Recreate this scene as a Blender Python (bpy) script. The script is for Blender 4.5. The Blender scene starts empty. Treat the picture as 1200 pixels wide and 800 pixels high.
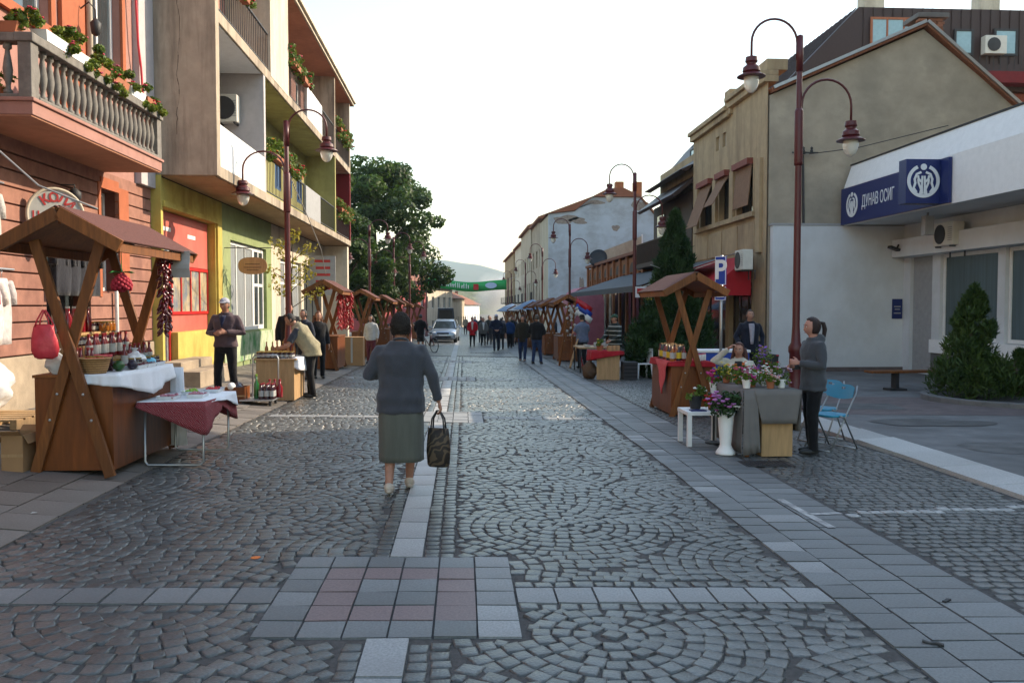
import bpy, bmesh, math, random
import numpy as np
from mathutils import Vector, Matrix, Euler, noise as mnoise
R = math.radians
PI = math.pi
rnd = random.Random(7)
SC = bpy.context.scene
COL = SC.collection

# ---------------------------------------------------------------- camera
cd = bpy.data.cameras.new('camera')
cam = bpy.data.objects.new('camera', cd)
COL.objects.link(cam)
cam.location = (0, 0, 1.75)
cam.rotation_euler = (R(90 - 2.41), 0, R(-3.26))
cd.sensor_width = 36
cd.lens = 30
cd.clip_start = 0.05
cd.clip_end = 20000
SC.camera = cam

# ---------------------------------------------------------------- sky, sun, exposure
SUN_AZ = 22.0          # degrees from +X (right) towards +Y (down the street)
SUN_EL = 31.0
world = bpy.data.worlds.new('World')
SC.world = world
world.use_nodes = True
wn = world.node_tree.nodes
wl = world.node_tree.links
sky = wn.new('ShaderNodeTexSky')
sky.sky_type = 'NISHITA'
sky.sun_disc = False
sky.sun_elevation = R(SUN_EL)
sky.sun_rotation = R(90 - SUN_AZ)
sky.air_density = 1.7
sky.dust_density = 1.0
sky.ozone_density = 1.0
wn['Background'].inputs['Strength'].default_value = 0.15
wl.new(sky.outputs['Color'], wn['Background'].inputs['Color'])
sd = bpy.data.lights.new('sun', 'SUN')
sd.energy = 3.4
sd.angle = R(0.55)
sd.color = (1.0, 0.83, 0.62)
sun = bpy.data.objects.new('sun', sd)
COL.objects.link(sun)
tosun = Vector((math.cos(R(SUN_EL)) * math.cos(R(SUN_AZ)), math.cos(R(SUN_EL)) * math.sin(R(SUN_AZ)), math.sin(R(SUN_EL))))
sun.rotation_euler = (-tosun).to_track_quat('-Z', 'Y').to_euler()
sun.location = (30, 10, 40)
SC.view_settings.view_transform = 'Standard'
SC.view_settings.look = 'None'
SC.view_settings.gamma = 1
SC.view_settings.exposure = 1.22
SC.cycles.max_bounces = 8
SC.cycles.diffuse_bounces = 3
SC.cycles.volume_bounces = 0


# ---------------------------------------------------------------- ground height
def gz(x, y):
    z = -0.014 * max(0.0, min(y, 170) - 10)
    if x < -3.23:
        z += 0.051 + 0.09 * (-3.23 - max(x, -7))
    elif x < 5.3:
        z += -0.018 * (x + .4)
    else:
        z += -0.103 + min(1, (x - 5.3) / .5) * .06
    return z


def gzr(x, y):
    return -0.014 * max(0.0, min(y, 170) - 10) - 0.018 * (x + .4)


# ---------------------------------------------------------------- materials
def mat(name, rgb, rough=.8, var=.12, scale=6., bump=.15, bscale=60., metal=0., spec=.4, stain=None, sscale=(.6, .6, .6),
        samt=.5, stretch=(1, 1, 1), rand=0., coat=0., emit=None, estr=0., alpha=1., sheen=0., coord='Object', bdist=.01):
    m = bpy.data.materials.new(name)
    m.use_nodes = True
    nt = m.node_tree
    N, L = nt.nodes, nt.links
    b = N['Principled BSDF']
    b.inputs['Roughness'].default_value = rough
    b.inputs['Metallic'].default_value = metal
    b.inputs['Specular IOR Level'].default_value = spec
    b.inputs['Coat Weight'].default_value = coat
    b.inputs['Sheen Weight'].default_value = sheen
    tc = N.new('ShaderNodeTexCoord')
    mp = N.new('ShaderNodeMapping')
    mp.inputs['Scale'].default_value = stretch
    L.new(tc.outputs[coord], mp.inputs['Vector'])
    n1 = N.new('ShaderNodeTexNoise')
    n1.inputs['Scale'].default_value = scale
    n1.inputs['Detail'].default_value = 6
    n1.inputs['Roughness'].default_value = .62
    L.new(mp.outputs[0], n1.inputs['Vector'])
    rp = N.new('ShaderNodeMapRange')
    rp.inputs[1].default_value = .3
    rp.inputs[2].default_value = .7
    rp.inputs[3].default_value = 1 - var
    rp.inputs[4].default_value = 1 + var
    L.new(n1.outputs[0], rp.inputs[0])
    mul = N.new('ShaderNodeMix')
    mul.data_type = 'RGBA'
    mul.blend_type = 'MULTIPLY'
    mul.inputs[0].default_value = 1
    mul.inputs[6].default_value = (*rgb, 1)
    L.new(rp.outputs[0], mul.inputs[7])
    col = mul.outputs[2]
    if stain:
        mp2 = N.new('ShaderNodeMapping')
        mp2.inputs['Scale'].default_value = sscale
        L.new(tc.outputs[coord], mp2.inputs['Vector'])
        n2 = N.new('ShaderNodeTexNoise')
        n2.inputs['Scale'].default_value = 1.0
        n2.inputs['Detail'].default_value = 7
        n2.inputs['Roughness'].default_value = .68
        L.new(mp2.outputs[0], n2.inputs['Vector'])
        r2 = N.new('ShaderNodeMapRange')
        r2.inputs[1].default_value = .45
        r2.inputs[2].default_value = .65
        r2.inputs[3].default_value = 0
        r2.inputs[4].default_value = samt
        L.new(n2.outputs[0], r2.inputs[0])
        mx = N.new('ShaderNodeMix')
        mx.data_type = 'RGBA'
        mx.inputs[7].default_value = (*stain, 1)
        L.new(r2.outputs[0], mx.inputs[0])
        L.new(col, mx.inputs[6])
        col = mx.outputs[2]
    if rand:
        oi = N.new('ShaderNodeObjectInfo')
        r3 = N.new('ShaderNodeMapRange')
        r3.inputs[3].default_value = 1 - rand
        r3.inputs[4].default_value = 1 + rand
        L.new(oi.outputs['Random'], r3.inputs[0])
        m3 = N.new('ShaderNodeMix')
        m3.data_type = 'RGBA'
        m3.blend_type = 'MULTIPLY'
        m3.inputs[0].default_value = 1
        L.new(col, m3.inputs[6])
        L.new(r3.outputs[0], m3.inputs[7])
        col = m3.outputs[2]
    L.new(col, b.inputs['Base Color'])
    if bump:
        n4 = N.new('ShaderNodeTexNoise')
        n4.inputs['Scale'].default_value = bscale
        n4.inputs['Detail'].default_value = 4
        L.new(mp.outputs[0], n4.inputs['Vector'])
        bp = N.new('ShaderNodeBump')
        bp.inputs['Strength'].default_value = bump
        bp.inputs['Distance'].default_value = bdist
        L.new(n4.outputs[0], bp.inputs['Height'])
        L.new(bp.outputs[0], b.inputs['Normal'])
    if emit:
        b.inputs['Emission Color'].default_value = (*emit, 1)
        b.inputs['Emission Strength'].default_value = estr
    if alpha < 1:
        b.inputs['Alpha'].default_value = alpha
    return m


def attr_mat(name, rgb, rough=.6, lo=.55, hi=1.45, bump=.3, bscale=90, spec=.5, tint=None, stain=None):
    """stone material whose brightness follows a per-piece face attribute 'tone'"""
    m = mat(name, rgb, rough=rough, var=.26, scale=70, bump=bump, bscale=bscale, spec=spec, stain=stain, sscale=(.5, .5, .5), samt=.45)
    nt = m.node_tree
    N, L = nt.nodes, nt.links
    b = N['Principled BSDF']
    src = b.inputs['Base Color'].links[0].from_socket
    at = N.new('ShaderNodeAttribute')
    at.attribute_name = 'tone'
    r = N.new('ShaderNodeMapRange')
    r.inputs[3].default_value = lo
    r.inputs[4].default_value = hi
    L.new(at.outputs['Fac'], r.inputs[0])
    mx = N.new('ShaderNodeMix')
    mx.data_type = 'RGBA'
    mx.blend_type = 'MULTIPLY'
    mx.inputs[0].default_value = 1
    L.new(src, mx.inputs[6])
    L.new(r.outputs[0], mx.inputs[7])
    out = mx.outputs[2]
    if tint:
        m2 = N.new('ShaderNodeMix')
        m2.data_type = 'RGBA'
        m2.inputs[7].default_value = (*tint, 1)
        r5 = N.new('ShaderNodeMapRange')
        r5.inputs[1].default_value = .8
        r5.inputs[2].default_value = 1.
        r5.inputs[4].default_value = .5
        L.new(at.outputs['Fac'], r5.inputs[0])
        L.new(r5.outputs[0], m2.inputs[0])
        L.new(out, m2.inputs[6])
        out = m2.outputs[2]
    L.new(out, b.inputs['Base Color'])
    return m


def stripes(m, c2, axis='Z', scale=3., thr=.5, soft=.02, distort=0.):
    nt = m.node_tree
    N, L = nt.nodes, nt.links
    b = N['Principled BSDF']
    src = b.inputs['Base Color'].links[0].from_socket
    tc = N.new('ShaderNodeTexCoord')
    w = N.new('ShaderNodeTexWave')
    w.bands_direction = axis
    w.inputs['Scale'].default_value = scale
    w.inputs['Distortion'].default_value = distort
    w.inputs['Detail'].default_value = 2
    L.new(tc.outputs['Object'], w.inputs['Vector'])
    r = N.new('ShaderNodeMapRange')
    r.inputs[1].default_value = thr - soft
    r.inputs[2].default_value = thr + soft
    L.new(w.outputs['Fac'], r.inputs[0])
    mx = N.new('ShaderNodeMix')
    mx.data_type = 'RGBA'
    mx.inputs[7].default_value = (*c2, 1)
    L.new(r.outputs[0], mx.inputs[0])
    L.new(src, mx.inputs[6])
    L.new(mx.outputs[2], b.inputs['Base Color'])
    return m


def leaf_mat(name, a, b_, trans=.35, rough=.55):
    m = bpy.data.materials.new(name)
    m.use_nodes = True
    nt = m.node_tree
    N, L = nt.nodes, nt.links
    b = N['Principled BSDF']
    b.inputs['Roughness'].default_value = rough
    b.inputs['Specular IOR Level'].default_value = .3
    at = N.new('ShaderNodeAttribute')
    at.attribute_name = 'tone'
    mx = N.new('ShaderNodeMix')
    mx.data_type = 'RGBA'
    mx.inputs[6].default_value = (*a, 1)
    mx.inputs[7].default_value = (*b_, 1)
    L.new(at.outputs['Fac'], mx.inputs[0])
    L.new(mx.outputs[2], b.inputs['Base Color'])
    if trans:
        t = N.new('ShaderNodeBsdfTranslucent')
        L.new(mx.outputs[2], t.inputs['Color'])
        s = N.new('ShaderNodeMixShader')
        s.inputs[0].default_value = trans
        L.new(b.outputs[0], s.inputs[1])
        L.new(t.outputs[0], s.inputs[2])
        L.new(s.outputs[0], N['Material Output'].inputs['Surface'])
    return m


_mc = {}


def cmat(rgb, rough=.75, kind='cloth'):
    k = (tuple(rgb), rough, kind)
    if k not in _mc:
        n = kind + '_%02d' % len(_mc)
        if kind == 'cloth':
            _mc[k] = mat(n, rgb, rough=.9, var=.18, scale=14, bump=.5, bscale=22, spec=.15, sheen=.15, bdist=.02)
        elif kind == 'skin':
            _mc[k] = mat(n, rgb, rough=.55, var=.1, scale=30, bump=.1, bscale=150, spec=.35)
        elif kind == 'hair':
            _mc[k] = mat(n, rgb, rough=.5, var=.55, scale=60, bump=.9, bscale=170, spec=.4, bdist=.008)
        elif kind == 'metal':
            _mc[k] = mat(n, rgb, rough=rough, var=.1, scale=20, bump=.05, metal=.8)
        else:
            _mc[k] = mat(n, rgb, rough=rough, var=.1, scale=15, bump=.08)
    return _mc[k]


# ---------------------------------------------------------------- mesh builder
class MB:
    def __init__(s):
        s.v = []
        s.f = []
        s.m = []
        s.t = []
        s.mi = 0
        s.tone = None

    def add(s, vs, fs):
        o = len(s.v)
        s.v.extend([tuple(p) for p in vs])
        for f in fs:
            s.f.append(tuple(i + o for i in f))
            s.m.append(s.mi)
            s.t.append(.5 if s.tone is None else s.tone)

    def box(s, x0, x1, y0, y1, z0, z1):
        if x0 > x1: x0, x1 = x1, x0
        if y0 > y1: y0, y1 = y1, y0
        if z0 > z1: z0, z1 = z1, z0
        s.add([(x0, y0, z0), (x1, y0, z0), (x1, y1, z0), (x0, y1, z0), (x0, y0, z1), (x1, y0, z1), (x1, y1, z1), (x0, y1, z1)],
              [(3, 2, 1, 0), (4, 5, 6, 7), (0, 1, 5, 4), (1, 2, 6, 5), (2, 3, 7, 6), (3, 0, 4, 7)])

    def cbox(s, c, sx, sy, sz, rot=None):
        vs = [Vector((i * sx / 2, j * sy / 2, k * sz / 2)) for k in (-1, 1) for i, j in ((-1, -1), (1, -1), (1, 1), (-1, 1))]
        if rot is not None: vs = [rot @ v for v in vs]
        c = Vector(c)
        s.add([v + c for v in vs], [(3, 2, 1, 0), (4, 5, 6, 7), (0, 1, 5, 4), (1, 2, 6, 5), (2, 3, 7, 6), (3, 0, 4, 7)])

    def beam(s, p, q, w, h, up=(0, 0, 1)):
        p, q = Vector(p), Vector(q)
        d = (q - p).normalized()
        u = Vector(up)
        a = d.cross(u)
        if a.length < 1e-4: a = d.cross(Vector((1, 0, 0)))
        a.normalize()
        b = a.cross(d)
        vs = []
        for c in (p, q):
            for i, j in ((-1, -1), (1, -1), (1, 1), (-1, 1)):
                vs.append(c + a * (i * w / 2) + b * (j * h / 2))
        s.add(vs, [(3, 2, 1, 0), (4, 5, 6, 7), (0, 1, 5, 4), (1, 2, 6, 5), (2, 3, 7, 6), (3, 0, 4, 7)])

    def quad(s, *pts):
        s.add(pts, [tuple(range(len(pts)))])

    def tube(s, pts, r, n=8, cap=True, fl=1.):
        pts = [Vector(p) for p in pts]
        if not hasattr(r, '__len__'): r = [r] * len(pts)
        vs, fs = [], []
        t0 = (pts[1] - pts[0]).normalized()
        u = t0.orthogonal().normalized()
        for i, p in enumerate(pts):
            t = ((pts[min(i + 1, len(pts) - 1)] - pts[max(i - 1, 0)])).normalized()
            u = (u - t * u.dot(t))
            if u.length < 1e-5: u = t.orthogonal()
            u.normalize()
            w = t.cross(u)
            for k in range(n):
                a = 2 * PI * k / n
                vs.append(p + (u * math.cos(a) + w * math.sin(a) * fl) * r[i])
        for i in range(len(pts) - 1):
            for k in range(n):
                a, b = i * n + k, i * n + (k + 1) % n
                fs.append((a, b, b + n, a + n))
        if cap:
            fs.append(tuple(range(n - 1, -1, -1)))
            fs.append(tuple((len(pts) - 1) * n + k for k in range(n)))
        s.add(vs, fs)

    def lathe(s, prof, c=(0, 0, 0), n=16, sy=1., cap=True):
        vs, fs = [], []
        for (r, z) in prof:
            for k in range(n):
                a = 2 * PI * k / n
                vs.append((c[0] + r * math.cos(a), c[1] + r * sy * math.sin(a), c[2] + z))
        for i in range(len(prof) - 1):
            for k in range(n):
                a, b = i * n + k, i * n + (k + 1) % n
                fs.append((a, b, b + n, a + n))
        if cap:
            fs.append(tuple(range(n - 1, -1, -1)))
            fs.append(tuple((len(prof) - 1) * n + k for k in range(n)))
        s.add(vs, fs)

    def loft(s, rings, cap=True):
        n = len(rings[0])
        vs = [p for r in rings for p in r]
        fs = []
        for i in range(len(rings) - 1):
            for k in range(n):
                a, b = i * n + k, i * n + (k + 1) % n
                fs.append((a, b, b + n, a + n))
        if cap:
            fs.append(tuple(range(n - 1, -1, -1)))
            fs.append(tuple((len(rings) - 1) * n + k for k in range(n)))
        s.add(vs, fs)

    def ell(s, c, rx, ry, rz, n=12, m=8, fn=None, rot=None):
        c = Vector(c)
        vs, fs = [], []
        for i in range(1, m):
            th = PI * i / m
            for k in range(n):
                a = 2 * PI * k / n
                u = Vector((math.sin(th) * math.cos(a), math.sin(th) * math.sin(a), -math.cos(th)))
                vs.append(u)
        vs += [Vector((0, 0, -1)), Vector((0, 0, 1))]
        for i in range(m - 2):
            for k in range(n):
                a, b = i * n + k, i * n + (k + 1) % n
                fs.append((a, b, b + n, a + n))
        B, T = len(vs) - 2, len(vs) - 1
        for k in range(n):
            fs.append((B, (k + 1) % n, k))
            fs.append((T, (m - 2) * n + k, (m - 2) * n + (k + 1) % n))
        out = []
        for u in vs:
            p = Vector((u.x * rx, u.y * ry, u.z * rz))
            if fn: p = fn(u, p)
            if rot is not None: p = rot @ p
            out.append(c + p)
        s.add(out, fs)

    def prism(s, poly, o, u, v, w, d):
        """2-D polygon in the plane (o; u, v), pushed by d along w"""
        o, u, v, w = Vector(o), Vector(u), Vector(v), Vector(w)
        n = len(poly)
        vs = [o + u * a + v * b for a, b in poly] + [o + u * a + v * b + w * d for a, b in poly]
        fs = [tuple(range(n - 1, -1, -1)), tuple(range(n, 2 * n))]
        fs += [(i, (i + 1) % n, (i + 1) % n + n, i + n) for i in range(n)]
        s.add(vs, fs)

    def facade(s, O, U, N_, W, H, holes, d):
        """wall face with openings: holes = (u0, u1, v0, v1); reveals go inward by d"""
        O, U, N_ = Vector(O), Vector(U).normalized(), Vector(N_).normalized()
        V = Vector((0, 0, 1))
        us = sorted({0, W} | {min(max(h[i], 0), W) for h in holes for i in (0, 1)})
        vs_ = sorted({0, H} | {min(max(h[i], 0), H) for h in holes for i in (2, 3)})
        P = lambda a, b, c=0: O + U * a + V * b - N_ * c
        flip = U.cross(V).dot(N_) < 0

        def q(*pts):
            s.quad(*(pts[::-1] if flip else pts))
        for i in range(len(us) - 1):
            for j in range(len(vs_) - 1):
                cu, cv = (us[i] + us[i + 1]) / 2, (vs_[j] + vs_[j + 1]) / 2
                if any(h[0] < cu < h[1] and h[2] < cv < h[3] for h in holes): continue
                q(P(us[i], vs_[j]), P(us[i + 1], vs_[j]), P(us[i + 1], vs_[j + 1]), P(us[i], vs_[j + 1]))
        for h in holes:
            a, b, c, e = max(h[0], 0), min(h[1], W), max(h[2], 0), min(h[3], H)
            q(P(a, c), P(a, e), P(a, e, d), P(a, c, d))
            q(P(b, e), P(b, c), P(b, c, d), P(b, e, d))
            q(P(a, e), P(b, e), P(b, e, d), P(a, e, d))
            q(P(b, c), P(a, c), P(a, c, d), P(b, c, d))

    def build(s, name, mats, parent=None, world=False, smooth=False, bevel=0., link=True, fix=False):
        me = bpy.data.meshes.new(name)
        vs = s.v
        if world and parent is not None:
            l = parent.location
            vs = [(a - l.x, b - l.y, c - l.z) for a, b, c in vs]
        me.from_pydata(vs, [], s.f)
        if not isinstance(mats, (list, tuple)): mats = [mats]
        for m in mats: me.materials.append(m)
        if len(mats) > 1: me.polygons.foreach_set('material_index', s.m)
        if s.tone is not None:
            a = me.attributes.new('tone', 'FLOAT', 'FACE')
            a.data.foreach_set('value', s.t)
        if fix:
            bm = bmesh.new()
            bm.from_mesh(me)
            bmesh.ops.recalc_face_normals(bm, faces=bm.faces)
            bm.to_mesh(me)
            bm.free()
        if smooth: me.polygons.foreach_set('use_smooth', [True] * len(me.polygons))
        me.update()
        o = bpy.data.objects.new(name, me)
        if parent is not None: o.parent = parent
        COL.objects.link(o)
        if bevel:
            b = o.modifiers.new('bevel', 'BEVEL')
            b.width = bevel
            b.segments = 2
            b.limit_method = 'ANGLE'
        return o


def tag(o, label=None, cat=None, group=None, kind=None):
    if label: o['label'] = label
    if cat: o['category'] = cat
    if group: o['group'] = group
    if kind: o['kind'] = kind
    return o


def thing(name, label, cat, loc=(0, 0, 0), rz=0., group=None, scale=None):
    o = bpy.data.objects.new(name, None)
    o.empty_display_size = .2
    COL.objects.link(o)
    o.location = loc
    o.rotation_euler = (0, 0, rz)
    if scale: o.scale = (scale,) * 3
    return tag(o, label, cat, group)


def struct(o):
    o['kind'] = 'structure'
    return o


def stuff(o):
    o['kind'] = 'stuff'
    return o


_kids = {}


def kids(o):
    return [c for c in COL.objects if c.parent is o]


def copy_tree(root, loc, rz=None, label=None, group=None, scale=None, src=None):
    """copy a thing with its parts and sub-parts (shared mesh data)"""
    key = root.name
    if key not in _kids:
        ch = kids(root)
        _kids[key] = [(c, kids(c)) for c in ch]
    r = root.copy()
    COL.objects.link(r)
    r.location = loc
    if rz is not None: r.rotation_euler = (0, 0, rz)
    if scale: r.scale = (scale,) * 3
    if label: r['label'] = label
    if group: r['group'] = group
    for c, sub in _kids[key]:
        d = c.copy()
        COL.objects.link(d)
        d.parent = r
        for g in sub:
            e = g.copy()
            COL.objects.link(e)
            e.parent = d
    return r


def textobj(name, s, size, o, u, v, mats, parent=None, world=True, depth=.006, bold=.0, align='CENTER', xs=1., spacing=1.):
    """flat lettering: built-in font turned into a mesh; o = anchor, u = reading direction, v = up"""
    cu = bpy.data.curves.new(name, 'FONT')
    cu.body = s
    cu.size = size
    cu.align_x = align
    cu.align_y = 'CENTER'
    cu.extrude = depth / 2
    cu.offset = bold
    cu.space_character = spacing
    t = bpy.data.objects.new(name, cu)
    TMP.collection.objects.link(t)
    TMP.view_layers[0].update()
    me = bpy.data.meshes.new_from_object(t.evaluated_get(TMP.view_layers[0].depsgraph))
    bpy.data.objects.remove(t)
    u, v = Vector(u).normalized(), Vector(v).normalized()
    w = u.cross(v)
    M = Matrix(((u.x, v.x, w.x, o[0]), (u.y, v.y, w.y, o[1]), (u.z, v.z, w.z, o[2]), (0, 0, 0, 1))) @ Matrix.Diagonal((xs, 1, 1, 1))
    if world and parent is not None: M = Matrix.Translation(-parent.location) @ M
    me.transform(M)
    me.materials.clear()
    me.materials.append(mats)
    ob = bpy.data.objects.new(name, me)
    if parent is not None: ob.parent = parent
    COL.objects.link(ob)
    return ob


TMP = bpy.data.scenes.new('workbench')


def remesh(mb, voxel, smooth=4, fac=.5):
    """fuse a builder's shapes into one continuous surface"""
    me = bpy.data.meshes.new('blob')
    me.from_pydata(mb.v, [], mb.f)
    bm = bmesh.new()
    bm.from_mesh(me)
    bmesh.ops.recalc_face_normals(bm, faces=bm.faces)
    bm.to_mesh(me)
    bm.free()
    o = bpy.data.objects.new('blob', me)
    TMP.collection.objects.link(o)
    m = o.modifiers.new('r', 'REMESH')
    m.mode = 'VOXEL'
    m.voxel_size = voxel
    m.use_smooth_shade = True
    s = o.modifiers.new('s', 'SMOOTH')
    s.factor = fac
    s.iterations = smooth
    TMP.view_layers[0].update()
    out = bpy.data.meshes.new_from_object(o.evaluated_get(TMP.view_layers[0].depsgraph))
    bpy.data.objects.remove(o)
    out.polygons.foreach_set('use_smooth', [True] * len(out.polygons))
    return out


def meshobj(name, me, m, parent=None):
    me.materials.clear()
    me.materials.append(m)
    me.name = name
    o = bpy.data.objects.new(name, me)
    if parent is not None: o.parent = parent
    COL.objects.link(o)
    return o


def np_mesh(name, v, f4, m, tone=None, parent=None, smooth=False):
    """numpy quads -> object"""
    me = bpy.data.meshes.new(name)
    nv, nf = len(v), len(f4)
    me.vertices.add(nv)
    me.vertices.foreach_set('co', np.asarray(v, np.float32).ravel())
    k = f4.shape[1]
    me.loops.add(nf * k)
    me.loops.foreach_set('vertex_index', np.asarray(f4, np.int32).ravel())
    me.polygons.add(nf)
    me.polygons.foreach_set('loop_start', np.arange(0, nf * k, k, dtype=np.int32))
    me.update(calc_edges=True)
    me.materials.append(m)
    if tone is not None:
        a = me.attributes.new('tone', 'FLOAT', 'FACE')
        a.data.foreach_set('value', np.asarray(tone, np.float32))
    if smooth: me.polygons.foreach_set('use_smooth', np.ones(nf, bool))
    o = bpy.data.objects.new(name, me)
    if parent is not None: o.parent = parent
    COL.objects.link(o)
    return o


# shared materials
M = {}
M['wood'] = mat('stall_wood', (.190, .066, .015), rough=.62, rand=.22, var=.35, scale=5, stretch=(6, 6, .7), bump=.2, bscale=20, stain=(.085, .028, .008), sscale=(3, 3, .5), samt=.5)
M['wood_panel'] = mat('stall_panel', (.175, .050, .010), rough=.42, rand=.12, var=.3, scale=4, stretch=(5, 5, .5), bump=.08, stain=(.075, .020, .006), sscale=(2, 2, .4), samt=.55)
M['shingle'] = mat('roof_felt', (.105, .04, .032), rough=.95, var=.25, scale=40, bump=.4, bscale=160)
M['lamp_red'] = mat('lamp_paint', (.085, .010, .012), rough=.42, var=.12, scale=8, bump=.04, spec=.5)
M['globe'] = mat('lamp_globe', (.80, .79, .70), rough=.25, var=.05, bump=0, spec=.5)
M['dark'] = mat('dark_gap', (.02, .02, .022), rough=.9, var=.2, bump=0)
M['glass'] = mat('window_glass', (.035, .045, .05), rough=.06, var=.25, scale=1.5, bump=.0, spec=.8)
M['glass_light'] = mat('curtained_glass', (.30, .32, .33), rough=.12, var=.25, scale=2, stretch=(8, 8, .4), bump=0, spec=.7)
M['white_frame'] = mat('white_frame', (.72, .72, .70), rough=.5, var=.06, bump=.03)
M['white'] = mat('white_paint', (.78, .78, .77), rough=.6, var=.05, bump=.05)
M['cloth_white'] = mat('white_cloth', (.75, .77, .82), rough=.95, var=.05, bump=.3, bscale=30, sheen=.2)
M['red_cloth'] = mat('red_cloth', (.33, .012, .02), rough=.95, var=.2, bump=.3, bscale=40)
M['pink_cloth'] = mat('pink_cloth', (.60, .10, .11), rough=.95, var=.12, scale=30, bump=.2, bscale=60)
M['steel'] = mat('steel_tube', (.45, .46, .47), rough=.35, metal=.8, var=.08, bump=.02)
M['iron'] = mat('dark_iron', (.03, .03, .032), rough=.6, var=.2, bump=.1)
M['card'] = mat('cardboard', (.36, .21, .10), rough=.9, var=.08, scale=4, bump=.08)
M['light_wood'] = mat('light_wood', (.40, .25, .12), rough=.6, var=.2, scale=4, stretch=(6, 6, .6), bump=.08)
M['leaf'] = leaf_mat('leaf_green', (.017, .040, .009), (.075, .135, .024), trans=.45)
M['leaf_dark'] = leaf_mat('leaf_conifer', (.010, .034, .010), (.040, .085, .020), trans=.2)
M['leaf_shrub'] = leaf_mat('leaf_shrub', (.018, .045, .012), (.075, .12, .025), trans=.25)
M['bark'] = mat('bark', (.07, .05, .035), rough=.95, var=.35, scale=10, stretch=(3, 3, .5), bump=.6, bscale=20)
M['ac'] = mat('ac_casing', (.62, .60, .54), rough=.5, var=.06, bump=.02)
M['stone_rail'] = mat('cast_stone', (.195, .18, .16), rough=.88, var=.25, scale=10, bump=.3, stain=(.12, .11, .10), sscale=(2, 2, .7), samt=.6)
# ================================================================ GROUND
def sheet(name, x0, x1, ys, nx, zf, m, dz=0., parent=None):
    xs = np.linspace(x0, x1, nx + 1)
    v = [(x, y, zf(x, y) + dz) for y in ys for x in xs]
    f = [(j * (nx + 1) + i, j * (nx + 1) + i + 1, (j + 1) * (nx + 1) + i + 1, (j + 1) * (nx + 1) + i) for j in range(len(ys) - 1) for i in range(nx)]
    return np_mesh(name, np.array(v), np.array(f), m, parent=parent)


def cobble_far_mat(name):
    m = mat(name, (.084, .087, .086), rough=.42, var=.2, scale=1.2, bump=0)
    N, L = m.node_tree.nodes, m.node_tree.links
    b = N['Principled BSDF']
    src = b.inputs['Base Color'].links[0].from_socket
    tc = N.new('ShaderNodeTexCoord')
    vo = N.new('ShaderNodeTexVoronoi')
    vo.feature = 'DISTANCE_TO_EDGE'
    vo.inputs['Scale'].default_value = 8.5
    L.new(tc.outputs['Object'], vo.inputs['Vector'])
    r = N.new('ShaderNodeMapRange')
    r.inputs[1].default_value = .02
    r.inputs[2].default_value = .14
    L.new(vo.outputs['Distance'], r.inputs[0])
    mx = N.new('ShaderNodeMix')
    mx.data_type = 'RGBA'
    mx.inputs[6].default_value = (.045, .04, .035, 1)
    L.new(r.outputs[0], mx.inputs[0])
    L.new(src, mx.inputs[7])
    L.new(mx.outputs[2], b.inputs['Base Color'])
    bp = N.new('ShaderNodeBump')
    bp.inputs['Strength'].default_value = .8
    bp.inputs['Distance'].default_value = .02
    L.new(r.outputs[0], bp.inputs['Height'])
    L.new(bp.outputs[0], b.inputs['Normal'])
    return m


M['soil'] = mat('town_ground', (.10, .09, .075), rough=.95, var=.3, scale=.2, bump=.2)
M['mortar'] = mat('joint_sand', (.070, .066, .063), rough=.95, var=.35, scale=25, bump=.6, bscale=120)
M['cobfar'] = cobble_far_mat('cobble_distance')
M['cobble'] = attr_mat('granite_cobble', (.084, .088, .086), rough=.33, lo=.62, hi=1.42, bump=.45, bscale=70, spec=.5, stain=(.055, .05, .045))
M['paint_cob'] = mat('painted_cobble', (.34, .34, .33), rough=.7, var=.35, scale=20, bump=.3)
M['slab'] = attr_mat('granite_slab', (.150, .158, .160), rough=.55, lo=.80, hi=1.2, bump=.12, bscale=160, spec=.4, stain=(.085, .083, .08))
M['slab_light'] = attr_mat('pale_granite_slab', (.25, .256, .256), rough=.6, lo=.8, hi=1.15, bump=.12, bscale=160, spec=.4, stain=(.125, .12, .115))
M['slab_pale'] = attr_mat('pale_strip_slab', (.37, .375, .365), rough=.6, lo=.8, hi=1.15, bump=.12, bscale=160, spec=.4, stain=(.22, .21, .20))
M['slab_pink'] = attr_mat('pink_granite_slab', (.155, .112, .110), rough=.55, lo=.8, hi=1.2, bump=.12, bscale=160, spec=.4)
M['slab_left'] = attr_mat('pavement_slab', (.155, .14, .125), rough=.7, lo=.82, hi=1.15, bump=.15, bscale=120, spec=.3, stain=(.10, .085, .07))
M['kerb'] = attr_mat('white_limestone', (.42, .41, .39), rough=.75, lo=.88, hi=1.1, bump=.15, spec=.3, stain=(.30, .29, .27))

yy = [-8, 0, 5, 10] + list(range(15, 175, 5)) + [200, 400, 900]
struct(tag(sheet('ground', -900, 900, yy, 40, lambda x, y: -.55 - .014 * max(0, min(y, 170) - 10), M['soil'])))
ROAD_Y = [-6, 0, 4, 7, 10, 13, 16, 20, 25, 30, 36, 45, 55, 70, 90, 110, 140, 170, 260]
road = struct(sheet('road', -3.3, 5.32, [y for y in ROAD_Y if y <= 36], 12, gzr, M['mortar'], -.001))
struct(sheet('road_far_cobbles', -3.3, 5.32, [y for y in ROAD_Y if y >= 36], 12, gzr, M['cobfar'], -.004))


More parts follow.
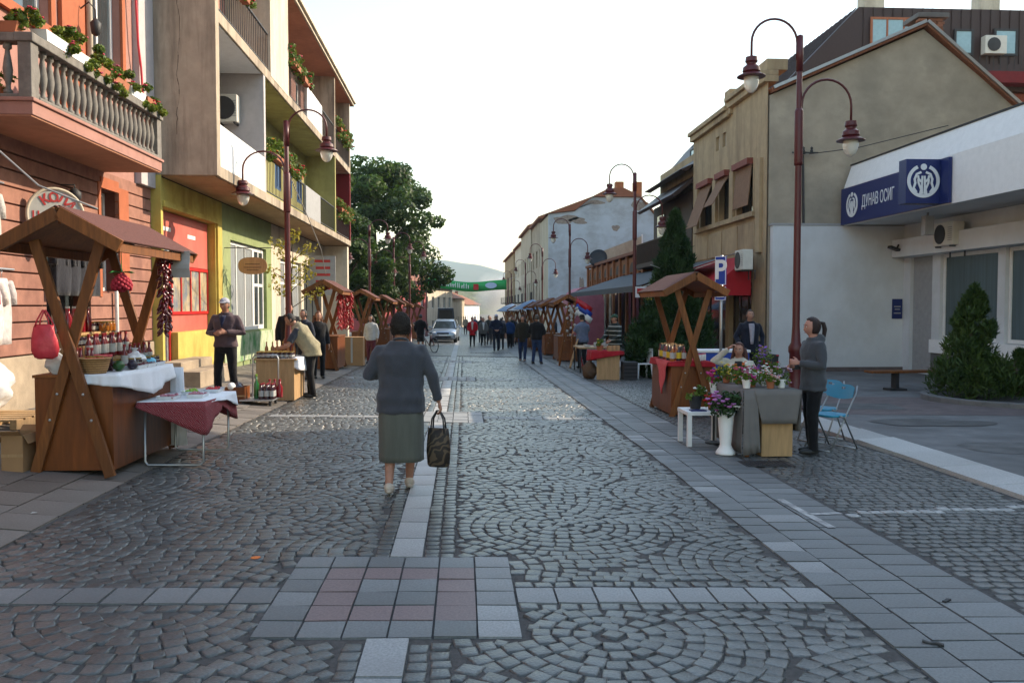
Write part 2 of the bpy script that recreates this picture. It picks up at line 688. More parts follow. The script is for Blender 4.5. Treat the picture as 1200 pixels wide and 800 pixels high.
def stone_shape(w, h, jit, rn, top=.010, inset=.011, base=-.02):
    """cushioned stone: base ring, shoulder ring and slightly domed top"""
    cx = [(-1, -1), (1, -1), (1, 1), (-1, 1)]
    b = np.array([(i * w / 2 + rn.uniform(-jit, jit), j * h / 2 + rn.uniform(-jit, jit)) for i, j in cx])
    c = b.mean(0)
    t = [rn.uniform(-.25, .25) * top for _ in range(4)]
    v = [(x, y, base) for x, y in b]
    v += [(x + (c[0] - x) * .04, y + (c[1] - y) * .04, top * .7 + q) for (x, y), q in zip(b, t)]
    s = inset / (min(w, h) / 2)
    v += [(x + (c[0] - x) * s, y + (c[1] - y) * s, top + q) for (x, y), q in zip(b, t)]
    f = []
    for r in (0, 4):
        for k in range(4): f.append((r + k, r + (k + 1) % 4, r + 4 + (k + 1) % 4, r + 4 + k))
    f.append((8, 9, 10, 11))
    return np.array(v), f


BLOCK_Y = [5.1 + 8.6 * k for k in range(6)]
STRIP = (-.515, -.285)


def excluded(x, y, m=.040):
    for by in BLOCK_Y:
        if -1.12 - m < x < .31 + m and by - .66 - m < y < by + .78 + m: return True
        if by - .14 - m < y < by + .14 + m and x < 2.26: return True
    return False


class Hash:
    def __init__(s, c): s.c = c; s.d = {}

    def near(s, x, y, r):
        i, j = int(x // s.c), int(y // s.c)
        for a in (-1, 0, 1):
            for b in (-1, 0, 1):
                for (px, py, pr) in s.d.get((i + a, j + b), ()):
                    if (px - x) ** 2 + (py - y) ** 2 < (r + pr) ** 2: return True
        return False

    def put(s, x, y, r): s.d.setdefault((int(x // s.c), int(y // s.c)), []).append((x, y, r))


cobs = []     # x, y, angle, w, h
rn = random.Random(3)
PITCH = .112
for (xa, xb, xm, y0, ystep) in ((-3.23, -.515, -1.75, 7.2, 2.3), (-.285, 2.24, .78, 6.76, 2.3)):
    hs = Hash(.14)
    lim0, lim1 = xa + .05, xb - .05
    ymin, ymax = 3.5, 35.
    # straight rows beside the slab strip
    edge = lim1 if xa < -1 else lim0
    sgn = -1 if xa < -1 else 1
    for c in range(2 if sgn > 0 else 1):
        y = ymin + rn.random() * .1
        while y < ymax:
            x = edge + sgn * (.005 + c * PITCH)
            if not excluded(x, y):
                h = rn.uniform(.095, .125)
                cobs.append((x + rn.uniform(-.004, .004), y, rn.uniform(-.05, .05), .1, h - .014))
                hs.put(x, y, .052)
                y += h
            else:
                y += .03
    # rows along the blocks and cross rows
    for by in BLOCK_Y:
        for yr in (by - .14 - .062, by + .14 + .062):
            x = lim0
            while x < lim1:
                if not excluded(x, yr) and not hs.near(x, yr, .046):
                    w = rn.uniform(.10, .14)
                    cobs.append((x + w / 2 - .05, yr + rn.uniform(-.004, .004), rn.uniform(-.06, .06), w - .014, .1))
                    hs.put(x + w / 2 - .05, yr, .052)
                    x += w
                else: x += .02
    cents = []
    k = -3
    while y0 + k * ystep < ymax + 3:
        cents.append((xm, y0 + k * ystep))
        cents.append((xa - .05, y0 + (k + .5) * ystep))
        cents.append((xb + .05, y0 + (k + .5) * ystep))
        k += 1
    cents = np.array(cents)
    for ci, (cx_, cy_) in enumerate(cents):
        near = [tuple(c) for c in cents if abs(c[1] - cy_) < 4 and not (c[0] == cx_ and c[1] == cy_)]
        r = .03
        ring = 0
        while r < 1.9:
            n = max(1, int(round(2 * PI * r / (PITCH * rn.uniform(.97, 1.1)))))
            a0 = rn.random() * 6.28
            for q in range(n):
                a = a0 + 2 * PI * (q + rn.uniform(-.10, .10)) / n
                rj = r * (1 + .05 * math.sin(3 * a + ci) ) + rn.uniform(-.009, .009)
                x, y = cx_ + rj * math.cos(a), cy_ + rj * math.sin(a)
                if not (lim0 < x < lim1 and ymin < y < ymax) or excluded(x, y): continue
                if any((x - p) ** 2 + (y - s_) ** 2 < (r - .03) ** 2 for p, s_ in near): continue
                if hs.near(x, y, .043): continue
                tw = 2 * PI * r / n if r > .1 else .1
                cobs.append((x, y, a + PI / 2 + rn.gauss(0, .07), min(max(tw - .006, .075), .125) * rn.uniform(.95, 1.05), rn.uniform(.095, .111)))
                hs.put(x, y, .046)
            r += PITCH * .97
            ring += 1
    for _ in range(int((xb - xa) * (ymax - ymin) * 160)):
        x, y = rn.uniform(lim0, lim1), rn.uniform(ymin, ymax)
        if excluded(x, y) or hs.near(x, y, .030): continue
        cobs.append((x, y, rn.uniform(0, 1.5), .076, .070))
        hs.put(x, y, .034)
# parking bay on the right: running rows laid across
row = 0
y = 3.9
while y < 34:
    x = 3.31 + (.05 if row % 2 else 0)
    while x < 5.26:
        w = rn.uniform(.095, .135)
        if x + w < 5.29:
            cobs.append((x + w / 2, y + rn.uniform(-.006, .006) + .01 * math.sin(x * 5), rn.uniform(-.07, .07), w - .015, .098))
        x += w
    y += .116
    row += 1

PAINT = [((3.06, 7.14), (5.14, 7.46))]


def painted(x, y):
    for (a, b), (c, d) in PAINT:
        t = (x - a) / (c - a)
        if 0 <= t <= 1.02 and abs(y - (b + t * (d - b))) < .062: return True
    return False


def blotch(x, y): return mnoise.noise(Vector((x * .55, y * .55, 3))) + .5 * mnoise.noise(Vector((x * 1.7, y * 1.7, 8)))


def stone_field(items, m, parent, name):
    V, F, T = [], [], []
    for (x, y, a, w, h, tone, shp) in items:
        v, f = shp
        ca, sa = math.cos(a), math.sin(a)
        o = len(V) * 12
        p = np.empty((12, 3))
        p[:, 0] = x + v[:, 0] * ca - v[:, 1] * sa
        p[:, 1] = y + v[:, 0] * sa + v[:, 1] * ca
        p[:, 2] = v[:, 2] + gzr(x, y) + (.007 * mnoise.noise(Vector((x * 1.1, y * 1.1, 0))) + rn.uniform(-.002, .002) if 'cobble' in name else 0)
        V.append(p)
        F.append(np.array(f) + o)
        T += [tone] * 9
    if not V: return None
    return np_mesh(name, np.vstack(V), np.vstack(F), m, T, parent, smooth='cobble' in name)


cobs.sort(key=lambda c: c[1] + (9 if abs((c[0] - .06 * c[1]) / max(c[1], .1)) > .66 else 0) + (9 if c[1] < 4.15 else 0))
variants = []
for k in range(12):
    v, f = stone_shape(.1, .098, .007, rn)
    me = bpy.data.meshes.new('cobble')
    me.from_pydata([tuple(p) for p in v], [], f)
    me.materials.append(M['cobble'])
    a = me.attributes.new('tone', 'FLOAT', 'FACE')
    a.data.foreach_set('value', [.08 + .075 * k] * len(f))
    me.polygons.foreach_set('use_smooth', [True] * len(f))
    variants.append(me)
for (x, y, a, w, h) in cobs[:300]:
    o = bpy.data.objects.new('cobble', variants[int(min(11, max(0, rn.gauss(5.5, 2.6) + 5 * blotch(x, y))))])
    o.parent = road
    o.location = (x, y, gzr(x, y) + .007 * mnoise.noise(Vector((x * 1.1, y * 1.1, 0))) + rn.uniform(-.003, .003))
    o.rotation_euler = (rn.uniform(-.04, .04), rn.uniform(-.04, .04), a)
    o.scale = (w / .1, h / .098, 1)
    COL.objects.link(o)
main, white = [], []
for (x, y, a, w, h) in cobs[300:]:
    it = (x, y, a, w, h, min(1, max(0, rn.gauss(.5, .22) + .45 * blotch(x, y))), stone_shape(w, h, .007, rn))
    (white if painted(x, y) else main).append(it)
stuff(stone_field(main, M['cobble'], road, 'cobbles'))
stuff(stone_field(white, M['paint_cob'], road, 'painted_line_cobbles'))

# ---- dressed slabs (strip, cross rows, blocks, right band): parts of the road
slabs = []    # x, y, w, h, matkey
edges = [3.0] + [e for by in BLOCK_Y[:4] for e in (by - .66, by + .78)] + [33]
for ya, yb in zip(edges[::2], edges[1::2]):
    n_ = max(1, round((yb - ya) / .47))
    for k in range(n_): slabs.append((-.40, ya + (yb - ya) * (k + .5) / n_, .226, (yb - ya) / n_ - .006, 'slab_pale' if ya > 5.5 else 'slab_light'))
for by in BLOCK_Y[:4]:
    for xa, n_ in ((-1.24 - .246 * 7, 8), (.435, 8)):
        for k in range(n_): slabs.append((xa + .2415 * k if xa > 0 else xa + .246 * k, by + rn.uniform(-.004, .004), .236, .272, 'slab' if by < 6 and xa < 0 else 'slab_light'))
    for i in range(6):
        for j in range(6):
            ring = min(i, j, 5 - i, 5 - j)
            key = 'slab_pink' if ring == 1 else 'slab'
            if i == 5: key = 'slab_light'
            if by > 6: key = 'slab_light'
            slabs.append((-1.12 + (i + .5) * .2383, by - .66 + (j + .5) * .24, .234, .236, key))
band = []
for c, (xa, xb) in enumerate(((2.245, 2.5), (2.5, 2.87), (2.87, 3.27))):
    y = 3.4 + c * .09
    while y < 36:
        band.append(((xa + xb) / 2, y, xb - xa - .007, .243, 'slab_light' if rn.random() < .12 else 'slab'))
        y += .25
slabs += band
slabs.sort(key=lambda s: s[1] + (12 if not -.66 < (s[0] - .06 * s[1]) / s[1] < .66 else 0))
smesh = {}


def slab_part(x, y, w, h, key, parent, zf, name='paving_slab', th=.012):
    k = (round(w, 3), round(h, 3), key, rn.randrange(4))
    if k not in smesh:
        v, f = stone_shape(w, h, .0015, rn, top=th, inset=.0035, base=-.03)
        me = bpy.data.meshes.new(name)
        me.from_pydata([tuple(p) for p in v], [], f)
        me.materials.append(M[key])
        a = me.attributes.new('tone', 'FLOAT', 'FACE')
        a.data.foreach_set('value', [rn.random()] * len(f))
        smesh[k] = me
    o = bpy.data.objects.new(name, smesh[k])
    o.parent = parent
    o.location = (x, y, zf(x, y) + rn.uniform(-.003, .002))
    sx = (zf(x, y + .1) - zf(x, y - .1)) / .2
    sy = (zf(x + .1, y) - zf(x - .1, y)) / .2
    o.rotation_euler = (math.atan(sx), -math.atan(sy), 0)
    COL.objects.link(o)
    return o


for s in slabs[:300]: slab_part(*s, road, gzr)
rest = {}
for (x, y, w, h, key) in slabs[300:]:
    rest.setdefault(key, []).append((x, y, 0, w, h, rn.random(), stone_shape(w, h, .0015, rn, top=.012, inset=.006)))
for key, it in rest.items(): stuff(stone_field(it, M[key], road, {'slab': 'grey_slabs', 'slab_light': 'pale_slabs', 'slab_pale': 'strip_slabs', 'slab_pink': 'pink_slabs'}[key]))
# band and strip further on: sheets a little above the road
struct(sheet('road_band_surface', 2.245, 3.27, [36, 45, 60, 80, 110, 150], 2, gzr, M['slab'], .006))
struct(sheet('road_strip_surface', -.515, -.285, [33, 45, 60, 80, 110, 150], 1, gzr, M['slab_pale'], .006))
# painted bay corner on the band
b = MB()
for (p, q, w) in (((2.93, 7.70), (2.975, 6.68), .07), ((2.965, 7.125), (3.27, 7.17), .07)):
    d = (Vector((*q, 0)) - Vector((*p, 0)))
    n = Vector((-d.y, d.x, 0)).normalized() * w / 2
    pts = [Vector((*p, 0)) + n, Vector((*p, 0)) - n, Vector((*q, 0)) - n, Vector((*q, 0)) + n]
    b.quad(*[(v.x, v.y, gzr(v.x, v.y) + .0175) for v in pts])
M['paint'] = mat('road_paint', (.36, .36, .35), rough=.8, var=.35, scale=14, bump=.1, stain=(.17, .17, .17), sscale=(5, 5, 5), samt=.9)
struct(b.build('road_marking', M['paint'], fix=True))

# ---- left pavement
pave = struct(sheet('pavement', -9.5, -3.225, [y for y in ROAD_Y if y <= 45], 10, gz, M['mortar'], -.012))
lp = []
for r_ in range(72):
    y = 3.6 + r_ * .45
    for c in range(7):
        x = -3.235 - .215 - c * .43
        lp.append((x, y + (.22 if c % 2 else 0), .424, .444, 'slab_left'))
lp.sort(key=lambda s: s[1] + (20 if (s[0] - .06 * s[1]) / s[1] < -.64 else 0))
for s in lp[:300]: slab_part(*s, pave, gz)
V = []
for (x, y, w, h, k) in lp[300:]:
    v, f = stone_shape(w, h, .001, rn, top=.012, inset=.006)
    v[:, 2] += gz(x, y)
    for i in range(12): v[i, 2] += (gz(x + v[i, 0], y) - gz(x, y))
    v[:, 0] += x
    v[:, 1] += y
    V.append(v)
if V:
    F = np.vstack([np.array(f) + 12 * i for i in range(len(V))])
    stuff(np_mesh('pavement_slabs', np.vstack(V), F, M['slab_left'], np.repeat(np.random.rand(len(V)), 9), pave))
struct(sheet('pavement_far', -9.5, -3.225, [36, 45, 55, 70, 90, 120, 170], 6, gz, M['slab_left'], -.003))

# ---- right kerb and forecourt
M['asphalt'] = mat('old_asphalt', (.115, .112, .108), rough=.9, var=.3, scale=3, bump=.5, bscale=90, stain=(.065, .063, .06), sscale=(.35, .35, .35), samt=.8)
M['concrete'] = mat('worn_concrete', (.155, .152, .15), rough=.88, var=.22, scale=2.2, bump=.35, bscale=70, stain=(.10, .098, .095), sscale=(.5, .5, .5), samt=.75)
M['redpave'] = mat('reddish_pavers', (.135, .105, .10), rough=.85, var=.25, scale=4, bump=.3, bscale=40)
fz = lambda x, y: gz(6.5, y)
fore = struct(sheet('forecourt', 5.8, 60, [y for y in ROAD_Y if y <= 45], 20, fz, M['concrete'], 0))
struct(sheet('forecourt_far', 5.33, 60, [45, 55, 70, 90, 120, 170], 20, fz, M['slab'], 0))
kerb = struct(sheet('kerb_bed', 5.3, 5.86, [y for y in ROAD_Y if y <= 45], 2, gz, M['mortar'], -.02))
y = 4.2
while y < 44:
    L_ = rn.uniform(.92, 1.12)
    v = [(5.325, y + .006), (5.325, y + L_ - .006), (5.835, y + L_ - .006), (5.835, y + .006)]
    b = MB()
    b.tone = rn.random()
    z0, z1 = gz(5.31, y), gz(6.5, y) + .012
    b.add([(5.325, v[0][1], z0 - .1), (5.835, v[0][1], z1 - .1), (5.835, v[1][1], z1 - .1), (5.325, v[1][1], z0 - .1),
           (5.325, v[0][1], z0 + .045), (5.835, v[0][1], z1), (5.835, v[1][1], z1), (5.325, v[1][1], z0 + .045)],
          [(4, 5, 6, 7), (0, 1, 5, 4), (1, 2, 6, 5), (2, 3, 7, 6), (3, 0, 4, 7)])
    b.t = [b.tone] * len(b.f)
    b.build('kerb_stone', M['kerb'], kerb)
    y += L_


def patch(name, pts, m, dz):
    b = MB()
    b.quad(*[(x, y, fz(x, y) + dz) for x, y in pts])
    return struct(b.build(name, m, fix=True))


def blob_pts(cx_, cy_, rx, ry, n=26, seed=1, amp=.25):
    r_ = random.Random(seed)
    ph = [r_.random() * 6.28 for _ in range(4)]
    out = []
    for k in range(n):
        a = 2 * PI * k / n
        s = 1 + amp * (math.sin(2 * a + ph[0]) * .5 + math.sin(3 * a + ph[1]) * .35 + math.sin(5 * a + ph[2]) * .25)
        out.append((cx_ + rx * s * math.cos(a), cy_ + ry * s * math.sin(a)))
    return out


patch('paving_band_surface', [(5.9, 14.2), (9.6, 13.7), (16, 13.4), (16, 17.2), (9.4, 17.0), (5.9, 17.6)], M['redpave'], .004)
patch('asphalt_patch_surface', blob_pts(7.6, 10.3, 1.25, .62, seed=4), M['asphalt'], .004)
patch('asphalt_repair_surface', blob_pts(7.3, 12.9, .9, .5, seed=9), M['asphalt'], .008)
patch('asphalt_strip_surface', [(6.6, 14.9), (7.9, 14.7), (8.1, 15.8), (6.7, 15.9)], M['asphalt'], .008)
# ================================================================ BUILDINGS
def window(parent, O, U, N_, u0, u1, v0, v1, inset, fm, pm, nx=2, ny=1, fw=.06, name='window', pane='pane', th=.05, ycuts=None):
    """frame bars set back in an opening, with its panes as a sub-part"""
    O, U, N_ = Vector(O), Vector(U).normalized(), Vector(N_).normalized()
    Z = Vector((0, 0, 1))
    fr, pa = MB(), MB()
    P = lambda a, b, c: O + U * a + Z * b - N_ * c

    def bar(b, a0, a1, c0, c1, d0, d1):
        v = [P(a, c, d) for d in (d0, d1) for a, c in ((a0, c0), (a1, c0), (a1, c1), (a0, c1))]
        b.add(v, [(3, 2, 1, 0), (4, 5, 6, 7), (0, 1, 5, 4), (1, 2, 6, 5), (2, 3, 7, 6), (3, 0, 4, 7)])
    i0, i1 = inset - th, inset
    bar(fr, u0, u0 + fw, v0, v1, i0, i1)
    bar(fr, u1 - fw, u1, v0, v1, i0, i1)
    bar(fr, u0 + fw, u1 - fw, v0, v0 + fw, i0, i1)
    bar(fr, u0 + fw, u1 - fw, v1 - fw, v1, i0, i1)
    for k in range(1, nx):
        u = u0 + (u1 - u0) * k / nx
        bar(fr, u - fw * .4, u + fw * .4, v0 + fw, v1 - fw, i0 + .004, i1)
    for k in (ycuts or [v0 + (v1 - v0) * j / ny for j in range(1, ny)]):
        for q in range(nx):
            a = u0 + (u1 - u0) * q / nx + fw * (.4 if q else 1)
            c = u0 + (u1 - u0) * (q + 1) / nx - fw * (.4 if q < nx - 1 else 1)
            bar(fr, a, c, k - fw * .35, k + fw * .35, i0 + .008, i1)
    bar(pa, u0 + fw * .5, u1 - fw * .5, v0 + fw * .5, v1 - fw * .5, inset - .022, inset + .01)
    f = fr.build(name, fm, parent, world=True, fix=True)
    pa.build(pane, pm, f, fix=True) if False else None
    p = pa.build(pane, pm, None, fix=True)
    p.data.transform(Matrix.Translation(-parent.location))
    p.parent = f
    return f


def part(b, name, m, parent, **k):
    return b.build(name, m, parent, world=True, fix=True, **k)


def sub(b, name, m, part_, root, **k):
    """a sub-part in world coordinates under a part that sits at its thing's origin"""
    o = b.build(name, m, None, fix=True, **k)
    o.data.transform(Matrix.Translation(-root.location))
    o.parent = part_
    return o


M['coral'] = mat('coral_render', (.30, .145, .105), rough=.92, var=.22, scale=5, bump=.35, bscale=70, stain=(.17, .075, .06), sscale=(1.2, 1.2, .5), samt=.7)
M['coral_up'] = mat('rose_render', (.36, .19, .155), rough=.9, var=.12, scale=4, bump=.3, bscale=80, stain=(.30, .14, .11), sscale=(1, 1, .3), samt=.6)
M['orange'] = mat('orange_render', (.36, .105, .045), rough=.85, var=.12, bump=.2)
M['plinth'] = mat('plinth_render', (.36, .29, .21), rough=.9, var=.15, bump=.35, stain=(.19, .15, .11), sscale=(1, 1, 1), samt=.7)
M['groove'] = mat('course_joint', (.14, .05, .035), rough=.95, var=.2, bump=.1)
M['tan_conc'] = mat('weathered_render', (.40, .33, .25), rough=.92, var=.14, scale=3, bump=.35, bscale=50, stain=(.15, .115, .085), sscale=(2.2, 2.2, .28), samt=.85)
M['cream'] = mat('cream_render', (.60, .53, .42), rough=.9, var=.1, bump=.2, stain=(.34, .28, .21), sscale=(1.5, 1.5, .3), samt=.6)
M['lilac'] = mat('pale_grey_render', (.46, .43, .43), rough=.9, var=.08, bump=.2)
M['yellow'] = mat('mustard_render', (.50, .41, .10), rough=.88, var=.16, scale=3, bump=.25, stain=(.30, .19, .03), sscale=(1.2, 1.2, .4), samt=.65)
M['limey'] = mat('yellow_green_render', (.35, .325, .125), rough=.88, var=.14, scale=3, bump=.25, stain=(.20, .18, .05), sscale=(1.4, 1.4, .35), samt=.6)
M['green'] = mat('green_render', (.26, .31, .145), rough=.88, var=.12, scale=3, bump=.25, stain=(.17, .24, .06), sscale=(1.2, 1.2, .4), samt=.55)
M['mural'] = mat('painted_wall_base', (.48, .52, .36), rough=.85, var=.2, scale=3, bump=.2, stain=(.05, .22, .05), sscale=(1.6, 1.6, 1.1), samt=1.)
M['redwall'] = mat('dark_red_render', (.16, .012, .015), rough=.85, var=.15, bump=.2)
M['redboard'] = mat('red_board', (.50, .10, .075), rough=.6, var=.1, scale=4, bump=.06, stain=(.45, .16, .12), sscale=(1, 1, .6), samt=.6)
M['redpaint'] = mat('red_gloss', (.46, .018, .018), rough=.4, var=.1, bump=.04)
M['soffit'] = mat('salmon_soffit', (.42, .20, .12), rough=.9, var=.1, bump=.15, stain=(.22, .10, .06), sscale=(1, .6, 1), samt=.5)
M['bounce_tan_soffit'] = mat('bounce_tan_soffit', (.38, .25, .14), rough=.9, var=.12, bump=.2, stain=(.20, .12, .06), sscale=(1, .6, 1), samt=.6)  # orange-tan of light bounced under the overhang is put into this colour
M['blue_sh'] = mat('blue_shutter', (.035, .10, .24), rough=.6, var=.15, bump=.1)
M['grey_panel'] = mat('grey_panel', (.33, .33, .33), rough=.8, var=.1, bump=.1)
M['posters'] = mat('poster_glass', (.42, .34, .22), rough=.15, var=.6, scale=2.2, stretch=(1, 2.2, 1.1), bump=0, spec=.7, stain=(.12, .18, .26), sscale=(2, 2.3, 1.8), samt=.8)
M['terracotta'] = mat('terracotta', (.33, .12, .06), rough=.85, var=.15, bump=.15)
M['brown_metal'] = mat('brown_roof_metal', (.045, .025, .022), rough=.5, var=.2, scale=6, stretch=(8, 8, 1), bump=.1, metal=.2)
M['tile_roof'] = mat('roof_tiles', (.22, .085, .045), rough=.9, var=.35, scale=20, bump=.5, bscale=30)
M['ochre'] = mat('ochre_render', (.40, .295, .175), rough=.9, var=.12, scale=3, bump=.25, stain=(.22, .155, .095), sscale=(1.6, 1.6, .3), samt=.75)
M['gable'] = mat('grey_tan_render', (.385, .325, .25), rough=.92, var=.16, scale=1.1, bump=.3, bscale=60, stain=(.27, .235, .185), sscale=(.4, .4, .5), samt=.95)
M['white_blue'] = mat('white_wall', (.62, .64, .66), rough=.85, var=.07, scale=1.2, bump=.15, bscale=50, stain=(.48, .48, .47), sscale=(.6, .6, .4), samt=.5)
M['navy'] = mat('navy_sign', (.012, .022, .115), rough=.4, var=.06, bump=0, spec=.4)
M['signwhite'] = mat('sign_white', (.70, .72, .74), rough=.5, var=.03, bump=0)
M['brown_awn'] = mat('brown_blind', (.22, .125, .075), rough=.9, var=.14, bump=.2, scale=8)
M['arcade'] = mat('brick_orange_render', (.30, .115, .045), rough=.9, var=.2, scale=5, bump=.3, stain=(.16, .06, .03), sscale=(1, 1, .6), samt=.5)
M['bluegable'] = mat('pale_blue_render', (.40, .45, .50), rough=.92, var=.08, scale=1.5, bump=.3, stain=(.24, .24, .24), sscale=(.35, .35, .5), samt=.75)
M['beige'] = mat('beige_facade', (.44, .38, .29), rough=.9, var=.12, bump=.3, stain=(.27, .22, .16), sscale=(1, 1, .3), samt=.6)
M['brick'] = mat('chimney_brick', (.22, .10, .06), rough=.95, var=.3, scale=9, bump=.4, rand=.25)
M['teal'] = mat('tinted_glass', (.055, .085, .09), rough=.1, var=.3, scale=1.2, stretch=(1, 6, .3), bump=0, spec=.7)
M['redbrick'] = mat('red_brick_wall', (.24, .07, .045), rough=.9, var=.3, scale=14, bump=.3)
M['darkred'] = mat('oxide_red', (.20, .05, .035), rough=.7, var=.15, bump=.1)
M['bluesign'] = mat('blue_grey_cladding', (.13, .19, .28), rough=.6, var=.1, bump=.05)
M['darkwood'] = mat('dark_wood', (.05, .028, .018), rough=.7, var=.3, stretch=(5, 5, .6), bump=.2)

# ---------------------------------------------------------------- coral town house, left foreground
XF = -6.2
B = thing('town_house', 'coral coloured town house with grooved stone courses and a balustraded balcony', 'house', (XF, 3, .3))
ZT = 10.6
b = MB()
b.box(-16, XF - .35, 3, 17.4, .1, ZT)
part(b, 'core', M['groove'], B)
# ground-floor openings: (y0, y1, z0, z1)
gopen = [(4.6, 7.4, .35, 3.2), (8.6, 11.4, .35, 3.2), (13.05, 14.55, .35, 2.95), (15.0, 15.75, 2.0, 3.75)]
b = MB()
b.facade((XF - .03, 3, .15), (0, 1, 0), (1, 0, 0), 14.4, 3.95, [(o[0] - 3, o[1] - 3, o[2] - .15, o[3] - .15) for o in gopen], .35)
part(b, 'wall', M['groove'], B)
yprev = 3
for y0, y1, z0, z1 in sorted(gopen) + [(17.35, 17.35, 0, 0)]:
    if z0 < 1.0 or z1 == 0:
        b = MB()
        b.box(XF - .02, XF + .06, yprev + .004, y0 - .004, .15, 1.04)
        yprev = y1
        part(b, 'plinth', M['plinth'], B, bevel=.01)
z = 1.05
while z < 4.0:
    h = .232
    segs, y = [], 3.0
    for o in sorted(gopen):
        if o[2] < z + h - .02 and o[3] > z + .02:
            segs.append((y, o[0]))
            y = o[1]
    segs.append((y, 17.38))
    for y0, y1 in segs:
        if y1 - y0 > .08:
            b = MB()
            b.box(XF - .03, XF + .028, y0 + .003, y1 - .003, z + .011, z + h - .011)
            part(b, 'stone_band', M['coral'], B, bevel=.008)
    z += h
# upper wall with windows
up = [(4.2, 5.8, 5.2, 8.2), (7.2, 9.4, 4.45, 8.0), (11.55, 13.35, 5.9, 8.4), (14.75, 16.05, 5.95, 8.4)]
b = MB()
b.facade((XF, 3, 4.06), (0, 1, 0), (1, 0, 0), 14.0, ZT - 4.06, [(o[0] - 3, o[1] - 3, o[2] - 4.06, o[3] - 4.06) for o in up], .22)
part(b, 'upper_wall', M['coral_up'], B)
for o in up:
    b = MB()
    e = .14
    b.box(XF + .005, XF + .05, o[0] - e, o[0], o[2] - e, o[3] + e)
    b.box(XF + .005, XF + .05, o[1], o[1] + e, o[2] - e, o[3] + e)
    b.box(XF + .005, XF + .05, o[0], o[1], o[3], o[3] + e)
    b.box(XF + .005, XF + .08, o[0], o[1], o[2] - e, o[2])
    part(b, 'surround', M['orange'], B)
    f = window(B, (XF, 0, 0), (0, 1, 0), (1, 0, 0), o[0] + .01, o[1] - .01, o[2] + .01, o[3] - .01, .18, M['white_frame'], M['glass'], nx=2, ny=1, fw=.075, ycuts=[o[3] - .6])
b = MB()
b.box(XF - .3, XF - .19, 14.76, 16.04, 5.9, 8.4)
part(b, 'reveal_panel', M['orange'], B)
b = MB()
for y0 in (10.2, 13.65): b.box(XF + .002, XF + .07, y0, y0 + .8, 4.3, ZT)
part(b, 'pilaster', M['orange'], B)
b = MB()
b.box(XF - .05, XF + .12, 16.65, 17.4, 4.06, ZT)
part(b, 'corner_strip', M['lilac'], B)
b = MB()
b.tube([(XF + .1, 14.55, 4.3), (XF + .1, 14.55, ZT)], .05, 8)
part(b, 'drainpipe', M['cream'], B, smooth=True)
b = MB()
b.tube([(XF + .09, 15.45, .4), (XF + .09, 15.45, 3.0)], .035, 8)
part(b, 'downpipe', M['white_frame'], B, smooth=True)
f = window(B, (XF, 0, 0), (0, 1, 0), (1, 0, 0), 15.01, 15.74, 2.01, 3.74, .25, M['white_frame'], M['glass'], nx=1, ycuts=[3.1])
b = MB()
b.box(XF - .02, XF + .045, 15.76, 16.2, 1.9, 3.85)
b.box(XF - .02, XF + .045, 14.9, 15.0, 1.9, 3.85)
b.box(XF - .02, XF + .045, 15.0, 15.76, 3.76, 3.95)
part(b, 'surround', M['orange'], B)
for (y0, y1, z0, z1) in gopen[:3]:
    f = window(B, (XF, 0, 0), (0, 1, 0), (1, 0, 0), y0 + .01, y1 - .01, z0, z1 - .01, .3, M['darkwood'], M['glass'], nx=2, ycuts=[z1 - .55], name='shop_door')
# balcony
b = MB()
b.box(XF - .02, -5.2, 10.75, 15.2, 4.06, 4.22)
b.box(XF - .02, -5.17, 10.72, 15.23, 4.22, 4.265)
slab = part(b, 'balcony_slab', [M['coral_up']], B, bevel=.01)
b = MB()
b.box(XF, -5.22, 10.76, 15.18, 4.04, 4.058)
sub(b, 'balcony_soffit', M['soffit'], slab, B)
prof = [(.055, 0), (.055, .05), (.032, .07), (.030, .12), (.052, .22), (.060, .30), (.045, .42), (.030, .50), (.028, .54), (.052, .56), (.052, .62)]
b = MB()
b.lathe(prof, n=8)
bal = b.build('baluster', M['stone_rail'], B, smooth=True)
bal.location = Vector((-5.29, 11.02, 4.31)) - B.location
pos = [(-5.29, 11.02 + .187 * k) for k in range(1, 22)] + [(XF + .12 + .187 * k, 10.83) for k in range(4)]
for x, y in pos:
    c = bal.copy()
    COL.objects.link(c)
    c.location = Vector((x, y, 4.31)) - B.location
b = MB()
b.box(-5.36, -5.20, 10.74, 10.93, 4.266, 4.93)
b.box(-5.36, -5.20, 15.0, 15.2, 4.266, 4.93)
part(b, 'balcony_post', M['stone_rail'], B, bevel=.01)
b = MB()
b.box(-5.37, -5.19, 10.93, 15.0, 4.266, 4.31)
b.box(XF, -5.36, 10.75, 10.91, 4.266, 4.31)
b.box(-5.39, -5.17, 10.72, 15.22, 4.93, 5.04)
b.box(XF, -5.39, 10.73, 10.93, 4.93, 5.035)
part(b, 'balcony_rail', M['stone_rail'], B, bevel=.012)
b = MB()
b.box(-16.3, -5.75, 2.7, 17.45, ZT, ZT + .25)
part(b, 'roof', M['tile_roof'], B)

# ---------------------------------------------------------------- yellow and green apartment block with balconies
A = thing('apartment_block', 'yellow and green apartment block with stacked balconies over shops', 'building', (-6, 17.45, .3))
XA, XO = -6.0, -4.9
Y0, Y1 = 17.5, 37.8
b = MB()
b.box(-17, XA - .3, Y0 + .02, Y1, .1, 10.7)
part(b, 'core', M['dark'], A)
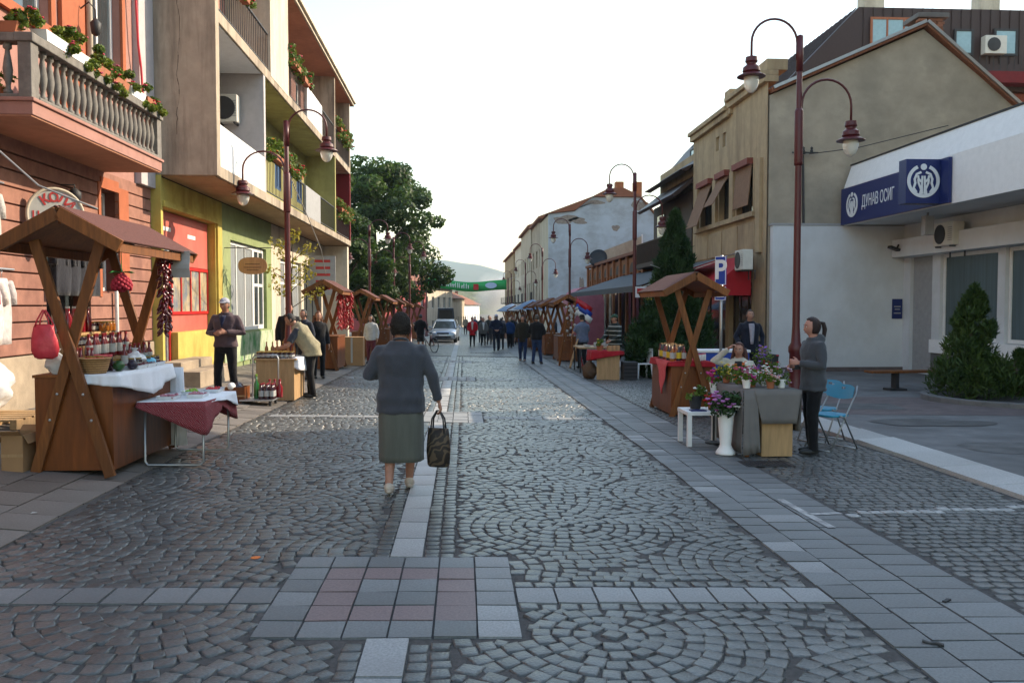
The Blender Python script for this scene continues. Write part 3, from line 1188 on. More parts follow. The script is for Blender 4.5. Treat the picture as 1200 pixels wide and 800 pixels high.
# ground floor wall: three colours
secs = [('yellow_wall', 'yellow', Y0 - .04, 21.75, [(17.55, 21.15, .45, 3.72)]), ('green_wall', 'green', 21.75, 27.2, [(22.5, 26.5, 1.05, 3.45)]),
        ('white_wall', 'cream', 27.2, Y1, [(28.5, 32.1, .45, 3.3), (32.6, 36.6, .45, 3.3)])]
for nm, mk, ya, yb, hs_ in secs:
    b = MB()
    b.facade((XA, ya, .1), (0, 1, 0), (1, 0, 0), yb - ya, 4.2, [(h[0] - ya, h[1] - ya, h[2] - .1, h[3] - .1) for h in hs_], .3)
    part(b, nm, M[mk], A)
b = MB()
b.box(XA - .6, XA + .012, 17.39, 17.457, .1, 4.335)
part(b, 'corner_strip', M['yellow'], A)
b = MB()
b.box(XA + .004, XA + .03, 21.76, 27.19, .25, 1.0)
part(b, 'painted_dado', M['mural'], A)
b = MB()
b.box(XA - .1, XA + .05, 21.2, 21.55, .3, 3.8)
b.box(XA - .1, XA + .05, 17.5, 21.2, 3.73, 3.84)
part(b, 'yellow_frame', M['yellow'], A)
# red shopfront
b = MB()
b.box(XA - .28, XA - .18, 17.58, 21.12, 2.62, 3.7)
rb = part(b, 'sign_board', M['redboard'], A)
b = MB()
for (y, z, w) in ((18.0, 3.3, .5), (19.6, 3.25, .55), (18.0, 2.85, .5), (19.7, 2.8, .4)):
    b.box(XA - .179, XA - .17, y, y + w, z, z + .085)
sub(b, 'tape_strip', M['white'], rb, A)
window(A, (XA, 0, 0), (0, 1, 0), (1, 0, 0), 18.5, 21.13, 1.55, 2.61, .22, M['redpaint'], M['posters'], nx=4, fw=.07, name='shop_window')
b = MB()
b.box(XA - .28, XA - .2, 18.5, 21.13, 1.18, 1.548)
part(b, 'lower_panel', M['redboard'], A)
b = MB()
b.box(XA - .3, XA - .03, 18.42, 21.15, .3, 1.178)
part(b, 'dado', M['yellow'], A)
window(A, (XA, 0, 0), (0, 1, 0), (1, 0, 0), 17.58, 18.42, .46, 2.61, .22, M['redpaint'], M['posters'], nx=1, fw=.1, name='shop_door', ycuts=[1.2])
b = MB()
b.box(XA, XA + .42, 17.2, 19.3, .1, .62)
b.box(XA + .423, XA + .85, 17.0, 19.6, .1, .45)
part(b, 'door_step', M['plinth'], A, bevel=.015)
# green shop window
window(A, (XA, 0, 0), (0, 1, 0), (1, 0, 0), 22.51, 25.2, 1.06, 3.44, .14, M['white_frame'], M['glass_light'], nx=3, fw=.09, name='shop_window')
window(A, (XA, 0, 0), (0, 1, 0), (1, 0, 0), 25.21, 26.49, 1.06, 3.44, .14, M['white_frame'], M['glass'], nx=2, fw=.12, name='shop_door', ycuts=[2.35])
# white shop
window(A, (XA, 0, 0), (0, 1, 0), (1, 0, 0), 28.51, 32.09, .46, 3.29, .16, M['white_frame'], M['glass_light'], nx=3, fw=.12, name='shop_window', ycuts=[2.5])
window(A, (XA, 0, 0), (0, 1, 0), (1, 0, 0), 32.61, 36.59, .46, 3.29, .16, M['iron'], M['glass'], nx=3, fw=.12, name='shop_window', ycuts=[2.6])
b = MB()
b.box(XA, -5.0, 37.3, 37.75, .1, 4.3)
part(b, 'end_pier', M['cream'], A)
# upper storeys: back walls with openings
rows = [(4.55, 7.45, 'limey', 'lilac'), (7.68, 10.42, 'coral_up', 'coral_up')]
for fl, (z0, z1, mk, mk2) in enumerate(rows):
    for (ya, yb, key) in ((Y0 + .2, 21.75, mk2), (21.75, 33.4, mk), (33.4, Y1, 'redwall' if fl == 0 else mk)):
        hs_ = {0: [(18.4, 19.4, z0 + .05, z0 + 2.2), (19.9, 21.1, z0 + .9, z0 + 2.2)]}.get(0) if ya < 18 else ([(23, 24, z0 + .05, z0 + 2.2), (25.2, 26.6, z0 + .9, z0 + 2.2), (27.8, 28.8, z0 + .95, z0 + 2.25), (29.6, 30.6, z0 + .95, z0 + 2.25), (31.4, 32.4, z0 + .95, z0 + 2.25)] if ya < 30 else [(34.6, 35.8, z0 + .05, z0 + 2.2)])
        b = MB()
        b.facade((XA, ya, z0), (0, 1, 0), (1, 0, 0), yb - ya, z1 - z0, [(h[0] - ya, h[1] - ya, h[2] - z0, h[3] - z0) for h in hs_], .2)
        part(b, 'balcony_wall', M[key], A)
        for h in hs_:
            blue = fl == 0 and h[0] > 27 and h[0] < 33
            window(A, (XA, 0, 0), (0, 1, 0), (1, 0, 0), h[0] + .01, h[1] - .01, h[2] + .01, h[3] - .01, .06 if blue else .15, M['blue_sh'] if blue else M['white_frame'], M['blue_sh'] if blue else M['glass'], nx=2, name='window', fw=.09)
# floor slabs
b = MB()
b.box(XA - .02, XO, Y0, Y1, 4.34, 4.56)
s1 = part(b, 'floor_slab', M['tan_conc'], A, bevel=.01)
b = MB()
b.box(XA, XO - .05, Y0 + .03, Y1 - .03, 4.322, 4.338)
sub(b, 'soffit', M['bounce_tan_soffit'], s1, A)
b = MB()
b.box(XA - .02, XO, Y0, Y1, 7.44, 7.68)
s2 = part(b, 'floor_slab', M['tan_conc'], A, bevel=.01)
b = MB()
b.box(XA, XO - .05, 21.8, 33.3, 7.42, 7.438)
sub(b, 'soffit', M['limey'], s2, A)
b = MB()
b.box(XA - .02, XO - .05, 17.8, 21.5, 7.42, 7.436)
sub(b, 'soffit', M['white'], s2, A)
b = MB()
b.box(-17.3, XO + .12, Y0 - .15, Y1 + .6, 10.5, 10.72)
rf = part(b, 'roof', M['cream'], A, bevel=.01)
b = MB()
b.box(XA, XO + .06, Y0 + .25, Y1 + .4, 10.475, 10.497)
sub(b, 'soffit', M['soffit'], rf, A)
b = MB()
b.box(XO + .12, XO + .2, Y0 - .1, Y1 + .6, 10.6, 10.7)
sub(b, 'gutter', M['cream'], rf, A)
# fins between the bays
b = MB()
b.box(XA - .3, XO + .01, Y0 - .05, Y0 + .2, 4.345, 10.5)
ew = part(b, 'end_wall', M['tan_conc'], A, bevel=.008)
b = MB()
cz, cx0 = 10.3, XA + .52
rk = random.Random(6)
while cz > 5.2:
    dz, dx, w0 = rk.uniform(.05, .16), rk.uniform(-.03, .03), rk.uniform(.003, .013)
    b.add([(cx0 - w0, Y0 - .0525, cz), (cx0 + w0 * .6, Y0 - .0525, cz), (cx0 + dx + w0 * .5, Y0 - .0525, cz - dz), (cx0 + dx - w0 * .7, Y0 - .0525, cz - dz)], [(0, 1, 2, 3)])
    cz -= dz
    cx0 += dx
sub(b, 'crack', mat('crack_dirt', (.12, .09, .065), rough=.95), ew, A)
b = MB()
b.box(XA, XO - .01, 21.62, 21.8, 4.56, 7.44)
part(b, 'fin_wall', M['lilac'], A)
b = MB()
b.box(XA, XO + .01, 22.35, 24.6, 7.6, 10.5)
part(b, 'solid_bay', M['cream'], A)
b = MB()
b.box(XA, XO - .005, 33.3, 33.5, 4.56, 7.44)
part(b, 'fin_wall', M['limey'], A)
b = MB()
b.box(XA, XO - .005, 33.3, 33.5, 7.68, 10.5)
part(b, 'fin_wall', M['tan_conc'], A)
b = MB()
b.box(XA, XO - .005, Y1 - .2, Y1, 4.56, 7.44)
part(b, 'fin_wall', M['redwall'], A)
b = MB()
b.box(XA, XO - .005, Y1 - .2, Y1, 7.68, 10.5)
part(b, 'fin_wall', M['tan_conc'], A)
# parapets and railings
for (ya, yb, z0, h, mk) in ((17.72, 21.6, 4.56, .85, 'white'), (27.2, 29.9, 4.56, .95, 'grey_panel'), (27.6, 30.4, 7.68, 1.0, 'white')):
    b = MB()
    b.box(XO - .1, XO - .004, ya, yb, z0, z0 + h)
    part(b, 'parapet', M[mk], A, bevel=.01)


def railing(ya, yb, z0, h=.95, step=.17, m=None, rods=.015):
    b = MB()
    x = XO - .06
    b.beam((x, ya, z0 + h), (x, yb, z0 + h), .05, .035)
    b.beam((x, ya, z0 + .08), (x, yb, z0 + .08), .03, .025)
    n = int((yb - ya) / step)
    for k in range(n + 1):
        y = ya + (yb - ya) * k / n
        b.beam((x, y, z0 + .08), (x, y, z0 + h), rods, rods)
    return part(b, 'railing', m or M['iron'], A)


railing(17.72, 22.3, 7.68)
railing(21.85, 27.15, 4.56)
railing(29.95, 33.25, 4.56)
railing(33.55, 37.55, 4.56)
railing(24.65, 27.55, 7.68)
railing(30.45, 33.25, 7.68)
railing(33.55, 37.55, 7.68)

# ---------------------------------------------------------------- insurance office, right
I = thing('office', 'white insurance office with deep white canopy and tall windows', 'building', (13, 22, -.2))
XI = 13.4
b = MB()
b.box(XI + .35, 20, 8, 25.5, -.4, 5.6)
part(b, 'core', M['dark'], I)
b = MB()
b.box(9.32, XI + .3, 25.35, 25.58, -.45, 4.16)
part(b, 'side_wall', M['white_blue'], I)
b = MB()
b.box(9.28, 11.5, 25.33, 25.6, 4.165, 4.23)
part(b, 'coping', M['grey_panel'], I)
b = MB()
b.box(9.3, XI, 25.30, 25.348, -.45, -.12)
part(b, 'wall_base', M['redpave'], I)
hs_ = [(9.5, 13.6, .8, 3.2), (14.1, 16.9, .8, 3.2), (17.3, 20.45, .8, 3.2), (20.75, 23.35, .8, 3.2), (23.75, 24.95, -.2, 3.18)]
b = MB()
b.facade((XI, 8, -.4), (0, 1, 0), (-1, 0, 0), 17.35, 4.58, [(h[0] - 8, h[1] - 8, h[2] + .4, h[3] + .4) for h in hs_], .25)
part(b, 'front_wall', M['white_blue'], I)
for h in hs_[:4]:
    window(I, (XI, 0, 0), (0, 1, 0), (-1, 0, 0), h[0] + .01, h[1] - .01, h[2] + .01, h[3] - .01, .14, M['white_frame'], M['teal'], nx=1 if h[1] - h[0] < 3 else 2, fw=.1)
b = MB()
b.box(XI + .1, XI + .2, 23.76, 24.94, -.3, 3.17)
part(b, 'door', M['grey_panel'], I)
b = MB()
b.box(XI - .18, XI - .004, 8.2, 23.55, .42, .79)
part(b, 'window_apron', M['white'], I)
b = MB()
b.box(XI - .12, XI - .004, 8.2, 23.55, -.3, .416)
part(b, 'apron_base', M['concrete'], I)
b = MB()
b.box(XI - .4, XI - .003, 8, 25.33, 3.2, 3.72)
part(b, 'lintel', M['white_blue'], I)
# canopy: slab and sloping fascia
b = MB()
b.box(11.56, XI + .3, 8, 25.345, 4.19, 4.3)
part(b, 'canopy_soffit', M['white_blue'], I)
b = MB()
b.prism([(11.5, 4.15), (11.56, 4.15), (11.95, 5.75), (11.95, 5.95), (11.72, 5.95), (11.5, 5.3)], (0, 8, 0), (1, 0, 0), (0, 0, 1), (0, 1, 0), 17.35)
part(b, 'canopy_fascia', M['white'], I)
b = MB()
b.box(11.7, 20, 8, 25.4, 5.953, 6.0)
part(b, 'flashing', M['iron'], I)
b = MB()
b.box(11.95, 20, 8, 25.3, 4.3, 5.95)
part(b, 'attic', M['white'], I)

# ---------------------------------------------------------------- ochre house with the bare gable
T = thing('gabled_house', 'ochre house with a bare grey gable and tilted brown blinds', 'house', (9.2, 25.7, -.3))
XT = 9.22
YA, YB = 25.62, 34.0
b = MB()
poly = [(XT + .05, -.5), (17.0, -.5), (17.0, 7.85), (14.02, 10.15), (XT + .05, 8.1)]
b.prism(poly, (0, YA, 0), (1, 0, 0), (0, 0, 1), (0, 1, 0), .3)
part(b, 'gable_wall', M['gable'], T)
b = MB()
b.box(XT + .32, 16.9, YA + .3, YB - .05, -.5, 7.8)
part(b, 'core', M['dark'], T)
fw_ = [(26.9, 28.5, 4.75, 6.25), (29.3, 30.5, 4.75, 6.25), (31.3, 32.9, 4.75, 6.25), (30.55, 30.95, 7.35, 7.85), (29.75, 30.15, 7.35, 7.85)]
gw_ = [(26.9, 29.2, .1, 2.5), (29.6, 33.2, .1, 2.5)]
b = MB()
b.facade((XT, YA, -.5), (0, 1, 0), (-1, 0, 0), YB - YA, 9.3, [(h[0] - YA, h[1] - YA, h[2] + .5, h[3] + .5) for h in fw_ + gw_], .3)
part(b, 'front_wall', M['ochre'], T)
for h in fw_[:3]:
    window(T, (XT, 0, 0), (0, 1, 0), (-1, 0, 0), h[0] + .01, h[1] - .01, h[2], h[3], .24, M['darkwood'], M['glass'], nx=2)
for h in fw_[3:]:
    window(T, (XT, 0, 0), (0, 1, 0), (-1, 0, 0), h[0] + .01, h[1] - .01, h[2], h[3], .16, M['white_frame'], M['glass_light'], nx=1, fw=.04)
for h in gw_:
    window(T, (XT, 0, 0), (0, 1, 0), (-1, 0, 0), h[0] + .01, h[1] - .01, h[2], h[3], .2, M['darkwood'], M['glass'], nx=3, name='shop_window')
# tilted blinds
for (y0, y1, out, zb) in ((26.9, 28.5, .12, 4.95), (29.3, 30.5, .55, 5.25), (31.3, 32.9, .55, 4.7)):
    b = MB()
    b.prism([(0, 6.25), (.02, 6.27), (out + .02, zb + .01), (out, zb)], (XT - .02, y0 + .03, 0), (-1, 0, 0), (0, 0, 1), (0, 1, 0), y1 - y0 - .06)
    bl = part(b, 'window_blind', M['brown_awn'], T)
    b = MB()
    b.box(XT - .2, XT - .004, y0, y1, 6.255, 6.45)
    sub(b, 'blind_box', M['darkred'], bl, T)
b = MB()
b.box(XT - .16, XT - .003, 26.5, 33.4, 4.56, 4.72)
part(b, 'sill_course', M['ochre'], T, bevel=.01)
for y0 in (26.0, 28.65, 30.65, 33.1):
    b = MB()
    b.box(XT - .1, XT - .004, y0, y0 + .4, 4.72 if y0 > 26.5 else 3.4, 6.3)
    part(b, 'pilaster', M['ochre'], T)
for k in range(4):
    b = MB()
    y0 = 26.55 + k * 1.72
    b.box(XT - .05, XT - .004, y0 + .04, y0 + 1.66, 3.5, 4.4)
    part(b, 'wall_panel', M['ochre'], T, bevel=.01)
b = MB()
for k, (ya, yb, zt) in enumerate(((YA - .06, 29.2, 8.95), (29.204, YB, 8.7))):
    b.box(XT - .16, XT + .3, ya, yb, zt - .45, zt - .25)
    b.box(XT - .26, XT + .3, ya, yb, zt - .248, zt - .1)
part(b, 'cornice', M['ochre'], T, bevel=.015)
b = MB()
b.box(XT - .12, XT + .28, 29.0, 29.6, 8.3, 9.15)
part(b, 'parapet_block', M['ochre'], T, bevel=.02)
b = MB()
b.box(XT - .05, XT + .6, YA - .01, 26.8, 8.86, 9.2)
part(b, 'parapet_block', M['ochre'], T, bevel=.02)
# roof slopes with bargeboard edges
b = MB()
for (x0, z0, x1, z1) in ((XT + .1, 8.16, 14.06, 10.23), (14.02, 10.23, 17.35, 7.5)):
    d = Vector((x1 - x0, 0, z1 - z0)).normalized()
    nrm = Vector((-d.z, 0, d.x))
    p0, p1 = Vector((x0, YA - .18, z0)), Vector((x1, YA - .18, z1))
    vs = [p0, p1, p1 + nrm * .14, p0 + nrm * .14]
    vs += [v + Vector((0, YB - YA, 0)) for v in vs]
    b.add(vs, [(0, 1, 2, 3), (7, 6, 5, 4), (0, 4, 5, 1), (1, 5, 6, 2), (2, 6, 7, 3), (3, 7, 4, 0)])
rf = part(b, 'roof', M['tile_roof'], T)
b = MB()
for (x0, z0, x1, z1) in ((XT + .1, 8.16, 14.0, 10.21), (14.05, 10.21, 17.35, 7.5)):
    b.beam((x0, YA - .2, z0 + .13), (x1, YA - .2, z1 + .13), .07, .09)
sub(b, 'verge_flashing', M['steel'], rf, T)
b = MB()
b.box(14.2, 14.95, 26.1, 26.8, 9.3, 10.4)
ch = part(b, 'chimney', M['mortar'], T)
for k in range(13):
    for i in range(3):
        b = MB()
        s_ = rn.uniform(-.025, .025)
        w = .245
        if k % 2: b.box(14.19 + i * w + s_, 14.19 + (i + 1) * w - .012 + s_, 26.07, 26.3, 9.5 + k * .088, 9.5 + k * .088 + .076)
        else: b.box(14.15 + i * w + s_, 14.15 + (i + 1) * w - .012 + s_, 26.06, 26.3, 9.5 + k * .088, 9.5 + k * .088 + .076)
        sub(b, 'brick', M['brick'], ch, T)
b = MB()
b.box(14.05, 15.05, 26.0, 26.95, 10.65, 10.8)
sub(b, 'chimney_cap', M['concrete'], ch, T, bevel=.02)
# wall bracket with insulators and conduit on the gable
b = MB()
b.tube([(10.35, YA - .05, 4.2), (10.3, YA - .05, 6.3)], .035, 6)
b.beam((9.9, YA - .22, 6.35), (10.7, YA - .22, 6.35), .04, .04)
b.beam((10.3, YA, 6.35), (10.3, YA - .25, 6.35), .05, .05)
for x in (10.0, 10.25, 10.5): b.lathe([(.03, 0), (.05, .03), (.03, .08), (.045, .12), (.01, .16)], (x, YA - .22, 6.37), 8)
part(b, 'cable_bracket', M['iron'], T)

# ---------------------------------------------------------------- mansard building behind
G = thing('mansard_block', 'tall red brick block with dark metal mansard roof behind the gable', 'building', (20, 38, -.3))
b = MB()
b.box(14.5, 40, 38, 56, -.5, 11.4)
part(b, 'wall', M['redbrick'], G)
b = MB()
b.prism([(14.1, 11.4), (40, 11.4), (40, 15.0), (17.6, 15.0)], (0, 37.6, 0), (1, 0, 0), (0, 0, 1), (0, 1, 0), 17)
rf = part(b, 'mansard_roof', M['brown_metal'], G)
b = MB()
for k in range(34):
    x = 17.8 + k * .45
    b.box(x, x + .03, 37.56, 37.6, 12.6, 15.0)
sub(b, 'standing_seam', M['brown_metal'], rf, G)
b = MB()
for k in range(30):
    y = 37.8 + k * .5
    b.beam((14.06, y, 11.45), (17.56, y, 15.03), .04, .05)
sub(b, 'standing_seam', M['brown_metal'], rf, G)
M['sky_glass'] = mat('skylight_glass', (.25, .40, .45), rough=.08, var=.1, bump=0, spec=.8)
for (x0, x1, z0, z1, nx) in ((18.1, 20.4, 12.9, 14.55, 3), (21.95, 22.85, 12.95, 14.1, 1), (23.8, 24.9, 12.95, 14.15, 1)):
    window(G, (0, 37.52, 0), (1, 0, 0), (0, -1, 0), x0, x1, z0, z1, .03, M['terracotta'] if nx > 1 else M['iron'], M['sky_glass'], nx=nx, fw=.1, name='roof_window')
b = MB()
for x in (19.1, 24.8): b.box(x, x + .95, 40.2, 41, 14.9, 17.4)
part(b, 'chimney', M['cream'], G)
b = MB()
b.box(20.5, 30, 36.9, 38, 11.6, 12.1)
part(b, 'balcony_edge', M['redwall'], G)
b = MB()
b.box(20.5, 30, 36.95, 37.1, 12.1, 12.16)
for k in range(30): b.beam((20.6 + k * .32, 37.03, 12.12), (20.6 + k * .32, 37.03, 12.8), .02, .02)
part(b, 'balcony_railing', M['iron'], G)
b = MB()
b.box(23.2, 24.2, 37.2, 37.55, 12.95, 13.75)
acp = part(b, 'outdoor_unit', M['ac'], G, bevel=.02)
b = MB()
b.lathe([(.3, 0), (.3, .03), (.05, .04)], (0, 0, 0), 16)
o = sub(b, 'fan_grille', M['iron'], acp, G)
o.location = Vector((23.6, 37.2, 13.35)) - G.location
o.data.transform(Matrix.Translation(G.location))
o.rotation_euler = (R(90), 0, 0)

# ---------------------------------------------------------------- dark timber house with steep eaves, past the ochre house
D = thing('timber_house', 'dark timber fronted house with stepped eaves beside the ochre house', 'house', (9.2, 34.1, -.4))
b = MB()
b.box(9.5, 16, 34.1, 41, -.6, 8.0)
part(b, 'core', M['ochre'], D)
b = MB()
b.prism([(8.7, 7.2), (9.0, 7.15), (10.6, 9.0), (16, 9.0), (16, 8.0), (9.6, 7.6)], (0, 34.05, 0), (1, 0, 0), (0, 0, 1), (0, 1, 0), 6.9)
rf = part(b, 'roof', M['brown_metal'], D)
b = MB()
b.prism([(8.35, 6.2), (8.5, 6.12), (9.5, 6.95), (9.5, 7.1)], (0, 34.05, 0), (1, 0, 0), (0, 0, 1), (0, 1, 0), 6.9)
part(b, 'lower_eave', M['brown_metal'], D)
b = MB()
b.box(9.2, 9.49, 34.1, 41, 3.6, 6.4)
part(b, 'timber_front', M['darkwood'], D)
b = MB()
for y in (36.0, 38.6): b.box(9.12, 9.199, y, y + 1.3, 4.3, 5.9)
part(b, 'window', M['glass'], D)
b = MB()
b.box(8.3, 9.2, 34.3, 41, 3.5, 3.7)
for k in range(40): b.beam((8.35, 34.4 + k * .165, 3.7), (8.35, 34.4 + k * .165, 4.6), .03, .03)
b.beam((8.35, 34.3, 4.62), (8.35, 41, 4.62), .06, .05)
part(b, 'balcony', M['darkwood'], D)
window(D, (9.5, 0, 0), (0, 1, 0), (-1, 0, 0), 34.6, 40.6, -.3, 2.6, -.03, M['darkwood'], M['glass'], nx=4, name='shop_window')
window(D, (9.9, 0, 0), (0, 1, 0), (-1, 0, 0), 36.2, 37.0, 7.75, 8.5, .02, M['iron'], M['sky_glass'], nx=1, name='roof_window')

# ---------------------------------------------------------------- low brown arcade
AR = thing('arcade_building', 'low brown building with a row of small arches along its top', 'building', (8.8, 41, -.5))
XR, ya, yb = 8.8, 41.0, 60.0
ztop = 4.25
b = MB()
b.box(XR + .42, 16, ya, yb, -.8, ztop)
part(b, 'core', M['dark'], AR)
arch = [(ya + .5 + 2.05 * k, ya + 1.7 + 2.05 * k) for k in range(9)]
b = MB()
b.facade((XR, ya, 2.5), (0, 1, 0), (-1, 0, 0), yb - ya, ztop - 2.5, [(a - ya, c - ya, .35, 1.0) for a, c in arch], .4)
for a, c in arch:      # round heads of the arches as spandrels
    n = 6
    for k in range(n):
        t0, t1 = PI * k / n, PI * (k + 1) / n
        m_, r_ = (a + c) / 2, (c - a) / 2
        b.add([(XR - .003, m_ - r_ * math.cos(t0), 3.45 + .0), (XR - .003, m_ - r_ * math.cos(t1), 3.45), (XR - .003, m_ - r_ * math.cos(t1), 3.5), (XR - .003, m_ - r_ * math.cos(t0), 3.5)], [(0, 1, 2, 3)])
part(b, 'arcade_wall', M['arcade'], AR)
for a, c in arch:
    b = MB()
    pts = [(a + (c - a) / 2 - (c - a) / 2 * math.cos(PI * k / 8), 3.5 + (c - a) * .42 * math.sin(PI * k / 8)) for k in range(9)]
    b.prism(pts, (XR - .03, 0, 0), (0, 1, 0), (0, 0, 1), (1, 0, 0), .028)
    part(b, 'arch', M['darkwood'], AR)
    b = MB()
    b.box(XR + .2, XR + .25, a, c, 2.85, 3.5)
    part(b, 'window', M['glass'], AR)
b = MB()
for k in range(10): b.box(XR - .12, XR - .004, ya + .02 + 2.05 * k, ya + .42 + 2.05 * k, -.8, ztop + .1)
part(b, 'pier', M['arcade'], AR)
b = MB()
b.box(XR - .2, 16.2, ya, yb, ztop + .1, ztop + .26)
part(b, 'roof_edge', M['tile_roof'], AR)
b = MB()
b.box(XR + .1, XR + .4, ya, yb, -.8, 2.5)
part(b, 'shop_front', M['glass'], AR)

# ---------------------------------------------------------------- pale blue house with patched gable
BG = thing('patched_gable_house', 'pale blue house with patched gable wall and small red chimneys', 'house', (7.2, 72, -.9))
b = MB()
b.prism([(7.2, -1), (18, -1), (18, 8.2), (16.9, 8.6), (14.9, 10.9), (10.9, 10.9), (9.4, 9.7), (7.2, 9.45)], (0, 72, 0), (1, 0, 0), (0, 0, 1), (0, 1, 0), .4)
part(b, 'gable_wall', M['bluegable'], BG)
b = MB()
b.box(7.6, 17.8, 72.4, 80, -1, 8.9)
part(b, 'core', M['beige'], BG)
b = MB()
b.prism([(7.0, 9.45), (9.4, 9.75), (11.0, 11.0), (12.3, 11.65), (13.6, 11.65), (15.0, 11.0), (17.2, 8.6), (18.3, 8.1), (17.2, 8.4), (14.9, 10.92), (10.9, 10.92)], (0, 71.8, 0), (1, 0, 0), (0, 0, 1), (0, 1, 0), 8.2)
part(b, 'roof', M['tile_roof'], BG)
M['bare_brick'] = mat('bare_wall_patch', (.24, .20, .17), rough=.95, var=.3, scale=6, bump=.4)
for cx_, cz_, rx_, rz_, sd_ in ((8.6, 9.0, 1.0, .35, 2), (9.7, 8.9, .8, .25, 5), (15.0, 10.2, .7, .45, 7), (10.9, 10.45, .9, .22, 3), (10.0, 3.4, .18, .9, 4), (12.9, 8.3, .28, .3, 8)):
    b = MB()
    b.prism([(max(p[0], 7.25), min(p[1], 9.5 + max(0, (min(p[0], 10.9) - 9.0)) * .62)) for p in blob_pts(cx_, cz_, rx_, rz_, n=18, seed=sd_, amp=.4)], (0, 71.99, 0), (1, 0, 0), (0, 0, 1), (0, 1, 0), .02)
    part(b, 'bare_patch', M['bare_brick'], BG)
for x in (13.6, 15.2):
    b = MB()
    b.box(x - .35, x + .35, 74, 74.8, 10.6, 12.5)
    part(b, 'chimney', M['arcade'], BG)
b = MB()
b.box(14.2, 16.9, 71.4, 72, 5.35, 6.6)
bx = part(b, 'oriel_roof', M['bluesign'], BG)
b = MB()
b.box(14.7, 16.6, 71.9, 71.99, 3.6, 5.3)
part(b, 'window', M['glass'], BG)
for y in (73, 75.5, 78):
    for z in (1.6, 4.6, 7.1):
        window(BG, (7.6, 0, 0), (0, 1, 0), (-1, 0, 0), y, y + 1.2, z, z + 1.7, .01, M['white_frame'], M['glass'], nx=2)
b = MB()
b.box(7.2, 7.6, 72.4, 80, -1, 9.4)
part(b, 'front_wall', M['beige'], BG)

# ---------------------------------------------------------------- row of beige fronts beyond
specs = [('narrow grey town house with iron balconies beside the patched gable', 80.2, 92, 9.9, 'tan_conc', 7.4), ('beige town house with sun on one window, further down the row', 92.2, 108, 10.2, 'beige', 7.3),
         ('pink town house near the far end of the row', 108.2, 124, 9.6, 'cream', 7.5), ('last ochre town house at the end of the row', 124.2, 150, 9.3, 'ochre', 7.3)]
for lab, y0, y1, zt, mk, xf in specs:
    h = thing('row_house', lab, 'house', (xf, y0, -1.5), group='town houses down the right side')
    b = MB()
    b.box(xf + .42, 17, y0, y1, -2.5, zt)
    part(b, 'core', M['dark'], h)
    b = MB()
    n = max(3, int((y1 - y0) / 3))
    st = (y1 - y0) / n
    hs_ = [(st * k + st * .28, st * k + st * .72, z, z + hh) for k in range(n) for z, hh in ((1.2, 2.0), (4.7, 2.0), (8.0, 1.7))]
    b.facade((xf, y0, -2.5), (0, 1, 0), (-1, 0, 0), y1 - y0, zt + 2.5, hs_, .3)
    part(b, 'front_wall', M[mk], h)
    b = MB()
    b.box(xf + .02, xf + .42, y0, y0 + .05, -2.5, zt)
    b.box(xf + .02, xf + .42, y1 - .05, y1, -2.5, zt)
    part(b, 'party_wall', M[mk], h)
    for q in hs_:
        window(h, (xf, y0, -2.5), (0, 1, 0), (-1, 0, 0), q[0], q[1], q[2], q[3], .22, M['white_frame'], M['glass'], nx=2)
    b = MB()
    b.box(xf - .35, xf + 6, y0 - .02, y1 + .02, zt, zt + .22)
    b.prism([(xf - .3, zt + .22), (xf + 5, zt + 2.2), (xf + 10, zt + .22)], (0, y0, 0), (1, 0, 0), (0, 0, 1), (0, 1, 0), y1 - y0)
    part(b, 'roof', M['tile_roof'], h)
    for k in range(0, n, 2):
        b = MB()
        ym = y0 + st * (k + .5)
        b.box(xf - .9, xf - .004, ym - 1.1, ym + 1.1, 2.0, 2.15)
        for j in range(12): b.beam((xf - .86, ym - 1.05 + j * .19, 2.15), (xf - .86, ym - 1.05 + j * .19, 3.0), .03, .03)
        b.beam((xf - .86, ym - 1.1, 3.02), (xf - .86, ym + 1.1, 3.02), .06, .05)
        part(b, 'balcony', M['iron'], h)

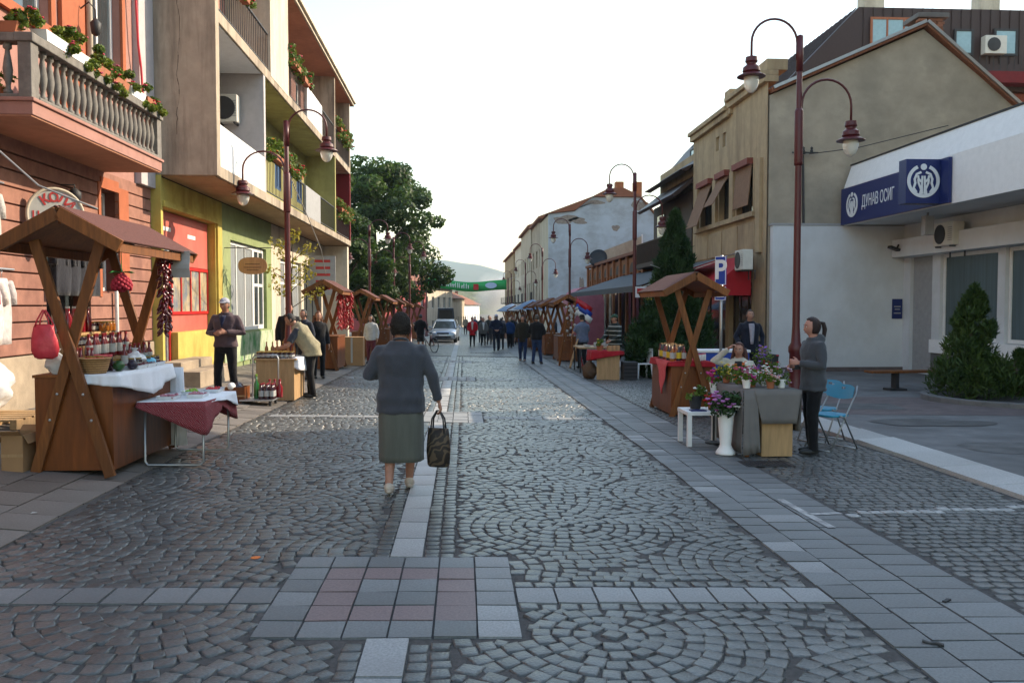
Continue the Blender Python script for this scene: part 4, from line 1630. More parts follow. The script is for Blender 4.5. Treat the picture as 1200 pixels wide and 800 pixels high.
# ---------------------------------------------------------------- houses closing the street on the left, far away
far = [('dark red house with white windows behind the street lamps', (-8.5, 92), (-4.6, 106), 4.6, 'redpaint2'), ('cream house with terracotta roof behind the parked car', (-5.0, 108), (-1.6, 124), 4.1, 'cream'),
       ('pale house with low tiled roof beyond the parked car', (-2.6, 130), (.2, 150), 2.9, 'beige'), ('small white house under the banner', (.2, 165), (3.6, 190), 1.9, 'white_blue')]
M['redpaint2'] = mat('old_red_render', (.30, .06, .06), rough=.9, var=.15, bump=.2)
for lab, p, q, zt, mk in far:
    h = thing('street_house', lab, 'house', (p[0], p[1], -2), group='houses where the street bends')
    P_, Q_ = Vector((*p, -2.6)), Vector((*q, -2.6))
    U = (Q_ - P_).normalized()
    Nn = Vector((U.y, -U.x, 0))
    L_ = (Q_ - P_).length
    n = max(3, int(L_ / 2.8))
    st = L_ / n
    hs_ = [(st * k + st * .3, st * k + st * .7, z, z + 1.5) for k in range(n) for z in ((.9, 4.0) if zt > 3.4 else (1.0,))]
    b = MB()
    b.facade(P_, U, Nn, L_, zt + 2.6, hs_, .25)
    W = -Nn * 8
    for a0, a1 in ((P_, P_ + W), (Q_, Q_ + W)):
        b.quad(a0, a1, a1 + Vector((0, 0, zt + 2.6)), a0 + Vector((0, 0, zt + 2.6)))
    b.quad(P_ - Nn * .3, Q_ - Nn * .3, Q_ - Nn * .3 + Vector((0, 0, zt + 2.6)), P_ - Nn * .3 + Vector((0, 0, zt + 2.6)))
    part(b, 'wall', M[mk], h)
    for w_ in hs_:
        window(h, P_, U, Nn, w_[0], w_[1], w_[2], w_[3], .2, M['white_frame'], M['glass'], nx=2)
    b = MB()
    b.prism([(-.5, zt), (4, zt + 2.1), (8.4, zt)], P_ + Vector((0, 0, 2.6)) - U * .3, -Nn, (0, 0, 1), U, L_ + .6)
    part(b, 'roof', M['tile_roof'], h)
    b = MB()
    c = P_ + U * L_ * .4 - Nn * 3
    b.box(c.x - .3, c.x + .3, c.y - .3, c.y + .3, zt + .8, zt + 2.8)
    part(b, 'chimney', M['brick'], h)

# ---------------------------------------------------------------- unseen block right of the frame, added to shade the street
N1 = thing('unseen_shade_block', 'unseen pale apartment block added behind the insurance office to shade the street', 'building', (20.2, 2, -.3))
b = MB()
b.facade((20.2, -16, -.5), (0, 1, 0), (-1, 0, 0), 37, 16.9, [(2 + 3.4 * k, 3.6 + 3.4 * k, z, z + 1.5) for k in range(10) for z in (1.4, 4.4, 7.4, 10.4, 13.4)], .2)
b.box(20.4, 32, -16, 21, -.5, 16.4)
part(b, 'wall', M['beige'], N1)
b = MB()
b.box(19.8, 32.4, -16.4, 21.4, 16.4, 16.65)
part(b, 'roof', M['tile_roof'], N1)
# ================================================================ VEGETATION
def leaf_cloud(name, centers, radii, n_each, size, m, parent, rs, flat=.6, tone_c=None, up=.3, squash=.8, spray=False):
    V, T = [], []
    for i, (c, r, n) in enumerate(zip(centers, radii, n_each)):
        d = rs.normal(size=(n, 3))
        d /= np.linalg.norm(d, axis=1)[:, None]
        rad = r * rs.uniform(.45, 1.0, (n, 1)) ** .6
        p = np.array(c) + d * rad * np.array([1, 1, squash])
        nrm = d + rs.normal(scale=.6, size=(n, 3)) + np.array([0, 0, up])
        nrm /= np.linalg.norm(nrm, axis=1)[:, None]
        a = np.cross(nrm, rs.normal(size=(n, 3)))
        a /= np.linalg.norm(a, axis=1)[:, None] + 1e-9
        if spray:
            a = d * [.8, .8, .35] + np.array([0, 0, .75]) + rs.normal(scale=.45, size=(n, 3))
            a /= np.linalg.norm(a, axis=1)[:, None]
        b = np.cross(nrm, a)
        b /= np.linalg.norm(b, axis=1)[:, None] + 1e-9
        s = size * rs.uniform(.6, 1.3, (n, 1))
        q = np.stack([p - a * s, p + b * s * flat, p + a * s, p - b * s * flat], 1)
        V.append(q.reshape(-1, 3))
        t = (tone_c[i] if tone_c is not None else .5) + rs.normal(scale=.2, size=n)
        T.append(np.clip(t, 0, 1))
    V = np.vstack(V)
    F = np.arange(len(V)).reshape(-1, 4)
    return np_mesh(name, V, F, m, np.concatenate(T), parent)


def trunk_mb(h, r0, limbs, rs):
    b = MB()
    pts = [(math.sin(k * 1.3) * .06 * k, math.cos(k) * .05 * k, h * k / 5) for k in range(6)]
    b.tube(pts, [r0 * (1 - .12 * k) for k in range(6)], 10)
    for (z0, a, L_, el) in limbs:
        p = Vector(pts[min(5, int(z0 / h * 5))])
        p.z = z0
        d = Vector((math.cos(a) * math.cos(el), math.sin(a) * math.cos(el), math.sin(el)))
        q = [p, p + d * L_ * .4 + Vector((0, 0, .1)), p + d * L_ * .75 + Vector((0, 0, L_ * .12)), p + d * L_ + Vector((0, 0, L_ * .25))]
        b.tube(q, [r0 * .5, r0 * .36, r0 * .24, r0 * .08], 7)
    return b


def broad_tree(label, loc, H, crown, seed, leaf, n=26, per=900, size=.16, group=None, cz0=.25):
    """crown = (rx, ry) ; clumps spread unevenly through an egg-shaped volume"""
    rs = np.random.RandomState(seed)
    t = thing('broadleaf_tree', label, 'tree', loc, group=group)
    limbs = [(H * (.25 + .06 * k), k * 2.4 + seed, crown[0] * (.9 - .05 * k), R(25 + 6 * k)) for k in range(8)]
    trunk_mb(H * .8, H * .022, limbs, rs).build('trunk', M['bark'], t, smooth=True)
    C, Rr, Nn, Tn = [], [], [], []
    for k in range(n):
        z = rs.uniform(cz0, .93)
        w = max(.3, 1 - abs(2 * (z - cz0) / (.96 - cz0) - .9) ** 2.6) ** .55
        a = rs.uniform(0, 2 * PI)
        rr = rs.uniform(.3, 1) ** .6 * (1 + .22 * math.sin(3 * a + 9 * z + seed) + .12 * math.sin(5 * a - 14 * z))
        C.append((math.cos(a) * crown[0] * w * rr, math.sin(a) * crown[1] * w * rr, z * H))
        r = rs.uniform(.05, .13) * H * .8
        Rr.append(r)
        Nn.append(int(per * (r / (H * .12)) ** 2 * rs.uniform(.5, 1.1)))
        Tn.append(rs.uniform(.15, .75))
    leaf_cloud('crown', C, Rr, Nn, size, leaf, t, rs, tone_c=Tn, squash=.72)
    return t


def conifer(label, loc, H, r0, seed, name='thuja', n=170, per=110, size=.07, prof=None, group=None, gap=0.02):
    rs = np.random.RandomState(seed)
    t = thing(name, label, 'shrub' if H < 3 else 'tree', loc, group=group)
    trunk_mb(H * .85, .05 + H * .008, [(H * .12, k * 2.1, r0 * .8, R(20)) for k in range(4)], rs).build('trunk', M['bark'], t, smooth=True)
    C, Rr, Nn, Tn = [], [], [], []
    for k in range(n):
        z = rs.uniform(gap, 1) ** 1.15
        w = prof(z) if prof else (1 - z) ** .75 * (1 if z > .12 else .75)
        a = rs.uniform(0, 2 * PI)
        rr = r0 * w * rs.uniform(.45, 1.05)
        C.append((math.cos(a) * rr, math.sin(a) * rr, z * H * .97))
        Rr.append(max(.04, r0 * .22 * (.25 + w)))
        Nn.append(per)
        Tn.append(rs.uniform(.1, .8))
    leaf_cloud('crown', C, Rr, Nn, size, M['leaf_shrub' if name == 'conifer_shrub' else 'leaf_dark'], t, rs, flat=.17, tone_c=Tn, up=.9, squash=1.25, spray=True)
    return t


broad_tree('tall dark green tree spreading over the left side of the street', (-6.0, 60, -.75), 13.0, (4.3, 4.2), 5, M['leaf'], n=120, per=950, size=.15, cz0=.2)
broad_tree('dark tree close behind the end of the yellow block', (-9.3, 50, -.4), 12.2, (3.0, 3.2), 8, M['leaf'], n=60, per=1200, size=.15, cz0=.12)
broad_tree('smaller dark tree lower down between the left lamps', (-6.4, 46, -.3), 7.5, (2.4, 2.4), 11, M['leaf'], n=45, per=900, size=.12, cz0=.15)
conifer('tall dark conical thuja behind the right bottle stall', (6.25, 25, -.3), 4.95, 1.15, 3, n=280, per=150, size=.11)
conifer('round dark bush at the foot of the conical thuja', (5.45, 24.2, -.3), 1.9, .8, 4, name='evergreen_bush', n=110, per=130, size=.10, prof=lambda z: math.sqrt(max(.05, 1 - (2 * z - .9) ** 2)))
conifer('bushy young conifer in the kerbed bed before the office windows', (10.15, 16.45, -.12), 2.3, .86, 6, name='conifer_shrub', n=150, per=100, size=.08,
        prof=lambda z: (.4 if z < .08 else .85 if z < .32 else .62 * (1 - (z - .32) / .68) ** .8 + .04), gap=.12)
conifer('small low conifer at the right end of the kerbed bed', (11.2, 16.6, -.12), 1.0, .42, 9, name='conifer_shrub', n=60, per=110, size=.075, gap=.1)

# young tree by the left lamp
t = thing('young_tree', 'thin young tree with sparse yellow leaves by the left street lamp', 'tree', (-4.55, 23, gz(-4.55, 23)))
b = MB()
b.tube([(0, 0, 0), (.02, .0, 1.2), (-.02, .03, 2.3), (.05, 0, 3.3)], [.03, .025, .018, .008], 7)
rs = np.random.RandomState(2)
Cc = []
for k in range(11):
    z = 1.7 + .15 * k
    a = k * 2.4
    e = (math.cos(a) * (.75 - .03 * k), math.sin(a) * .6, z + .45)
    b.tube([(0, 0, z), (e[0] * .5, e[1] * .5, z + .25), e], [.012, .009, .004], 5)
    Cc += [e, (e[0] * .6, e[1] * .6, z + .3)]
b.build('trunk', M['bark'], t, smooth=True)
M['leaf_yel'] = leaf_mat('yellow_leaf', (.22, .20, .03), (.45, .38, .06))
leaf_cloud('crown', Cc, [.2] * len(Cc), [26] * len(Cc), .055, M['leaf_yel'], t, rs)

# kerbed planting bed
bed = MB()
outer, inner = [], []
for k in range(15):
    a = PI * (.62 + .86 * k / 14)
    outer.append((11.9 + 2.75 * math.cos(a), 16.2 + 2.0 * math.sin(a) * -1 * -1))
    inner.append((11.9 + 2.55 * math.cos(a), 16.2 + 1.82 * math.sin(a)))
outer.append((16, 14.1)); inner.append((16, 14.3))
for i in range(len(outer) - 1):
    q = [outer[i], outer[i + 1], inner[i + 1], inner[i]]
    zz = fz(10, 16)
    vs = [(x, y, zz - .05) for x, y in q] + [(x, y, zz + .11) for x, y in q]
    bed.add(vs, [(4, 5, 6, 7), (0, 1, 5, 4), (1, 2, 6, 5), (2, 3, 7, 6), (3, 0, 4, 7)])
tag(bed.build('bed_kerb', M['kerb_plain'] if 'kerb_plain' in M else M['concrete'], fix=True, bevel=.015), 'curved pale kerb round the planting bed with the conifer shrub', 'kerb')
b = MB()
b.quad(*[(x, y, fz(10, 16) + .05) for x, y in inner + [(16, 18)]])
struct(b.build('bed_soil_ground', M['mortar'], fix=True))

# ================================================================ STREET LAMPS
M['globe'] = bpy.data.materials.new('lamp_glass')
M['globe'].use_nodes = True
_b = M['globe'].node_tree.nodes['Principled BSDF']
_b.inputs['Base Color'].default_value = (.86, .85, .78, 1)
_b.inputs['Roughness'].default_value = .25
_b.inputs['Transmission Weight'].default_value = .35
_b.inputs['IOR'].default_value = 1.2


def make_lamp(loc, sx, label):
    t = thing('street_lamp', label, 'street lamp', loc, group='dark red two armed street lamps')
    b = MB()
    b.lathe([(.16, 0), (.16, .05), (.12, .08), (.11, 1.0), (.13, 1.03), (.13, 1.12), (.085, 1.2), (.066, 1.5), (.058, 4.3), (.045, 6.6), (.03, 6.64)], n=12)
    b.lathe([(.07, 4.35), (.078, 4.4), (.078, 5.3), (.06, 5.35)], n=10)
    b.lathe([(.062, 6.0), (.062, 6.62)], n=10)
    b.build('pole', M['lamp_red'], t, smooth=True)
    for dirn, zc, r, z0, zh in ((sx, 6.5, .41, 6.2, 6.22), (-sx, 5.42, .45, 4.7, 5.12)):
        b = MB()
        pts = [(0.05 * dirn, 0, z0)] + [(dirn * (.05 + r - r * math.cos(PI * k / 14)), 0, zc + r * math.sin(PI * k / 14)) for k in range(15)] + [(dirn * (.05 + 2 * r), 0, zh)]
        b.tube(pts, .022, 8)
        arm = b.build('arm', M['lamp_red'], t, smooth=True)
        b = MB()
        xc = dirn * (.05 + 2 * r)
        b.lathe([(.03, .03), (.10, .02), (.11, -.06), (.085, -.09), (.085, -.11), (.145, -.16), (.155, -.23), (.13, -.255), (.245, -.31), (.25, -.325), (.13, -.335)], (xc, 0, zh), 20)
        head = b.build('lamp_head', M['lamp_red'], t, smooth=False)
        b = MB()
        b.lathe([(.13, -.325), (.135, -.40), (.12, -.48), (.085, -.555), (.04, -.595), (.008, -.605)], (xc, 0, zh), 18)
        g = b.build('lamp_globe', M['globe'], head, smooth=True)
    return t


lamp0 = make_lamp((5.96, 15, gz(5.96, 15)), -1, 'nearest dark red street lamp, standing behind the flower table')
for (x, y, lab) in ((5.85, 29, 'second street lamp on the right, before the cafe awning'), (5.62, 45, 'third street lamp on the right, before the pale blue gable'), (5.6, 60.5, 'fourth street lamp on the right, before the beige row'), (5.6, 77, 'small far street lamp on the right, beyond the gable house'), (5.4, 96, 'farthest right street lamp beside the green banner')):
    copy_tree(lamp0, (x, y, gzr(5, y)), label=lab)
lampL = copy_tree(lamp0, (-3.86, 19.1, gz(-3.86, 19.1)), rz=PI, label='tall street lamp before the yellow apartment block')
lampL.scale = (1, 1, .875)
for (x, y, s, lab) in ((-4.45, 41, .88, 'street lamp just past the end of the yellow block'), (-3.75, 46.5, .88, 'middle one of the three street lamps under the big tree'), (-3.3, 53, .9, 'street lamp nearest the parked car under the big tree'), (-3.1, 72, .9, 'far street lamp on the left beyond the big tree')):
    o = copy_tree(lamp0, (x, y, gz(x, y)), rz=PI, label=lab)
    o.scale = (1, 1, s)

# ================================================================ MARKET STALLS
def make_stall():
    t = thing('market_stall', 'first wooden market stall', 'market stall', group='wooden market stalls along the street')
    W, L_, HC = .74, 1.55, .98
    w2, l2 = W / 2, L_ / 2
    for (x0, x1, y0, y1) in ((-w2, w2, -l2, -l2 + .02), (-w2, w2, l2 - .02, l2), (-w2, -w2 + .02, -l2 + .021, l2 - .021), (w2 - .02, w2, -l2 + .021, l2 - .021)):
        b = MB()
        b.box(x0, x1, y0, y1, .05, HC - .03)
        b.build('counter_panel', M['wood_panel'], t)
    b = MB()
    b.box(-w2 - .02, w2 + .03, -l2 - .01, l2 + .01, HC - .028, HC)
    b.build('counter_top', M['wood'], t, bevel=.004)
    for ye, s in ((-l2, -1), (l2, 1)):
        for k, sg in enumerate((1, -1)):
            b = MB()
            y = ye + s * (.03 + .05 * k)
            b.beam((-.37 * sg, y, 0), (.30 * sg, y, 2.27), .10, .045, up=(0, 1, 0))
            lg = b.build('leg', M['wood'], t, bevel=.004)
            bb = MB()
            for z in (.55, .8):
                xb = -.37 * sg + .67 * sg * z / 2.27
                bb.ell((xb, y + s * .027, z), .014, .008, .014, 8, 5)
            bb.build('bolt', M['steel'], lg)
    # roof
    PK, EV, HW = 2.56, 2.25, .55
    ra, rb = -l2 - .22, l2 + .30
    for sg in (-1, 1):
        b = MB()
        d = Vector((sg * HW, 0, EV - PK))
        n = Vector((sg * (PK - EV), 0, HW)).normalized()
        p0, p1 = Vector((0, 0, PK)), Vector((sg * HW, 0, EV))
        vs = [p + n * o + Vector((0, y, 0)) for y in (ra, rb) for p, o in ((p0, 0), (p1, 0), (p1, .02), (p0, .02))]
        b.add(vs, [(0, 1, 2, 3), (7, 6, 5, 4), (0, 4, 5, 1), (1, 5, 6, 2), (2, 6, 7, 3), (3, 7, 4, 0)])
        rp = b.build('roof_boards', M['wood'], t, fix=True)
        b = MB()
        q1 = p1 + (p1 - p0).normalized() * .03
        vs = [p + n * o + Vector((0, y, 0)) for y in (ra - .03, rb + .03) for p, o in ((p0, .021), (q1, .021), (q1, .032), (p0, .032))]
        b.add(vs, [(0, 1, 2, 3), (7, 6, 5, 4), (0, 4, 5, 1), (1, 5, 6, 2), (2, 6, 7, 3), (3, 7, 4, 0)])
        b.build('roof_felt', M['shingle'], t, fix=True)
        for y in (ra - .025, rb + .025):
            b = MB()
            b.beam(p0 + Vector((sg * .004, y, -.045)), p1 + Vector((sg * .02, y, -.045)), .045, .125, up=(0, 0, 1))
            b.build('bargeboard', M['wood'], t, bevel=.004)
        b = MB()
        b.beam((sg * (HW - .012), ra, EV - .05), (sg * (HW - .012), rb, EV - .05), .035, .09)
        b.build('eave_board', M['wood'], t, bevel=.003)
    b = MB()
    b.beam((0, ra + .04, PK - .09), (0, rb - .04, PK - .09), .05, .1)
    b.build('ridge_beam', M['wood'], t)
    return t


S1 = make_stall()
S1.location = (-3.76, 9.25, gz(-3.75, 9.25))
S1.rotation_euler = (0, 0, R(-1))
S1['label'] = 'large market stall with jam jars on white cloth, before the coral house'
stall_at = [(-3.95, 25.3, 0, 1.0, 'stall hung with red pepper strings, past the man in a beige vest'), (-3.85, 33.2, 1, 1.0, 'brown stall under the left lamps behind a pale cardboard screen'),
            (3.86, 14.95, 0, .95, 'stall with bottles and a pink cloth before the conical thuja'), (4.0, 33.4, 0, 1., 'stall beside the ladder ornament with the flag')]
for x, y, a, s, lab in stall_at: copy_tree(S1, (x, y, gz(x, y)), rz=R(a), label=lab, scale=s)
for k in range(5): copy_tree(S1, (-3.8 + .06 * k, 41 + 6.2 * k, gz(-3.8, 41 + 6.2 * k)), rz=R(rn.uniform(-3, 3)), label='distant wooden stall in the row along the left pavement under the trees')
for k in range(8): copy_tree(S1, (4.0 - .05 * k, 39 + 4.6 * k, gzr(4.0, 39 + 4.6 * k)), rz=R(rn.uniform(-3, 3)), label='distant wooden stall in the crowded row along the right pavement')


def jar_proto(name, label, cat, glass, lid, r=.036, h=.105, lab=None, group=None, prof=None, neck=False):
    t = thing(name, label, cat, group=group)
    b = MB()
    if neck: b.lathe([(r * .95, 0), (r, .01), (r, h * .58), (r * .42, h * .74), (r * .36, h * .95)], n=12)
    else: b.lathe([(r * .92, 0), (r, .008), (r, h * .8), (r * .86, h * .9)], n=12)
    b.build('glass_body', glass, t, smooth=True)
    b = MB()
    if neck: b.lathe([(r * .42, h * .93), (r * .42, h), (r * .38, h * 1.01)], n=10)
    else: b.lathe([(r * .93, h * .88), (r * .95, h), (r * .9, h * 1.015)], n=12)
    b.build('lid', lid, t, smooth=False)
    if lab:
        b = MB()
        b.lathe([(r * 1.02, h * .18), (r * 1.02, h * .55)], n=12, cap=False)
        b.build('paper_label', lab, t, smooth=True)
    return t


def gl(name, rgb): return mat(name, rgb, rough=.12, var=.15, scale=20, bump=0, spec=.7)


M['jam_dark'], M['jam_red'], M['juice_red'], M['honey'] = gl('dark_jam', (.035, .008, .012)), gl('red_jam', (.15, .008, .012)), gl('red_juice', (.22, .008, .015)), gl('honey', (.30, .10, .012))
M['brandy'], M['clearb'], M['blue_glass'] = gl('amber_bottle', (.30, .10, .015)), gl('clear_bottle', (.30, .32, .30)), gl('dark_bottle', (.02, .02, .03))
M['gold'] = cmat((.45, .30, .08), .35, 'metal')
M['capred'] = mat('red_cap', (.30, .015, .02), rough=.5, bump=0)
M['paper'] = mat('paper', (.42, .42, .40), rough=.9, var=.08, bump=.03)
M['cork'] = mat('cork', (.42, .28, .15), rough=.9, bump=.1)
zc = S1.location.z + .98
cxs, cys = S1.location.x, S1.location.y
# stepped rack standing on the counter
t = thing('display_rack', 'stepped wooden rack for jars at the back of the jam stall', 'rack', (cxs - .2, cys + .12, zc))
for k in range(3):
    b = MB()
    b.box(-.15 + .002, .20 - .1 * k, -.55, .6, .001 + .13 * k, .13 * (k + 1))
    b.build('step', M['light_wood'], t)
G_J = 'jam jars and bottles on the big stall'
pd = jar_proto('jam_jar', 'dark jam jar with white label on the big stall', 'jar', M['jam_dark'], M['gold'], lab=M['paper'], group=G_J)
ph = jar_proto('jam_jar', 'amber honey jar on the big stall', 'jar', M['honey'], M['gold'], group=G_J)
pr = jar_proto('juice_bottle', 'red juice bottle with silver cap on the rack of the big stall', 'bottle', M['juice_red'], M['steel'], r=.034, h=.27, neck=True, group=G_J)
pk = jar_proto('juice_bottle', 'dark red juice bottle with red cap on the big stall', 'bottle', M['jam_red'], M['capred'], r=.036, h=.25, neck=True, lab=M['paper'], group=G_J)
used = set()


def put(proto, loc, **k):
    if proto.name not in used and not k.get('label'):
        used.add(proto.name)
        proto.location = loc
        return proto
    if proto.name not in used:
        used.add(proto.name)
        proto.location = loc
        proto['label'] = k['label']
        if k.get('scale'): proto.scale = (k['scale'],) * 3
        return proto
    return copy_tree(proto, loc, rz=rn.uniform(0, 6), **k)


for k in range(9): put(pr, (cxs - .30 + (k % 2) * .05, cys - .40 + .075 * k, zc + .391))
for k in range(6): put(pd, (cxs - .28, cys + .30 + .08 * k, zc + .391))
for k in range(4): put(ph, (cxs - .20, cys + .36 + .09 * k, zc + .391))
for k in range(11): put(pd, (cxs - .14, cys - .38 + .095 * k, zc + .261))
for k in range(10): put(pk, (cxs - .04 + (k % 2) * .02, cys - .36 + .1 * k, zc + .131))
for k in range(7): put(pk, (cxs - .26 + .055 * k, cys - .55 + (k % 2) * .04, zc + .001))
for k in range(8): put(pd, (cxs + .09, cys - .3 + .1 * k, zc + .001))
for k in range(16): put(pd if k % 3 else pk, (cxs + .17 + .05 * (k % 3) + rn.uniform(-.01, .01), cys + .02 + .045 * k, zc + .008))
for k in range(9): put(ph if k % 2 else pd, (cxs - .05 + rn.uniform(-.02, .02), cys - .7 + .03 * (k % 3) + .05 * (k // 3), zc + .001))
big = jar_proto('preserve_jar', 'big jar with cloth topped lid behind the wicker basket', 'jar', M['jam_dark'], M['pinkcap'] if 'pinkcap' in M else M['pink_cloth'], r=.055, h=.17, group='large preserve jars by the basket')
for k in range(4): put(big, (cxs + .02 + .11 * (k % 2), cys - .46 + .12 * (k // 2), zc + .001))
# wicker basket
t = thing('wicker_basket', 'round wicker basket of small jars at the corner of the jam stall', 'basket', (cxs + .14, cys - .66, zc + .001))
b = MB()
b.lathe([(.10, 0), (.125, .06), (.145, .14), (.15, .15), (.138, .15), (.115, .05), (.09, .015)], n=22)
M['wicker'] = stripes(mat('wicker', (.42, .24, .10), rough=.8, var=.25, scale=40, bump=.5, bscale=120), (.22, .11, .04), 'Z', 14, .5, .25)
b.build('basket_body', M['wicker'], t, smooth=True)
b = MB()
b.tube([(.148 * math.cos(k * PI / 12), .148 * math.sin(k * PI / 12), .152) for k in range(25)], .011, 6)
b.build('rim', M['wicker'], t, smooth=True)
sm = jar_proto('small_jar', 'small pale jar standing in the wicker basket', 'jar', M['pink_cloth'], M['gold'], r=.036, h=.085, group='small jars in the basket')
for k in range(4): put(sm, (cxs + .14 + .055 * math.cos(k * 1.57), cys - .66 + .055 * math.sin(k * 1.57), zc + .09))


def drape(name, label, pts_top, drops, m, z, rs_, cat='tablecloth', n=28, amp=.02):
    """cloth: flat outline pts_top (x, y) at z, skirt hanging outward by drops per outline edge"""
    b = MB()
    N_ = len(pts_top)
    top, bot = [], []
    for i in range(N_):
        p, q = pts_top[i], pts_top[(i + 1) % N_]
        d0, d1 = drops[i], drops[(i + 1) % N_]
        for k in range(n):
            f = k / n
            x, y = p[0] + (q[0] - p[0]) * f, p[1] + (q[1] - p[1]) * f
            dr = d0 + (d1 - d0) * f
            e = Vector((q[0] - p[0], q[1] - p[1], 0))
            nn = Vector((e.y, -e.x, 0)).normalized() if e.length > 1e-6 else Vector()
            top.append((x, y, z, nn, dr, f))
    cx0 = sum(p[0] for p in pts_top) / N_
    cy0 = sum(p[1] for p in pts_top) / N_
    rings = []
    for j in range(6):
        s = j / 5
        ring = []
        for i, (x, y, zz, nn, dr, f) in enumerate(top):
            w = (math.sin(i * .41) + .7 * math.sin(i * .23 + 1) + .35 * math.sin(i * 1.1)) * amp * .7 * s + .010 + .02 * s
            ring.append((x + nn.x * w, y + nn.y * w, zz + .004 - dr * s))
        rings.append(ring)
    b.loft(rings, cap=False)
    b.quad(*rings[0])
    o = b.build(name, m, None, smooth=True, fix=True)
    so = o.modifiers.new('thick', 'SOLIDIFY')
    so.thickness = .003
    return tag(o, label, cat)


drape('tablecloth', 'white cloth hanging over the street side of the jam stall', [(cxs + .02, cys - .79), (cxs + .41, cys - .79), (cxs + .41, cys + .1), (cxs + .41, cys + .78), (cxs + .02, cys + .78)], [.08, .12, .28, .14, .0], M['cloth_white'], zc + .001, rs)
# things near the cloth edge
def fruit(name, label, cat, loc, r, m, sq=1.):
    b = MB()
    b.ell((0, 0, r * sq), r, r * 1.25, r * sq, 16, 10)
    o = b.build(name, m, None, smooth=True)
    o.location = loc
    t_ = MB()
    t_.tube([(0, r * .9, r * sq), (.01, r * 1.35, r * sq + .02)], .006, 6)
    t_.build('stem', M['bark'], o)
    return tag(o, label, cat)


fruit('squash', 'dark green squash lying beside the basket', 'squash', (cxs + .27, cys - .40, zc + .006), .055, mat('squash_skin', (.02, .07, .015), rough=.4, bump=.05))
fruit('plum_pile', 'bunch of dark plums in a net by the squash', 'fruit', (cxs + .33, cys - .2, zc + .006), .05, mat('plum_skin', (.02, .015, .03), rough=.5, bump=.3, bscale=40))


def bag(name, label, cat, loc, sx, sy, sz, m, seed, knot=True, rz=0, scale_n=9., amp=.25):
    def fn(u, p):
        n = mnoise.noise(Vector((u.x, u.y, u.z)) * 2.2 + Vector((seed, 0, 0))) + .5 * mnoise.noise(Vector((u.x, u.y, u.z)) * 5 + Vector((seed, 3, 0)))
        k = 1 + amp * n
        t_ = max(0, u.z)
        return Vector((p.x * k * (1 - .55 * t_ ** 2), p.y * k * (1 - .55 * t_ ** 2), p.z * (1 + .1 * n)))
    b = MB()
    b.ell((0, 0, sz), sx, sy, sz, 28, 20, fn)
    if knot:
        b.lathe([(sx * .25, sz * 1.75), (sx * .12, sz * 1.95), (sx * .3, sz * 2.15), (sx * .38, sz * 2.3)], n=9, cap=False)
    o = b.build(name, m, None, smooth=True)
    o.location = loc
    o.rotation_euler = (0, 0, rz)
    return tag(o, label, cat)


M['plastic_clear'] = mat('clear_plastic', (.66, .68, .70), rough=.25, var=.1, bump=.3, bscale=30, spec=.6)
M['plastic_blue'] = mat('blue_plastic', (.10, .42, .60), rough=.35, var=.1, bump=.2)
M['plastic_red'] = mat('red_plastic', (.62, .05, .07), rough=.4, var=.12, bump=.3, bscale=25)
bag('plastic_bag', 'clear bag of round goods tied in blue on the jam stall', 'bag', (cxs + .2, cys + .2, zc + .006), .12, .15, .09, M['plastic_clear'], 1)
bag('plastic_bag', 'small light blue bag on the corner of the jam stall', 'bag', (cxs + .26, cys + .42, zc + .006), .09, .1, .05, M['plastic_blue'], 2)
t = thing('carrier_bag', 'pinkish red carrier bag hanging from the stall leg', 'bag', (cxs - .20, cys - .935, zc + .17))
b = MB()
rg = []
for j, (z, w, d_) in enumerate(((0, .075, .02), (.015, .105, .05), (.08, .125, .062), (.17, .12, .055), (.24, .105, .04), (.29, .095, .028), (.32, .09, .012))):
    rg.append([((w + .012 * math.sin(3 * a + j) * (j > 0)) * math.cos(a), (d_ + .012 * math.sin(5 * a + 2 * j)) * math.sin(a), z + .006 * math.sin(4 * a + j)) for a in [2 * PI * k / 26 for k in range(26)]])
b.loft(rg)
b.build('bag_body', M['plastic_red'], t, smooth=True)
for s in (-1, 1):
    b = MB(); b.tube([(s * .085, s * .008, .30), (s * .06, s * .01, .37), (s * .012, 0, .46), (s * -.004, 0, .46), (s * .03, s * .01, .37), (s * .04, s * .01, .31)], .008, 6); b.build('handle', M['plastic_red'], t, smooth=True)
bag('plastic_bag', 'pale translucent bag behind the hanging red bag', 'bag', (cxs - .2, cys - .70, zc + .001), .11, .06, .11, M['plastic_clear'], 8)

# raspberry ornament, pepper strings, paper
t = thing('raspberry_ornament', 'large red raspberry ornament hanging under the stall roof', 'ornament', (cxs + .40, cys - .62, zc + .98))
b = MB()
for k in range(70):
    z = -.16 * (k / 69) ** .9
    a = k * 2.4
    r = .085 * math.sin(PI * min(.97, .3 + .7 * (1 + z / .16) * .95)) if z > -.15 else .02
    b.ell((r * math.cos(a), r * math.sin(a), z), .022, .022, .02, 7, 5)
b.build('berry', mat('berry_red', (.36, .02, .04), rough=.7, bump=.2), t, smooth=True)
b = MB()
for k in range(6):
    a = k * 1.05
    b.add([(0, 0, .02), (.09 * math.cos(a - .3), .09 * math.sin(a - .3), .03), (.13 * math.cos(a), .13 * math.sin(a), .01), (.09 * math.cos(a + .3), .09 * math.sin(a + .3), .03)], [(0, 1, 2, 3)])
b.tube([(0, 0, .01), (0, 0, .27)], .004, 5)
b.build('leaf_cap', mat('felt_green', (.03, .22, .05), rough=.9), t)


